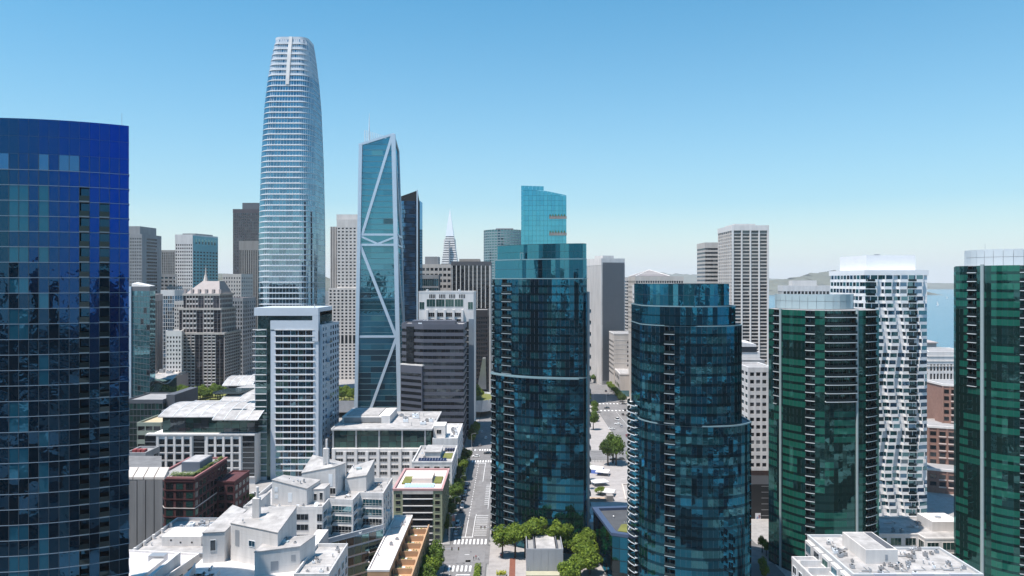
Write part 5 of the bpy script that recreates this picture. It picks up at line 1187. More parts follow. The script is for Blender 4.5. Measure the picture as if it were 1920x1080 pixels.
def concrete_hulk():
    Y = 253.0; x0, x1 = wx(225, Y), wx(303, Y); z = 41.0; T = thing('concrete_building', 'windowless ribbed grey concrete block behind the cobalt tower', 'building', ((x0+x1)/2, 270, 0))
    k = (Y+34)/Y; HC = mat('weathered_concrete', (.20, .195, .195), .9, var=.12, streak=.2); MB().prism([(x0, Y), (x1, Y), (x1*k, Y+34), (x0*k, Y+34)], 0, z-3).build('wall', HC, T); W = Wall((x0, Y), (x1, Y))
    for i in range(5): MB().wbox(W, .3+i*2.9, 2.9+i*2.9, 0, z-3.6+.12*i, 0, .35).build('wall_panel', HC, T)
    for i in range(4):
        a = x0+1+i*3.6; MB().prism([(a, Y-.2), (a+3.3, Y-.2), (a+3.3-1.6, Y+7), (a-1.6, Y+7)], z-3, [z-2.2, z-2.2, z-.6, z-.6]).build('roof_slab', BEIGE, T)
concrete_hulk()

def transit_hall():
    T = thing('transit_hall', 'long white walled transit hall with rooftop park crossing behind the towers', 'station', (-160, 596, 0))
    wm = mat('perforated_white_panel', (.62, .62, .63), .5, .1, var=.12, scale=.8); pts = [(-330, 620), (-330, 574), (-30, 574)]+bez((-30, 574), (-13, 575), (-13.5, 597), 12)[1:]+bez((-13.5, 597), (-13, 619), (-30, 620), 12)[1:]
    MB().prism(pts, 6, 12.4, 0, 1).build('deck', [GREYC, LAWN], T)
    front = pts[1:-1]; q = resample(front, 5.5)
    for a, b in zip(q, q[1:]):
        n = Wall(a, b).n; MB().hexa([(a[0], a[1], 4.5), (b[0], b[1], 4.5), (b[0]-n[0]*.3, b[1]-n[1]*.3, 4.5), (a[0]-n[0]*.3, a[1]-n[1]*.3, 4.5), (a[0]+n[0]*1.6, a[1]+n[1]*1.6, 13.6), (b[0]+n[0]*1.6, b[1]+n[1]*1.6, 13.6), (b[0]+n[0]*1.3, b[1]+n[1]*1.3, 13.6), (a[0]+n[0]*1.3, a[1]+n[1]*1.3, 13.6)]).build('facade_panel', wm, T)
    for k in range(9): MB().box(-30-k*36, -28.5-k*36, 580, 581.5, 0, 6.1).build('pier', PALE, T)
    MB().hexa([(-30, 640, 12), (-22, 640, 12), (-22, 652, 12), (-30, 652, 12), (-25, 632, 40), (-22.5, 632, 40), (-22.5, 640, 40), (-25, 640, 40)]).build('glass_cone', STEEL, T)
transit_hall()
# low blocks at the far left
def left_low():
    T = thing('office_building', 'dark green glass block with wavy white roof beside the cobalt tower', 'office building', (wx(262, 520), 535, 0)); Y = 520.0
    x0, x1 = wx(236, Y), wx(283, Y); zt = wz(722, Y); MB().box(x0, x1, Y, Y+40, 0, zt).build('wall', GGREEN[0], T); W = Wall((x0, Y), (x1, Y)); R = Wall((x1, Y), (x1, Y+40))
    for r in range(8):
        for V, n in ((W, 5), (R, 7)):
            for i in range(n): link('pane', pane_mesh(V.L/n-.2, 3.1, GGREEN[int(rnd(r, i, n)*2)]), T, V.M((i+.5)*V.L/n, 2+r*3.6, .06, .005))
    for k in range(3):
        a = x0-1+k*(x1-x0+2)/3; b = a+(x1-x0+2)/3-.1; mb = MB(); f = lambda t: zt+1.2+2.6*math.sin(t*2.2+.5*k)-.5*k
        for j in range(8): t, u = j/8, (j+1)/8; mb.hexa([(a, Y-2+44*t, f(t*3)), (b, Y-2+44*t, f(t*3)), (b, Y-2+44*u, f(u*3)), (a, Y-2+44*u, f(u*3)), (a, Y-2+44*t, f(t*3)+.4), (b, Y-2+44*t, f(t*3)+.4), (b, Y-2+44*u, f(u*3)+.4), (a, Y-2+44*u, f(u*3)+.4)])
        mb.build('roof_sheet', ROOFW, T)
    Y = 455.0; P = [(wx(236, Y), Y), (wx(305, Y), Y), (wx(305, Y), Y+30), (wx(236, Y), Y+30)]; zt = wz(752, Y)
    T = grid_bldg('office_building', 'dark green glass block with grey side wall below the wavy roof', 'office building', P, zt, 8, [10, 5, 10, 5], DGREY, gl=GGREEN, pier=.08, span=.12, proud=.15, top=1.5, indiv=60)
    MB().box(wx(305, Y)+.3, wx(322, Y), Y+4, Y+38, 0, wz(742, Y)).build('side_wall', DGREY, T); MB().box(wx(307, Y), wx(320, Y), Y-3, Y+3, 0, wz(768, Y)).build('front_box', GREYC, T)
    Y = 415.0; P = [(wx(258, Y), Y), (wx(302, Y), Y), (wx(302, Y), Y+24), (wx(258, Y), Y+24)]
    T = grid_bldg('office_building', 'olive grey low block with sandy roof terrace at far left', 'office building', P, wz(795, Y), 5, [3, 3, 3, 3], mat('sage_concrete', (.22, .25, .21), .8, var=.1), gl=[GLA[0]], pier=.12, span=.5, top=1.2, indiv=20, roof=mat('sand_deck', (.5, .4, .26), .9, var=.15))
    Y = 360.0; P = [(wx(236, Y), Y), (wx(272, Y), Y), (wx(272, Y), Y+14), (wx(236, Y), Y+14)]
    T = grid_bldg('storage_block', 'low grey block with red roof tanks at far left', 'building', P, wz(852, Y), 4, [3, 2, 3, 2], GREYC, gl=[GLA[0]], top=2, indiv=12)
    for k in range(3): MB().box(P[0][0]+2+k*2.2, P[0][0]+3.6+k*2.2, Y+2, Y+5, wz(852, Y), wz(845, Y)).build('roof_tank', mat('dull_red', (.30, .06, .06), .7, var=.1), T)
    Y = 560.0; P = [(wx(282, Y), Y), (wx(335, Y), Y), (wx(335, Y), Y+9), (wx(282, Y), Y+9)]
    T = thing('podium_building', 'low pinkish rooftop podium left of the stepped tower', 'building', (*cen(P), 0)); MB().box(wx(285, 630), wx(332, 630), 625, 652, 0, wz(705, 630)).build('wall', PINKISH, T); MB().box(wx(287, 630), wx(330, 630), 627, 650, wz(705, 630)+.01, wz(700, 630)).build('roof', BEIGE, T); roof_kit(T, wx(290, 630), wx(328, 630), 628, 648, wz(700, 630), 9, 4, 31)
left_low()
# ------------------------------------------------------------------ white faceted apartments in the foreground
def white_faceted():
    T = thing('apartment_building', 'white stepped apartment complex with slanted penthouse roofs in the foreground', 'apartment building', (-65, 240, 0)); Z = 33.0
    p = [up(*q, Z) for q in ((502, 950), (604.5, 950), (617, 935), (661.5, 937), (674.5, 923), (718.6, 924.5))]
    P = [(-86, p[0][1])]+p+[(p[5][0], 274), (-86, 274)]
    MB().prism(P, 0, Z-1.3, 0, 1).build('wall', [WHITE, ROOFW], T); MB().strip(P, -.35, .02, Z-1.29, Z, 0, True).build('parapet', WHITE, T)
    # lower glazed wing closing the steps with a diagonal front
    a, b = p[1], p[5]; Q = [(a[0]+.3, a[1]-.6), (b[0]+.1, b[1]-1.0), (b[0]+.1, b[1]-.05), (a[0]+.3, b[1]-.05)]
    MB().prism(Q, 0, 21.4, 0, 1).build('lower_wing', [BLUEG, ROOFG], T); W = Wall(Q[0], Q[1]); MB().wbox(W, 0, W.L, 21.41, 22.6, -.35, .1).build('wing_parapet', mat('grey_parapet', (.40, .42, .45), .7, var=.06), T)
    for r in range(6):
        for i in range(8): link('pane', pane_mesh(W.L/8-.16, 2.6, [GTEAL[2], GBLUE[0], GTEAL[0], GLA[1]][int(rnd(r, i, 6)*4)]), T, W.M((i+.5)*W.L/8, 19.7-r*3.25, .12, .006))
        if r: bl = MB().wbox(W, W.L-6.2, W.L-.2, 18-r*3.25, 18.3-r*3.25, 0, 1.5).build('balcony', WHITE, T); MB().wbox(W, W.L-6.2, W.L-.2, 18.31-r*3.25, 19.3-r*3.25, 1.42, 1.48).build('railing', BAL, bl)
    Ws = walls(P)
    for r in range(9):
        z = 29.7-r*3.3
        if z < 2: break
        window(T, Ws[1], 10.5, z, 5.0, 2.0, 4, GREYM, GLA[0]); window(T, Ws[1], 16.6, z-.2, 1.7, 2.4, 2, GREYM, GLA[0]); window(T, Ws[1], 3.0, z, 3, 2.0, 2, GREYM, GLA[1])
        if r < 4:
            for k in (3, 5):
                L = Ws[k].L; window(T, Ws[k], L*.5+.3, z, L-1.4, 2.3, 6, WHITE, [GTEAL[1], GTEAL[0], GLA[0]][r % 3], .3)
                bb = MB().wbox(Ws[k-1], Ws[k-1].L-3.2, Ws[k-1].L-.3, z-1.6, z-1.3, 0, 1.5).build('balcony', WHITE, T); MB().wbox(Ws[k-1], Ws[k-1].L-3.2, Ws[k-1].L-.3, z-1.29, z-.3, 1.42, 1.48).build('railing', BAL, bb)
                window(T, Ws[k-1], 3.2, z, 4.6, 2.3, 3, WHITE2, GTEAL[2])
        for i in range(5):
            if 1: window(T, Ws[6], 1.9+i*4.1, z, 1.7, 2.1, 1, WHITE2, [GLA[2], GTEAL[1], GLA[0]][(i+r) % 3])
        if r % 2: bb = MB().wbox(Ws[6], 4.5+r, 7+r, z-1.6, z-1.35, 0, 1.3).build('balcony', WHITE, T)
    def hut(name, q, zb, zt, roof=ROOFW, wall=WHITE):
        mb = MB().prism(q, zb, zt, 0, 0).build(name, wall, T)
        tp = offs(q, .12, True); m2 = MB(); n = len(q)
        m2.v = [(*tp[i], zt[i]+.01) for i in range(n)]+[(*tp[i], zt[i]+.22) for i in range(n)]
        m2.f = [tuple(range(n, 2*n)), tuple(range(n-1, -1, -1))]+[(i, (i+1) % n, n+(i+1) % n, n+i) for i in range(n)]; m2.m = [0]*len(m2.f)
        m2.build('slanted_roof', roof, mb); return mb
    hut('penthouse', [(-71.8, 255), (-60.2, 254.6), (-59.0, 264.5), (-70.8, 265.5)], Z-1.3, [39.5, 41.8, 40.6, 43.2])
    hut('penthouse', [(-58.4, 261.2), (-50.9, 260.8), (-50.0, 271.5), (-58.0, 271.5)], Z-1.3, [36.0, 37.2, 40.2, 37.6])
    hut('penthouse', [(-78.8, 245.2), (-67.2, 244.6), (-64.8, 252.4), (-77.5, 253.4)], Z-1.3, [39.8, 37.0, 37.8, 39.2])
    hut('stair_hut', [(-66.2, 247.5), (-62.2, 247.3), (-61.5, 252.3), (-65.8, 252.5)], Z-1.3, [36.0, 36.2, 36.6, 36.4])
    w1 = Wall((-71.8, 255), (-60.2, 254.6)); w2 = Wall((-78.8, 245.2), (-67.2, 244.6)); w3 = Wall((-66.2, 247.5), (-62.2, 247.3))
    for W, s, z, w, h in ((w1, 9.9, 37.3, 1.3, 4.2), (w2, 1.4, 36.8, 1.1, 1.5), (w2, 1.4, 34.4, 1.1, 1.2), (w2, 6.0, 34.2, 1.3, 3.0)): link('wall_panel', pane_mesh(w, h, WHITE2, 'wall_panel'), T, W.M(s, z, .03))
    window(T, w3, 1.0, 33.6, 1.2, 2.4, 1, WHITE, GLA[0]); window(T, w3, 3.0, 33.9, 1.2, 2.6, 1, WHITE, GLA[0]); window(T, w1, 12.6-1.9, 33.6, 2.0, 2.2, 2, WHITE, GLA[0])
    def chimney(x, y, z0, z1, r=.95):
        MB().box(x-r, x+r, y-r*.8, y+r*.8, z0, z1-3.2).tube((x+.2, y, z1-3.2), (x+.2, y, z1), r*.42, n=10).build('chimney', WHITE, T)
    chimney(-64.2, 258, 40, 50.6)
    roof_kit(T, -75, -68, 246, 251, 38.4, 5, .9, 41); roof_kit(T, -70, -61, 257, 263, 41.8, 4, .8, 42); roof_kit(T, -57, -52, 263, 270, 38.3, 2, .8, 43); roof_kit(T, -72, -48, 243, 246, Z-1.3, 0, .8, 44)
    # nearer wing
    MB().box(-58.3, -48.9, 199.5, 222.5, 0, 25.8, 0).build('near_wing', WHITE, T); q = [(-58.3, 199.5), (-48.9, 199.5), (-48.9, 222.5), (-58.3, 222.5)]
    MB().strip(q, -.35, .02, 25.81, 27, 0, True).build('parapet', WHITE, T); MB().prism(offs(q, -.36, True), 25.81, 25.95).build('roof', ROOFW, T)
    R = Wall(q[1], q[2])
    for r in range(7):
        for i in range(5): window(T, R, 2.4+i*4.5, 23-r*3.3, 2.6, 2.2, 2, WHITE2, [GTEAL[2], GBLUE[1], GLA[1]][(i+r) % 3])
    hut('penthouse', [(-70.5, 204.5), (-59.0, 207.8), (-56.9, 216), (-70, 214.5)], 20, [30.8, 31.2, 31.6, 31.0])
    hut('penthouse', [(-81.2, 215.5), (-65.2, 207.8), (-63.9, 221.5), (-78.5, 225.5)], 20, [35.2, 35.0, 38.2, 36.6])
    hut('penthouse', [(-88.3, 213), (-82.6, 214.5), (-81.6, 229), (-88.3, 236)], 18, [33.2, 33.0, 34.8, 34.2])
    hut('terrace_hut', [(-84.2, 238.5), (-79.5, 236), (-78.6, 243), (-84.2, 244)], 24, [33.6, 35.6, 36.6, 34.0])
    window(T, Wall((-84.2, 238.5), (-79.5, 236)), 2.2, 31.4, 2.6, 2.2, 2, WHITE2, GTEAL[2])
    chimney(-74.4, 217.5, 35.5, 45.2, 1.0)
    for W, s, z, w, h in ((Wall((-81.2, 215.5), (-65.2, 207.8)), 2.6, 31.4, 1.6, 4.6), (Wall((-70.5, 204.5), (-59, 207.8)), 5.2, 26.6, 2.0, 2.6), (Wall((-70.5, 204.5), (-59, 207.8)), 10.2, 28.3, 1.2, 1.7)): link('wall_panel', pane_mesh(w, h, GREYM, 'wall_panel'), T, W.M(s, z, .03))
    MB().box(-90, -58.4, 200, 224, 0, 24.5, 0).build('near_wall', WHITE, T); MB().box(-62, -58.5, 224.5, 238, 0, 26).build('link_block', WHITE, T)
    MB().box(-89, -60, 225, 238.5, 0, 22).build('court_block', WHITE, T)
    roof_kit(T, -79, -67, 214, 222, 36.2, 4, .9, 45); roof_kit(T, -69, -60, 208, 213, 31.3, 4, .7, 46); roof_kit(T, -57, -50, 203, 220, 25.95, 3, .9, 47)
    for k, (x, y, z) in enumerate(((-84, 203, 24.5), (-79, 199.8, 21.5), (-72, 198, 22.5))):       # terraces with sloping cheek walls
        MB().box(x-3.5, x+3.5, y-4, y+2.8, 0, z).build('terrace', WHITE, T); MB().strip([(x-3.5, y-4), (x+3.5, y-4), (x+3.5, y+2.8)], -.3, .02, z+.01, z+1.1).build('terrace_wall', WHITE, T)
        MB().hexa([(x-3.4, y-3.6, z+.02), (x-3.1, y-3.6, z+.02), (x-3.1, y+2.6, z+.02), (x-3.4, y+2.6, z+.02), (x-3.4, y-3.6, z+.6), (x-3.1, y-3.6, z+.6), (x-3.1, y+2.6, z+3.0), (x-3.4, y+2.6, z+3.0)]).build('cheek_wall', WHITE, T)
        MB().wbox(Wall((x-3.5, y-4), (x+3.5, y-4)), 1, 6, z-3.4, z-1.0, .01, .06).build('terrace_glazing', GTEAL[1], T); roof_kit(T, x-2.5, x+2.5, y-3, y+1.5, z, 4, .6, 60+k)
white_faceted()
def more_on_white():
    T = [o for o in bpy.data.objects if o.get('label', '').startswith('white stepped apartment')][0]; Z = 31.72
    roof_kit(T, -80, -62, 240.5, 244, Z, 7, .8, 101); roof_kit(T, -58, -46, 256.5, 260, Z, 5, .8, 102); roof_kit(T, -84, -73, 255, 272, Z, 9, 1.0, 103); roof_kit(T, -49.5, -45, 262, 272, Z, 5, .9, 104)
    roof_kit(T, -88, -60, 226, 238, 22.02, 16, 1.1, 105); roof_kit(T, -89, -82, 201, 210, 24.52, 6, .8, 106); roof_kit(T, -57.5, -50, 201, 221, 25.96, 8, .7, 107); roof_kit(T, -58, -46, 247, 251, 21.45, 5, .7, 108)
    for x, y, z in ((-76, 248, 38.7), (-66, 259, 41.4), (-54.5, 266, 38.4), (-72, 216, 36.0), (-64, 211, 31.4)):   # roof hatches and skylights
        MB().box(x-.9, x+.9, y-.6, y+.6, z-.3, z+.35).build('skylight', CLEAR_T, T)
    for k in range(9): MB().tube((-85.7+k*2.6, 239.0+.05, 22), (-85.7+k*2.6, 239.05, 31.6), .07, n=6).build('downpipe', STEEL, T)
    for a, b, z in (((-85.6, 239.3), (-61, 239.3), 33.0), ((-58, 203), (-49.2, 203), 27.0), ((-49.2, 203), (-49.2, 222), 27.0)):
        W = Wall(a, b); n = int(W.L/1.6); mb = MB()
        for i in range(n+1): mb.tube(W.q(i*W.L/n, z-.02), W.q(i*W.L/n, z+.55), .03, n=5)
        mb.tube(W.q(0, z+.55), W.q(W.L, z+.55), .035, n=5); mb.build('roof_rail', STEEL, T)
    V = Wall((-81.2, 215.5), (-65.2, 207.8)); window(T, V, 8.2, 30.6, 2.4, 1.8, 2, WHITE2, GTEAL[2]); window(T, V, 12.4, 27.6, 2.0, 2.4, 2, WHITE2, GLA[1])
    U = Wall((-88.3, 213), (-82.6, 214.5)); window(T, U, 2.8, 29.5, 1.6, 3.2, 1, WHITE2, GLA[2])
    N = Wall((-90, 200), (-58.4, 200))
    for i in range(8):
        for r in range(3): window(T, N, 2.5+i*3.9, 22-r*3.4, 2.3, 2.1, 2, WHITE2, [GTEAL[2], GLA[0], GTEAL[1]][(i+r) % 3])
    C = Wall((-89, 225), (-60, 225))
    for i in range(6): window(T, C, 3+i*4.6, 19.6, 2.6, 2.2, 2, WHITE2, [GTEAL[2], GLA[1]][i % 2])
    for x, y, z in ((-63.5, 244.3, Z), (-69.5, 242.5, Z), (-56, 254, Z), (-83, 203, 24.6), (-79, 199, 21.6)):            # terrace tables and chairs
        MB().tube((x, y, z), (x, y, z+.7), .06).tube((x, y, z+.7), (x, y, z+.76), .55, n=12).build('terrace_table', WHITE2, T)
        for a in (0, 2.1, 4.2): MB().box(x+math.cos(a)-.22, x+math.cos(a)+.22, y+math.sin(a)-.22, y+math.sin(a)+.22, z, z+.45).build('terrace_chair', TAUPE, T)
    d = MB(); d.tube((-63.2, 241.2, Z), (-63.2, 241.2, Z+1.2), .06); d.build('dish_pole', STEEL, T)
    d = MB(); c = Vector((-63.2, 241.0, Z+1.5)); n = 14; ax = Vector((-.3, -.8, .5)).normalized(); u = ax.orthogonal().normalized(); v = ax.cross(u); d.v = [tuple(c-ax*.25)]+[tuple(c+(u*math.cos(6.283*i/n)+v*math.sin(6.283*i/n))*.8) for i in range(n)]; d.f = [(0, 1+i, 1+(i+1) % n) for i in range(n)]; d.m = [0]*n; d.build('satellite_dish', WHITE2, T)
more_on_white()
def roof_blocks():
    T = thing('flat_roof_block', 'low block with ducts on its white roof between concrete block and white complex', 'building', (-104, 245, 0))
    P = [(-117.5, 227.5), (-91, 227.5), (-91, 262), (-117.5, 262)]; MB().prism(P, 0, 21.2, 0, 1).build('wall', [WHITE, ROOFW], T); MB().strip(P, -.4, .05, 21.21, 22.2, 0, True).build('parapet', STEEL, T)
    MB().box(-111, -98.5, 236.5, 246, 21.21, 24.2, 0).build('plant_room', WHITE, T)
    w = Wall((-111, 236.5), (-98.5, 236.5))
    for s, z in ((3, 23.1), (6, 22.4), (9.6, 22.4)): link('vent_opening', pane_mesh(.5, .5, BLACK), T, w.M(s, z, .02))
    for k in range(8): x = -112+k*2.4; MB().box(x, x+1.7, 250+(k % 3)*2.5, 252+(k % 3)*2.5, 21.3, 22.6+.4*(k % 2)).build('air_unit', [STEEL, WHITE2, GREYM][k % 3], T); MB().tube((x+.8, 251+(k % 3)*2.5, 22.6), (x+.8, 251+(k % 3)*2.5, 23.3), .5, n=10).build('fan', STEEL, T)
    MB().tube((-110, 249, 22.2), (-95, 249, 22.2), .45).tube((-95, 249, 22.2), (-95, 258, 22.2), .45).build('duct', STEEL, T); roof_kit(T, -115, -93, 229, 260, 21.3, 30, 1.4, 51)
    for k in range(5): MB().tube((-116.6, 231+k*6, 21.2), (-116.6, 231+k*6, 22.7), .55, .45, n=12).build('dome_vent', WHITE, T)
    T = thing('flat_roof_block', 'nearest flat grey roof beside the cobalt tower foot', 'building', (-106, 205, 0))
    P = [(-121, 186), (-97, 186), (-93, 222), (-121, 226)]; MB().prism(P, 0, 23.6, 0, 1).build('wall', [WHITE, mat('pale_lilac_roof', (.56, .54, .56), .85, var=.1, scale=.15)], T); MB().strip(P, -.35, .05, 23.61, 24.2, 0, True).build('parapet', WHITE, T)
    roof_kit(T, -117, -103, 190, 220, 23.6, 26, 1.4, 52); MB().box(-103, -99.6, 196, 214, 23.61, 25.6, 0).build('roof_rib', WHITE, T); MB().box(-104.5, -100, 214.5, 217, 23.61, 26.2).build('air_unit', STEEL, T)
    MB().hexa([(-99, 190, 23.6), (-98, 190, 23.6), (-95, 214, 23.6), (-96, 214, 23.6), (-99, 190, 25), (-98, 190, 25), (-95, 214, 27.5), (-96, 214, 27.5)]).build('fin_wall', WHITE, T)
    W = Wall(P[1], P[2])
    for r in range(4):
        for i in range(5): window(T, W, 4+i*7, 20.5-r*3.6, 4.2, 2.4, 3, BLACK, [GLA[0], GTEAL[1]][(r+i) % 2])
    MB().prism([(-92.6, 186), (-89, 186), (-84, 198), (-90.4, 205)], 0, 22.6).build('side_terrace', WHITE, T); MB().strip([(-89, 186), (-84, 198)], -.3, .05, 22.61, 23.6).build('terrace_parapet', WHITE, T)
roof_blocks()

# ------------------------------------------------------------------ foreground right: white roof and its neighbour
def bay_roof():
    T = thing('apartment_building', 'white flat roofed block with big roof box in the bottom right foreground', 'apartment building', (112, 220, 0)); Z = 24.0
    P = [(94.6, 206.8), (130.6, 206.8), (130.6, 228), (116.2, 228), (116.2, 236), (105.5, 236), (105.5, 239.2), (94.6, 239.2)]
    MB().prism(P, 0, Z-.7, 0, 1).build('wall', [WHITE, ROOFW], T); MB().strip(P, -.45, .08, Z-.69, Z, 0, True).build('parapet', mat('grey_coping', (.50, .51, .52), .6, var=.06), T)
    MB().box(102.4, 111.6, 216, 231.5, Z-.69, 27.4, 0).build('roof_box', PALE, T); MB().box(102.7, 108.6, 216.4, 231, 27.41, 27.5).build('box_roof', ROOFW, T); MB().box(108.9, 111.2, 217, 231, 27.41, 27.46).build('louvre', DGREY, T)
    W = Wall((102.4, 216), (111.6, 216)); link('door', pane_mesh(.7, 1.7, GREYM, 'door'), T, W.M(5.9, 25.2, .04))
    roof_kit(T, 96.5, 101.5, 209, 237, Z-.68, 22, 1.2, 71); roof_kit(T, 103, 129, 208, 215, Z-.68, 24, 1.0, 72); roof_kit(T, 113, 129, 215, 227, Z-.68, 20, 1.2, 73)
    for k in range(6): MB().tube((97+k*5.5, 209+k*.7, Z-.5), (100.5+k*5.5, 209+k*.7, Z-.5), .09).tube((100.5+k*5.5, 209+k*.7, Z-.5), (100.5+k*5.5, 213.5, Z-.5), .09).build('pipe', STEEL, T)
    L = Wall(P[7], P[0])
    for i in range(5):
        s = 3.6+i*6.3; MB().wbox(L, s-2.6, s+2.6, 0, Z-1.4, .0, 1.1).build('bay', WHITE, T)
        for r in range(6): window(T, Wall(L.q(s-2.6, 0, 1.1)[:2], L.q(s+2.6, 0, 1.1)[:2]), 2.6, Z-3.4-r*3.3, 3.8, 2.6, 2, GREYM, [GTEAL[2], GLA[1], GGREEN[1]][(r+i) % 3])
    Fw = Wall(P[0], P[1])
    for k in range(3): MB().wbox(Fw, 5.5+k*10.5, 11.5+k*10.5, 0, Z+.3, .1, .8).build('front_bay', mat('lilac_grey_panel', (.42, .43, .48), .7, var=.06), T)
    q = [(86.5, 203), (93.4, 203), (93.4, 231), (86.5, 231)]; MB().prism(q, 0, 19, 0, 1).build('low_wing', [WHITE, ROOFW], T); MB().strip(q, -.4, .05, 19.01, 20, 0, True).build('low_parapet', WHITE, T)
    Lq = Wall(q[3], q[0])
    for i in range(6):
        for r in range(5): window(T, Lq, 2.5+i*4.6, 16.6-r*3.3, 2.8, 2.4, 2, WHITE2, GLA[(i+r) % 2])
    for k in range(4): MB().box(87, 93.3, 207+k*6, 207.3+k*6, 19.01, 21).build('terrace_divider', WHITE, T)
bay_roof()
def shaded_roof():
    T = thing('podium_building', 'low podium roof half in shadow at the foot of the white twisting tower', 'building', (154, 290, 0)); Z = 10.0
    P = [(136.5, 281.5), (153, 281.5), (153, 276.5), (176, 276.5), (176, 302), (136.5, 302)]; MB().prism(P, 0, Z-.6, 0, 1).build('wall', [PALE, ROOFW], T); MB().strip(P, -.4, .08, Z-.59, Z, 0, True).build('parapet', PALE, T)
    for W in walls(P)[:3]:
        n = max(1, int(W.L//5))
        for i in range(n):
            for r in range(2): window(T, W, (i+.5)*W.L/n, 7-r*4, W.L/n-1.4, 2.9, 3, PALE, GGREEN[(i+r) % 2])
    MB().box(161, 172, 286, 297, Z-.58, Z+3.0, 0).build('roof_box', PALE, T); roof_kit(T, 139, 160, 284, 300, Z-.58, 12, 1.4, 75); MB().tube((166, 291, Z+3), (166, 291, Z+3.5), 1.2, n=14).build('fan', STEEL, T)
shaded_roof()

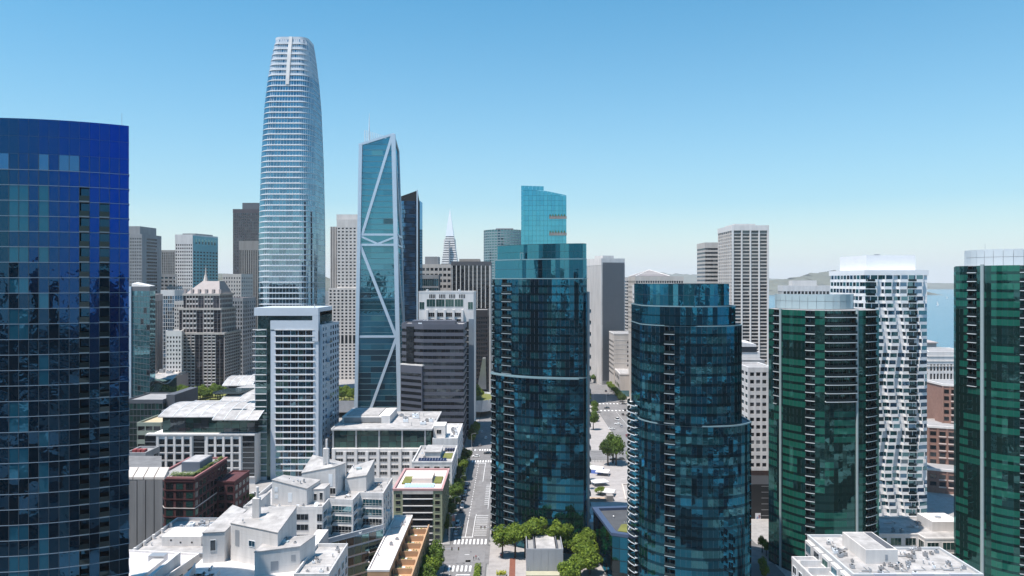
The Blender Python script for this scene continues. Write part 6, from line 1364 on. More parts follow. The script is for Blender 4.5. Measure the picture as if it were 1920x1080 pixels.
# ------------------------------------------------------------------ plaza between the teal towers
def plaza_things():
    # black low glass pavilion with angular roof
    T = thing('glass_pavilion', 'black angular low glass building at the foot of the dark teal tower', 'pavilion', (40, 262, 0)); Z = 18.0
    P = [up(1148, 998, Z), up(1191, 1004, Z), up(1200, 948, Z), up(1113, 951, Z)]; zt = [Z, Z, Z, Z]
    MB().prism(P, 0, Z-1.0, 0, 1).build('wall', [glass('black_glass', (.25, .33, .36), (.004, .006, .007), .16), ROOFD], T); MB().strip(P, -1.6, .5, Z-.99, Z, 0, True).build('roof_rim', mat('navy_rim', (.06, .09, .16), .5, .2, var=.08), T)
    for e, W in enumerate(walls(P)):
        if not W.faces_cam(): continue
        n = max(2, int(W.L//2.2))
        for i in range(n):
            for r in range(4): link('pane', pane_mesh(W.L/n-.12, 3.9, [MATS['black_glass'], LUM[3], LUM[0]][int(rnd(i, r, e)*3)]), T, W.M((i+.5)*W.L/n, 2.3+r*4.15, .05, .006))
    MB().prism([up(1158, 992, Z), up(1190, 996, Z), up(1190, 978, Z), up(1165, 980, Z)], Z-.98, Z-.6).build('roof_lawn', LAWN, T); roof_kit(T, 36, 46, 262, 280, Z-.98, 4, 1, 81)
    # grey hut with parapet roof
    T = thing('service_building', 'square grey metal service building with open roof among the plaza trees', 'building', (10, 262, 0))
    Z = 9.5; a, b = up(987, 1029, Z), up(1056, 1029, Z); c = up(1053, 997, Z)[1]
    P = [a, b, (b[0], c), (a[0], c)]; MB().prism(P, 0, Z-1.4, 0, 1).build('wall', [GREYM, GREYC], T); MB().strip(P, -.3, .0, Z-1.39, Z, 0, True).build('parapet', GREYM, T)
    w = b[0]-a[0]; MB().box(a[0]+w*.27, a[0]+w*.80, a[1]+1.2, c-1, Z-1.38, Z-.3, 0).build('roof_tank', ROOFW, T)
    for u in (.22, .84): MB().box(a[0]+w*u-.2, a[0]+w*u+.2, a[1]+.4, c-.4, Z-1.38, Z+.1).build('roof_beam', DGREY, T)
    W = Wall(P[0], P[1])
    for i in range(5): MB().wbox(W, i*W.L/5+.04, (i+1)*W.L/5-.04, .1, Z-.2, .0, .1).build('wall_panel', GREYM, T)
    for i in range(4): MB().tube(W.q(1+i*W.L/4.2, .1, .6), W.q(1+i*W.L/4.2, 3.2, .6), .08).build('lamp_arm', STEEL, T)
    MB().wbox(W, -.2, W.L+.2, .05, 1.7, .3, 4.2).build('planter', mat('sandy_planter', (.40, .38, .28), .9, var=.12), T)
    sheet('garden_plaza', [(-8.6, 232), (32, 232), (30, 284), (-8.6, 300)], .18, PLAZA)
    sheet('brick_path', [(-1.5, 240), (.9, 240), (1.3, 283), (-.8, 283)], .186, REDP)
    for k, pts in enumerate(([(-9, 236), (-5.2, 236), (-6, 256), (-8.2, 262)], [(18, 240), (22, 240), (22.5, 268), (19.5, 268)])):
        o = sheet('lawn', pts, .19, LAWN)
    for k, (x, y) in enumerate(((-3.8, 266), (-4.2, 258.5))):
        T = thing('planter_bed', ('yellow flowering planter bed nearer the trees beside the brick path', 'yellow flowering planter bed nearer the lawn beside the brick path')[k], 'planter', (x, y, .18)); MB().box(x-1.6, x+1.6, y-.9, y+.9, .19, .8).build('box', PALE, T)
        g = MB(); r = random.Random(k)
        for j in range(260):
            a, b, c = x+r.uniform(-1.7, 1.7), y+r.uniform(-1, 1), .8+abs(r.gauss(0, .5)); q = .2; g.face([(a-q, b, c-q*r.random()), (a+q*.3, b-q, c), (a+q, b+q*.4, c+q), (a-q*.2, b+q, c+q*.4)])
        g.build('flowers', mat('yellow_shrub', (.30, .30, .03), .9, var=.4, scale=3), T)
    # tents and stalls on the far plaza
    TW = mat('tent_fabric', (.80, .79, .78), .8, var=.05)
    for k, (px, py, sx, sy, h, lab) in enumerate(((1113, 878, 10, 7, 3.6, 'white tent with blue side panels beside the palms'), (1130, 884, 7, 6, 3.4, 'tilted white canopy next to the blue sided tent'), (1124, 903, 8, 6, 3.2, 'white canopy in the middle of the plaza'), (1137, 921, 8, 6, 3.3, 'white canopy nearest the wooden deck'), (1105, 975, 6, 9, 5, 'white box pavilion at the foot of the stepped teal tower'))):
        x, y = up(px, py, h*.6); T = thing('tent', lab, 'tent', (x, y, .17)); r = (rnd(k, 3)-.5)*.8
        def rp(u, v): return (x+u*math.cos(r)-v*math.sin(r), y+u*math.sin(r)+v*math.cos(r))
        q = [rp(-sx/2, -sy/2), rp(sx/2, -sy/2), rp(sx/2, sy/2), rp(-sx/2, sy/2)]
        for c in q: MB().tube((*c, .17), (*c, h*.72), .07).build('pole', STEEL, T)
        m = MB(); 
        for i in range(4): m.face([(*q[i], h*.72), (*q[(i+1) % 4], h*.72), (x, y, h)]); m.face([(*q[i], h*.60), (*q[(i+1) % 4], h*.60), (*q[(i+1) % 4], h*.719), (*q[i], h*.719)])
        m.build('canopy', TW, T)
        if k in (0, 4): MB().strip(q, -.04, 0, .2, h*.59, 0, True).build('side_panel', mat('blue_fabric', (.12, .2, .55), .8, var=.05) if k == 0 else TW, T)
    x, y = up(1112, 934, 1); T = thing('wooden_deck', 'pale wooden deck with railing and stalls on the plaza', 'deck', (x, y, .17)); WD = mat('pale_wood', (.45, .33, .24), .85, var=.15, scale=1)
    MB().box(x-7, x+6, y-3, y+3, .18, .6).build('deck', WD, T); MB().strip([(x-7, y+3), (x-7, y-3), (x+6, y-3), (x+6, y+3)], -.1, 0, .61, 1.6).build('railing', TAUPE, T); MB().box(x+6.4, x+9.4, y-2.5, y+2, .18, 2.8).build('kiosk', TAUPE, T)
    for k in range(4): MB().box(x-6+k*2.6, x-4.4+k*2.6, y-1, y+.2, .61, 1.4).build('picnic_table', WD, T)
    T = thing('seat_wall', 'low dark bench wall curving across the pale plaza', 'bench', (62, 350, .17)); MB().strip([(wx(1166, 372), 358), (56, 372), (57, 385), (69, 386)], -.5, .2, .18, .75).build('wall', BEIGE, T)
    T = thing('fence', 'dark railing fence along the far side of the plaza', 'fence', (55, 434, .17))
    for k in range(17): MB().box(41+k*1.75, 41.1+k*1.75, 433, 433.1, .18, 1.6).build('post', BLACK, T)
    MB().box(41, 69.2, 433.02, 433.08, 1.5, 1.58).build('rail', BLACK, T); MB().box(41, 69.2, 433.02, 433.08, .5, .56).build('rail', BLACK, T)
    # dark building with a tall printed banner behind the gap
    Y = 330.0; x0, x1 = wx(1404, Y), wx(1460, Y); T = thing('office_building', 'dark slab with a tall printed banner in the gap between the towers', 'office building', ((x0+x1)/2, Y+8, 0)); zt = wz(908, Y)
    MB().box(x0, x1, Y, Y+15, 0, zt).build('wall', BLACK, T); W = Wall((x0, Y), (x1, Y)); s0 = wx(1416, Y)-x0; s1 = wx(1426, Y)-x0
    for k in range(6): MB().wbox(W, s1+.4, W.L, 1.5+k*2.6, 1.62+k*2.6, 0, .1).build('band', STEEL, T)
    bn = MB().wbox(W, s0, s1, wz(1027, Y), wz(962, Y), .05, .12).build('banner', mat('banner_cloth', (.60, .60, .64), .8, var=.06), T)
    for k, (u, v, rr) in enumerate(((.35, .45, .38), (.6, .52, .30), (.3, .36, .22), (.75, .9, .5), (.4, .86, .45), (.5, .70, .25), (.55, .30, .14))):
        z = wz(1027, Y)+(wz(962, Y)-wz(1027, Y))*v; ss = s0+(s1-s0)*u; m = MB(); m.face([W.q(ss+rr*(1+.4*math.sin(j*2.1+k))*math.cos(j*.785), z+1.5*rr*(1+.3*math.cos(j*1.7+k))*math.sin(j*.785), .125+.002*k) for j in range(8)]); m.build('print', [BLACK, BLACK, BLACK, mat('print_mauve', (.25, .12, .16), .8, var=0), mat('print_blue', (.2, .3, .5), .8, var=0), MATS['print_blue'], BLACK][k], bn)
plaza_things()
# ------------------------------------------------------------------ trees
def leafmat(name, c1, c2):
    m = bpy.data.materials.new(name); m.use_nodes = True; n = m.node_tree; p = n.nodes['Principled BSDF']; p.inputs['Roughness'].default_value = .65
    p.inputs['Specular IOR Level'].default_value = .3
    g = n.nodes.new('ShaderNodeNewGeometry'); r = n.nodes.new('ShaderNodeValToRGB'); r.color_ramp.elements[0].color = (*c1, 1); r.color_ramp.elements[1].color = (*c2, 1)
    n.links.new(g.outputs['Random Per Island'], r.inputs[0]); n.links.new(r.outputs[0], p.inputs['Base Color'])
    t = n.nodes.new('ShaderNodeBsdfTranslucent'); mx = n.nodes.new('ShaderNodeMixShader'); mx.inputs[0].default_value = .35; out = n.nodes['Material Output']
    n.links.new(r.outputs[0], t.inputs[0]); n.links.new(p.outputs[0], mx.inputs[1]); n.links.new(t.outputs[0], mx.inputs[2]); n.links.new(mx.outputs[0], out.inputs[0])
    return m
LEAF = [leafmat('leaf_bright', (.05, .10, .01), (.24, .32, .035)), leafmat('leaf_mid', (.03, .065, .01), (.14, .22, .03)), leafmat('leaf_dark', (.018, .04, .008), (.085, .14, .025))]
def crown_mesh(seed, m, n=3400, flat=.8):
    r = random.Random(seed); mb = MB(); cl = []
    for k in range(24):
        while True:
            x, y, z = r.uniform(-1, 1), r.uniform(-1, 1), r.uniform(-1, 1)
            if x*x+y*y+z*z < 1: break
        cl.append((x*.70, y*.70, z*.62*flat+.08, r.uniform(.28, .46)))
    for k in range(n):
        cx, cy, cz, cr = r.choice(cl); th, ph = r.uniform(0, 6.283), math.acos(r.uniform(-.75, 1)); rr = cr*r.uniform(.72, 1.06)
        p = Vector((cx+rr*math.cos(th)*math.sin(ph), cy+rr*math.sin(th)*math.sin(ph), cz+rr*math.cos(ph)*.85))
        nv = Vector((math.cos(th)*math.sin(ph)+r.uniform(-.7, .7), math.sin(th)*math.sin(ph)+r.uniform(-.7, .7), math.cos(ph)+.35+r.uniform(-.6, .6))).normalized()
        u = nv.orthogonal().normalized(); v = nv.cross(u); a = r.uniform(0, 6.28); u, v = u*math.cos(a)+v*math.sin(a), v*math.cos(a)-u*math.sin(a); s = r.uniform(.05, .095)
        mb.face([p-u*s, p-v*s*.6, p+u*s, p+v*s*.7])
    return mb.mesh('crown', m)
CROWN = {}
for ci in range(3):
    for sd in range(4): CROWN[(ci, sd)] = crown_mesh(ci*10+sd, LEAF[ci])
def trunk_mesh(seed):
    r = random.Random(seed); mb = MB(); mb.tube((0, 0, -.02), (.01, 0, .5), .035, .022, n=7)
    for k in range(5): a = k*1.26+r.random(); mb.tube((.01, 0, .36+.03*k), (.28*math.cos(a), .28*math.sin(a), .62+.05*k), .014, .005, n=5)
    mb.tube((.01, 0, .5), (0, .02, .8), .02, .006, n=6); return mb.mesh('trunk', BARK)
TRUNK = [trunk_mesh(i) for i in range(3)]
def tree(x, y, z, h, d, ci, label, group=None, name='tree', low=.30):
    T = thing(name, label, 'tree', (x, y, z), group); B = Matrix.Translation((x, y, z)); rz = Matrix.Rotation(random.uniform(0, 6.28), 4, 'Z')
    ch = h*(1-low)/2
    link('trunk', TRUNK[random.randrange(3)], T, B @ rz @ Matrix.Diagonal((h*.9, h*.9, h, 1)))
    link('crown', CROWN[(ci, random.randrange(4))], T, B @ Matrix.Translation((0, 0, h*low+ch)) @ rz @ Matrix.Diagonal((d/2, d/2, ch*1.18, 1)))
for k, (y, h, d, ci, x) in enumerate(((238, 11, 8.5, 0, -28), (246, 11.5, 9, 1, -28.6), (255, 12, 9.2, 0, -27.9), (263, 11.5, 8.8, 1, -28.3), (271, 11, 8.2, 1, -28))):
    tree(x, y, .14, h, d, ci, ORD[k]+' tree, counted from the viewer, of the leafy row beside the tan block', 'street trees by the tan block', 'street_tree')
for k, (y, h, d, ci) in enumerate(((309, 6, 4.5, 1), (317, 6.5, 5, 0), (327, 8, 6, 1), (337, 9, 7, 2), (347, 12, 9.5, 1), (356, 9, 7, 2), (365, 9, 7, 1), (374, 10, 7.5, 2), (384, 11, 8, 2), (395, 12, 8.5, 0), (404, 10, 7.5, 2), (412, 9, 7, 1), (420, 10, 8, 2), (429, 10, 8, 2))):
    tree(-26.6, y, .14, h, d, ci, ORD[k]+' street tree beyond the near crossing along the left pavement', 'street trees between the crossings', 'street_tree')
for k, (y, h, d, ci, x) in enumerate(((476, 9, 7, 2, -25.4), (486, 11, 8, 1, -25.2), (497, 12, 8, 0, -24.8), (511, 10, 7, 2, -25.2))):
    tree(x, y, .14, h, d, ci, ORD[k]+' street tree beyond the far crossing beneath the pale postmodern tower', 'street trees past the far crossing', 'street_tree')
gp = [(942, 1001, 8), (966, 996, 7), (985, 992, 6.4), (1008, 984, 8), (1050, 990, 8), (1036, 1002, 6), (1076, 1016, 8.6), (1102, 1001, 6), (1096, 1026, 8), (1106, 1044, 8.4), (1070, 1066, 7.4), (1088, 1050, 6.5)]
for k, (px, py, d) in enumerate(gp):
    Y = min(up(px, py, 6.5)[1], 283.5); zc = wz(py, Y); h = zc+d*.42
    d *= 1.3; tree(wx(px, Y), Y, .18, h, d, 0, ORD[k]+' bright green plaza tree, counted clockwise around the grey service building', 'plaza trees around the service building', 'plaza_tree', low=max(.12, 1-d*.92/h))
for k, (px, py, h, d, ci) in enumerate(((1140, 872, 16, 11, 2), (1155, 872, 17, 12, 1), (1149, 868, 18, 11, 1))):
    x, y = up(px, py, .2); tree(x, min(y, 431), .17, h, d, ci, ORD[k]+' tree of the big dark clump standing at the plaza fence', 'tall trees at the plaza fence', 'plaza_tree', low=.22)
tree(68, 424, .17, 10, 7, 0, 'lighter tree right of the big clump at the plaza fence', None, 'plaza_tree')
tree(57.5, 528, .17, 13, 9, 1, 'single tree in shade beyond the plaza near the white balconies', None, 'plaza_tree')
tree(43.5, 367, .17, 4.5, 6.5, 0, 'round bright shrub between the tents on the plaza', None, 'shrub', low=.05)
for k in range(8): tree(95.0+.3*(k % 2), 640+k*12.5, .1, 8.5, 7.5, 0 if k > 1 else 2, ORD[k]+' tree of the green row beside the beige block', 'trees beside the beige block', 'street_tree', low=.2)
for k in range(9): tree(62+(k % 3)*2.2, 560+k*19, .1, 8+k % 3, 7, 1, ORD[k]+' tree down the left pavement of the wide street behind the plaza', 'trees on the wide street', 'street_tree')
for k in range(3): tree(78+k*7, 770+4*k, .1, 9, 8, 1, ORD[k]+' tree in front of the grey tower entrance', 'trees at the grey tower', 'street_tree', low=.25)
for k, (x, y) in enumerate(((104, 612), (107, 640))): tree(x, y, .1, 10, 6, 1, ORD[k]+' small tree beside the narrow white tower foot', 'trees by the narrow white tower', 'street_tree')
for k, (x, y, h) in enumerate(((-112, 345, 8), (-116, 352, 6), (-119, 338, 9), (-121.5, 344, 7))): tree(x, y, .14, h, h*.8, (1, 0, 2, 1)[k], ORD[k]+' yard tree beside the dark red brick block', 'yard trees', 'yard_tree')
for k, (px, py) in enumerate(((1429, 1035), (1437, 1042), (1428, 1075), (1433, 1090))): x, y = up(px, py, .2); tree(x, y, .14, 6.5, 3.6, 0, ORD[k]+' slim bright tree in the gap left of the green tower', 'trees in the tower gap', 'street_tree', low=.2)
r = random.Random(4)
seg = [('below the stepped tower', 300, 345, 14, 1), ('beside the wavy roof', 345, 420, 16, 0), ('left of the braced tower', 628, 668, 8, 0), ('right of the postmodern tower', 886, 902, 4, 1)]
for nm, a, b, n, ci in seg:
    for k in range(n):
        y = 579+r.uniform(0, 26); x = wx(a+(b-a)*(k+.5)/n, y); h = r.uniform(7.5, 11.5); tree(min(x, -22), y, 12.4, h, h*.9, ci if r.random() < .6 else 1-ci if ci < 2 else 0, ORD[k]+' rooftop park tree from the left, '+nm, 'rooftop park trees '+nm, 'park_tree', low=.15)
def palm(x, y, h, label):
    T = thing('palm_tree', label, 'palm tree', (x, y, .17)); MB().tube((x, y, .1), (x+.2, y, h), .28, .2, n=8).build('trunk', BARK, T); mb = MB(); r = random.Random(int(h*10))
    for k in range(22):
        a = k*2.4; e = r.uniform(-.5, .9); L = r.uniform(1.8, 2.6); p = Vector((x+.2, y, h)); d = Vector((math.cos(a)*math.cos(e), math.sin(a)*math.cos(e), math.sin(e)+.3))
        for s in range(4):
            q = p+d*(L/4); w = Vector((-math.sin(a), math.cos(a), 0))*(.35*(1-s*.2)); mb.face([p-w, p+w, q+w*.8, q-w*.8]); p = q; d = d+Vector((0, 0, -.32))
    mb.build('crown', LEAF[1], T)
for k, (px, py, h) in enumerate(((1097, 918, 11), (1102, 908, 10), (1100, 900, 9.5))): x, y = up(px, py, .2); palm(x, y, h, ORD[k]+' palm, counted from the viewer, beside the blue sided tent')
def hedge(name, label, x0, x1, y0, y1, z, h, m, n, seed):
    T = thing(name, label, 'hedge', ((x0+x1)/2, (y0+y1)/2, z)); r = random.Random(seed); mb = MB()
    for k in range(n):
        x, y, c = r.uniform(x0, x1), r.uniform(y0, y1), z+h*math.sqrt(r.random())*(1+.15*math.sin(k*.1)); s = r.uniform(.15, .32); a = r.uniform(0, 6.28); t = r.uniform(-.5, .5)
        mb.face([(x-s*math.cos(a), y-s*math.sin(a), c-s*t), (x+s*math.sin(a), y-s*math.cos(a), c), (x+s*math.cos(a), y+s*math.sin(a), c+s*t), (x-s*math.sin(a), y+s*math.cos(a), c+s*.4)])
    mb.build('foliage', m, T); MB().box(x0, x1, y0, y1, z-.05, z+.3).build('bed', BARK, T)
hedge('hedge', 'narrow bright green planting strip dividing the near end of the street', -13.6, -11.4, 238, 275, .05, 1.5, LEAF[0], 1600, 3)
hedge('hedge', 'low yellow green hedge along the pavement beside the plaza lawn', -9.1, -8.3, 240, 262, .19, .9, LEAF[0], 500, 5)
hedge('hedge', 'green bed beside the grey service building', 21.5, 23, 262, 280, .19, 1.6, LEAF[1], 500, 6)

# ------------------------------------------------------------------ vehicles
CARC = {'white': (.75, .75, .74), 'black': (.02, .02, .022), 'silver': (.42, .43, .45), 'grey': (.14, .145, .15), 'blue': (.04, .08, .2), 'red': (.3, .03, .03)}
CGL = glass('car_glass', (.6, .65, .7), (.01, .012, .014), .12, wav=0); TYRE = mat('tyre', (.02, .02, .02), .9, var=0); LAMPW = mat('lamp_lens', (.7, .7, .68), .2, var=0); LAMPR = mat('rear_lens', (.35, .02, .02), .3, var=0)
def car_meshes(colour, van):
    m = mat('paint_'+colour, CARC[colour], .25, .2 if colour not in ('white', 'black') else 0, var=0, spec=.6); L, Wd = (2.3, .9) if not van else (2.6, .98); b = MB(); hb = .62 if not van else .7; ht = 1.42 if not van else 2.1
    b.hexa([(-Wd, -L, .28), (Wd, -L, .28), (Wd, L, .28), (-Wd, L, .28), (-Wd*.96, -L*.98, hb), (Wd*.96, -L*.98, hb), (Wd*.96, L*.98, hb), (-Wd*.96, L*.98, hb)])
    b.hexa([(-Wd*.95, -L*.97, hb), (Wd*.95, -L*.97, hb), (Wd*.95, L*.97, hb), (-Wd*.95, L*.97, hb), (-Wd*.86, -L*.90, hb+.24), (Wd*.86, -L*.90, hb+.24), (Wd*.86, L*.86, hb+.24), (-Wd*.86, L*.86, hb+.24)])
    f = .45 if not van else .62; g = MB()
    g.hexa([(-Wd*.84, -L*.82, hb+.24), (Wd*.84, -L*.82, hb+.24), (Wd*.84, L*f, hb+.24), (-Wd*.84, L*f, hb+.24), (-Wd*.68, -L*.6, ht-.05), (Wd*.68, -L*.6, ht-.05), (Wd*.68, L*(f-.3), ht-.05), (-Wd*.68, L*(f-.3), ht-.05)])
    b.hexa([(-Wd*.69, -L*.61, ht-.05), (Wd*.69, -L*.61, ht-.05), (Wd*.69, L*(f-.29), ht-.05), (-Wd*.69, L*(f-.29), ht-.05), (-Wd*.62, -L*.55, ht), (Wd*.62, -L*.55, ht), (Wd*.62, L*(f-.34), ht), (-Wd*.62, L*(f-.34), ht)])
    wh = MB().tube((-.12, 0, 0), (.12, 0, 0), .33, n=12).tube((-.13, 0, 0), (.13, 0, 0), .19, n=8, mi=1).mesh('wheel', [TYRE, STEEL])
    return b.mesh('body', m), g.mesh('cabin_glass', CGL), wh, MB().box(-.18, .18, -.03, .03, -.07, .07).mesh('headlight', LAMPW), MB().box(-.16, .16, -.03, .03, -.08, .08).mesh('tail_light', LAMPR), L, Wd
CM = {}
def car(x, y, rz, colour, label, group, van=False, name='parked_car', z=.03):
    k = (colour, van)
    if k not in CM: CM[k] = car_meshes(colour, van)
    b, g, wh, hl, tl, L, Wd = CM[k]; T = thing(name, label, 'van' if van else 'car', (x, y, z), group, rz); B = WM[T.name]
    link('body', b, T, B); link('cabin_glass', g, T, B)
    for sx in (-1, 1):
        for sy in (-1, 1): link('wheel', wh, T, B @ Matrix.Translation((sx*Wd*.9, sy*L*.62, .33)))
        link('headlight', hl, T, B @ Matrix.Translation((sx*Wd*.66, L*.985, .55))); link('tail_light', tl, T, B @ Matrix.Translation((sx*Wd*.68, -L*.985, .55)))
for k, (y, c, v) in enumerate(((310.5, 'silver', 0), (316.2, 'black', 0), (322, 'white', 1), (341, 'grey', 0), (347, 'white', 0), (353, 'silver', 0), (359, 'black', 0), (365, 'grey', 0), (371, 'white', 0), (377, 'blue', 0), (386, 'silver', 0))):
    car(-23.3, y, 0, c, c+' '+('van' if v else 'car')+', '+ORD[k]+' of those parked along the left kerb past the near crossing', 'cars parked on the left kerb', bool(v))
for k, (x, y, c, rz) in enumerate(((-21.5, 447, 'white', 1.57), (-15, 455, 'black', 1.57), (-20.5, 478, 'grey', 0), (-17.5, 500, 'white', 0), (-21, 520, 'silver', 0), (-14.5, 530, 'black', 3.14))):
    car(x, y, rz, c, c+' car, '+ORD[k]+' nearest on the street beyond the far crossing', 'cars beyond the far crossing', name='car')
car(-17.9, 262.0, 0, 'black', 'dark car waiting below the near crossing at the frame edge', None, name='car')
for k, (px, py, c, v, rz) in enumerate(((1157, 788, 'white', 1, .3), (1168, 778, 'black', 0, 0), (1176, 780, 'grey', 0, 0), (1165, 800, 'silver', 0, 0), (1176, 818, 'red', 0, 0), (1158, 796, 'white', 0, 1.2), (1147, 805, 'white', 0, 1.4), (1136, 734, 'black', 0, 0), (1140, 741, 'grey', 0, 0), (1172, 770, 'black', 0, 0), (1138, 766, 'black', 0, 1.5), (1164, 862, 'grey', 0, 1.57), (1150, 863, 'black', 0, 1.57))):
    x, y = up(px, py, .1); car(x, y, rz, c, '%s %s, %s of the vehicles on the wide street behind the plaza' % (c, 'van' if v else 'car', ORD[k]), 'vehicles behind the plaza', bool(v), 'car', .17)
for k, (px, py, c, rz) in enumerate(((436, 932, 'black', 1.4), (449, 938, 'white', 1.2), (447, 931, 'silver', 1.3), (463, 931, 'white', 1.5), (473, 930, 'grey', 1.5), (466, 945, 'silver', .4), (468, 952, 'red', .4), (466, 948, 'white', .4), (448, 955, 'silver', .8), (456, 926, 'white', 1.5), (480, 927, 'white', 1.5))):
    x, y = up(px, py, .1); car(x, y, rz, c, '%s car, %s of those parked in the yard behind the white complex' % (c, ORD[k]), 'cars parked in the yard', name='parked_car', z=.15)

# ------------------------------------------------------------------ street furniture
def lamp(x, y, label, sgn=1, h=9.0):
    T = thing('street_lamp', label, 'street lamp', (x, y, .14)); MB().tube((x, y, .14), (x, y, h), .11, .07).build('pole', STEEL, T); MB().tube((x, y, h), (x+sgn*2.2, y, h+.5), .06, .05).build('arm', STEEL, T); MB().box(x+sgn*2.2-.45, x+sgn*2.2+.45, y-.16, y+.16, h+.4, h+.55).build('lamp_head', GREYM, T)
for k, y in enumerate((306, 332, 368, 402, 470)): lamp(-25.4, y, ORD[k]+' street lamp along the left kerb beyond the near crossing')
for k, (px, py) in enumerate(((1112, 762), (1140, 778), (1137, 765))): x, y = up(px, py, .2); lamp(x, y, ORD[k]+' curved lamp post at the street behind the plaza', 1 if k else -1, 11)
def signal(x, y, label, L, sgn=1):
    T = thing('traffic_signal', label, 'traffic signal', (x, y, .14)); MB().tube((x, y, .14), (x, y, 6.2), .12, .09).build('pole', STEEL, T); MB().tube((x, y, 5.9), (x+sgn*L, y, 6.2), .08, .06).build('mast_arm', STEEL, T)
    for u in (1.0, .55):
        b = MB().box(x+sgn*L*u-.2, x+sgn*L*u+.2, y-.15, y+.15, 5.4, 6.5).build('signal_head', BLACK, T)
        for j, c in enumerate(((.3, .02, .02), (.3, .2, .02), (.02, .25, .08))): MB().tube((x+sgn*L*u, y-.17, 6.3-j*.34), (x+sgn*L*u, y-.15, 6.3-j*.34), .12, n=8).build('lens', mat('lens_%d' % j, c, .3, var=0), b)
signal(-25.3, 276.8, 'traffic signal with long arm at the near corner of the crossing', 5.5); signal(-25.3, 300.5, 'traffic signal with long arm at the far corner of the crossing', 5.0); signal(-9.0, 301, 'traffic signal at the plaza corner of the crossing', 3.5, -1); signal(-25.2, 439.5, 'traffic signal at the distant crossing', 5)
T = thing('banner_post', 'post with two small red and pink banners beside the parked cars', 'banner', (-25.2, 313, .14)); MB().tube((-25.2, 313, .14), (-25.2, 313, 7.5), .09).build('pole', STEEL, T)
for z in (4.6, 6.0): MB().box(-25.1, -23.9, 312.97, 313.03, z, z+1.2).build('flag', [PINKT, mat('orange_red_cloth', (.5, .16, .1), .8, var=.05)][int(z < 5)], T)
for k, (y, x) in enumerate(((300.3, -9.0), (305, -9.1), (315, -9.1), (322, -9.1))):
    T = thing('bollard', ORD[k]+' dark bollard along the pavement beside the stepped teal tower', 'bollard', (x, y, .14)); MB().tube((x, y, .14), (x, y, 1.1), .12, .1).tube((x, y, 1.1), (x, y, 1.2), .13, .05).build('post', BLACK, T)

def sailboat(x, y, s, label):
    T = thing('sailboat', label, 'boat', (x, y, -2.5)); MB().hexa([(x-1.2*s, y-4*s, -2.2), (x+1.2*s, y-4*s, -2.2), (x+.2*s, y+5*s, -2.2), (x-.2*s, y+5*s, -2.2), (x-1.5*s, y-4.4*s, -1+s*.3), (x+1.5*s, y-4.4*s, -1+s*.3), (x+.3*s, y+5.6*s, -1+s*.3), (x-.3*s, y+5.6*s, -1+s*.3)]).build('hull', WHITE2, T)
    MB().tube((x, y, -1), (x, y, 13*s), .12*s).build('mast', STEEL, T); MB().prism([(x+.1, y), (x+4*s, y-2.5*s), (x+.16, y+.2)], 0, [12.5*s, .6, 12.5*s]).build('sail', WHITE, T)
sailboat(wx(1757, 3300), 3300, 1.6, 'small white sailboat out on the bay'); sailboat(wx(1775, 4700), 4700, 1.3, 'second smaller sailboat farther out on the bay')

# ------------------------------------------------------------------ people
def person_mesh(seed, shirt, trouser):
    r = random.Random(seed); me = bpy.data.meshes.new('person'); s = r.choice((.22, .12, -.2))
    J = [(0, 0, .95, .13), (0, 0, 1.15, .13), (0, 0, 1.38, .155), (0, 0, 1.5, .055), (0, .02, 1.62, .095), (0, .01, 1.74, .07), (.19, 0, 1.40, .06), (.24, s, 1.14, .045), (.22, s+.18, .93, .038), (-.19, 0, 1.40, .06), (-.24, -s, 1.14, .045), (-.22, -s+.15, .93, .038),
         (.1, 0, .88, .085), (.11, s, .49, .06), (.11, s*.8-.08, .09, .045), (.11, s*.8+.10, .04, .04), (-.1, 0, .88, .085), (-.11, -s*.6, .49, .06), (-.11, -s-.08, .09, .045), (-.11, -s+.10, .04, .04)]
    E = [(0, 1), (1, 2), (2, 3), (3, 4), (4, 5), (2, 6), (6, 7), (7, 8), (2, 9), (9, 10), (10, 11), (0, 12), (12, 13), (13, 14), (14, 15), (0, 16), (16, 17), (17, 18), (18, 19)]
    me.from_pydata([j[:3] for j in J], E, []); o = bpy.data.objects.new('tmp_person', me); COL.objects.link(o)
    sk = o.modifiers.new('skin', 'SKIN'); o.modifiers.new('sub', 'SUBSURF').levels = 1
    if not me.skin_vertices: me.attributes.new('skin', 'FLOAT', 'POINT')
    for i, j in enumerate(J):
        v = me.skin_vertices[0].data[i]; v.radius = (j[3], j[3]); v.use_root = (i == 0)
    dg = bpy.context.evaluated_depsgraph_get(); em = bpy.data.meshes.new_from_object(o.evaluated_get(dg)); bpy.data.objects.remove(o); em.name = 'person'
    for m in (mat('skin_tone', (.45, .28, .2), .6, var=0), shirt, trouser, mat('dark_hair', (.03, .02, .015), .8, var=0), TYRE): em.materials.append(m)
    for p in em.polygons:
        c = p.center; p.material_index = 4 if c.z < .1 else 2 if c.z < .93 and abs(c.x) < .19 else 0 if (c.z < .97 or 1.48 < c.z < 1.70 and c.y > .0) else 3 if c.z > 1.56 else 1; p.use_smooth = True
    return em
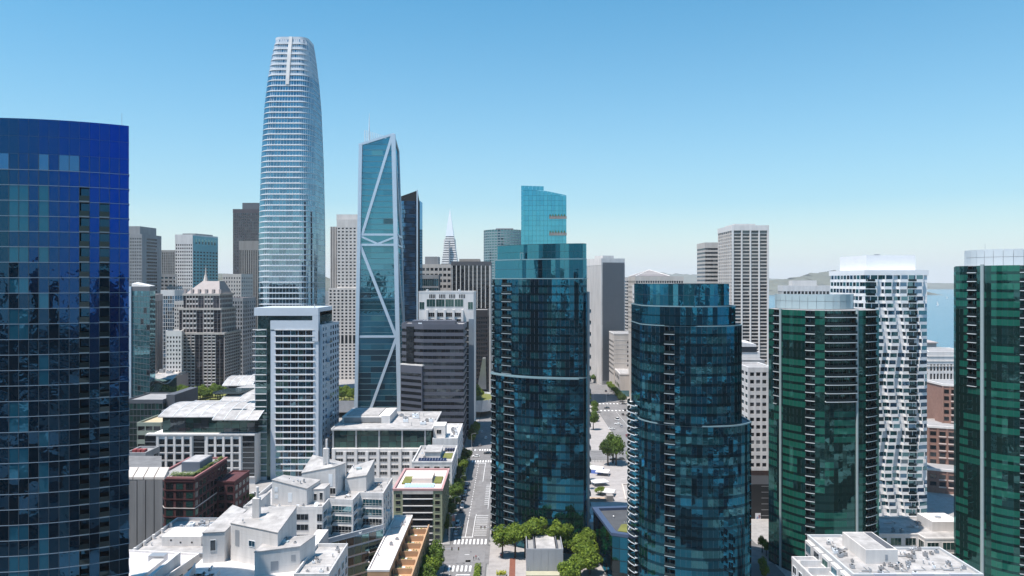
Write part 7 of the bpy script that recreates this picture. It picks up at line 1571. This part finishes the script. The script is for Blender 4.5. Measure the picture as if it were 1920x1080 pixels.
try:
    PMS = [person_mesh(k, mat('shirt_%d' % k, c, .8, var=0), mat('trousers_%d' % k, t, .8, var=0)) for k, (c, t) in enumerate((((.03, .03, .035), (.03, .03, .04)), ((.6, .6, .6), (.05, .06, .1)), ((.3, .05, .05), (.03, .03, .03))))]
    for k, (x, y, z, lab) in enumerate(((-20.6, 318, .03, 'person in dark clothes out on the street past the crossing'), (-12.6, 281.5, .03, 'person in pale shirt crossing towards the plaza'), (-13.6, 282.2, .03, 'person in red top beside the one in pale shirt'), (-14.4, 281.0, .03, 'person in dark clothes last of the three at the crossing'), (-25.7, 304, .14, 'person in pale shirt waiting at the far corner'), (-4.2, 283, .18, 'person in red top under the plaza trees'))):
        o = link('person', PMS[(0, 1, 2, 0, 1, 2)[k]], None, Matrix.Translation((x, y, z)) @ Matrix.Rotation(k*1.3, 4, 'Z')); o['label'] = lab; o['category'] = 'person'
except Exception as ex:
    print('people failed', ex)

# ------------------------------------------------------------------ the rest of the city as one mass, seen far off and mirrored in the glass
def city_mass(name, label, boxes):
    ms = [mat('city_pale', (.26, .25, .24), .85, var=.3, scale=.05, joint=('z', 3.5, 1.0, .25)), mat('city_white', (.42, .41, .40), .85, var=.3, scale=.05, joint=('z', 3.3, .9, .25)), mat('city_brown', (.14, .11, .09), .85, var=.3, scale=.05, joint=('z', 3.5, .9, .3)), mat('city_dark', (.05, .055, .065), .5, var=.3, scale=.05), mat('city_roof', (.40, .39, .39), .9, var=.5, scale=.06), mat('city_roof_dark', (.12, .12, .125), .9, var=.4, scale=.06)]
    mb = MB()
    for (x, y, a, b, h, mi) in boxes: mb.prism([(x-a, y-b), (x+a, y-b), (x+a, y+b), (x-a, y+b)], 0, h, mi, 4 if (x*7+y*3) % 3 < 1.4 else 5)
    o = mb.build(name, ms); o['kind'] = 'stuff'; o['label'] = label; o['category'] = 'city blocks'
r = random.Random(12); bx = []
for i in range(-22, 23):
    for j in range(0, 26):
        x, y = i*42+r.uniform(-6, 6), -45-j*46+r.uniform(-6, 6); h = r.choice((9, 12, 14, 18, 22, 26))*r.uniform(.8, 1.2)
        if r.random() < .07: h = r.uniform(50, 125)
        if abs(x) < 20 and y > -120: continue
        if x > 900+.1*y: continue
        bx.append((x, y, r.uniform(11, 18), r.uniform(12, 19), h, r.choice((0, 0, 1, 1, 2, 3))))
for x0, x1 in ((-330, -165), (-74, -28), (-6, 66), (101, 330)):          # blocks below the viewer
    y = 22
    while y < 178:
        d = r.uniform(14, 26); x = x0
        while x < x1-8:
            wd = min(r.uniform(10, 24), x1-x)
            if not (y+d > 196): bx.append((x+wd/2, y+d/2, wd/2-.6, d/2-.8, r.choice((7, 9, 12, 15, 18, 21))*r.uniform(.85, 1.1), r.choice((0, 1, 1, 2, 3))))
            x += wd
        y += d+r.choice((0, 0, 6))
city_mass('city_blocks', 'low city blocks spreading out behind and below the viewer', bx); bx = []
for i in range(-50, 12):
    for j in range(0, 34):
        x, y = i*48+r.uniform(-8, 8), 1330+j*62+r.uniform(-8, 8)
        if x > 480-.30*(y-1300) - 60: continue
        bx.append((x, y, r.uniform(12, 20), r.uniform(14, 24), r.choice((10, 14, 18, 24, 34))*r.uniform(.8, 1.3)+(60 if r.random() < .04 else 0), r.choice((0, 0, 1, 1, 2, 3))))
for i in range(0, 16):
    for j in range(0, 27):
        for s in (-1, 1):
            x, y = s*(360+i*44)+r.uniform(-6, 6), 20+j*46
            if s > 0 and (x > 760-.25*y): continue
            if s < 0 and x+20 > -.54*y and y > 190: continue
            if s > 0 and y > 300 and x > .5*y and x < .9*y: continue
            bx.append((x, y, r.uniform(11, 18), r.uniform(12, 19), r.choice((10, 16, 24, 32))*r.uniform(.8, 1.3), r.choice((0, 1, 1, 2, 3))))
for i in range(5):
    for j in range(10):
        x, y = -185-i*36, 205+j*38
        if x+18 < -.545*(y-16): bx.append((x, y, r.uniform(12, 16), r.uniform(12, 16), r.choice((12, 18, 24, 32, 45))*r.uniform(.8, 1.2), r.choice((0, 1, 2, 3))))
city_mass('city_blocks', 'low city blocks in the distance between the towers', bx)

# ------------------------------------------------------------------ air
HZ = bpy.data.materials.new('haze_air'); HZ.use_nodes = True; n = HZ.node_tree; n.nodes.remove(n.nodes['Principled BSDF'])
v = n.nodes.new('ShaderNodeVolumePrincipled'); v.inputs['Color'].default_value = (.95, .98, 1, 1); v.inputs['Density'].default_value = HAZE = 4.5e-5; v.inputs['Anisotropy'].default_value = 0.0
n.links.new(v.outputs[0], n.nodes['Material Output'].inputs['Volume'])
if True:
    hz = MB().box(-12500, 16500, -1900, 16200, -4.5, 352).build('haze', HZ); hz['kind'] = 'stuff'; hz['label'] = 'thin blue haze over the bay and city'; hz['category'] = 'haze'
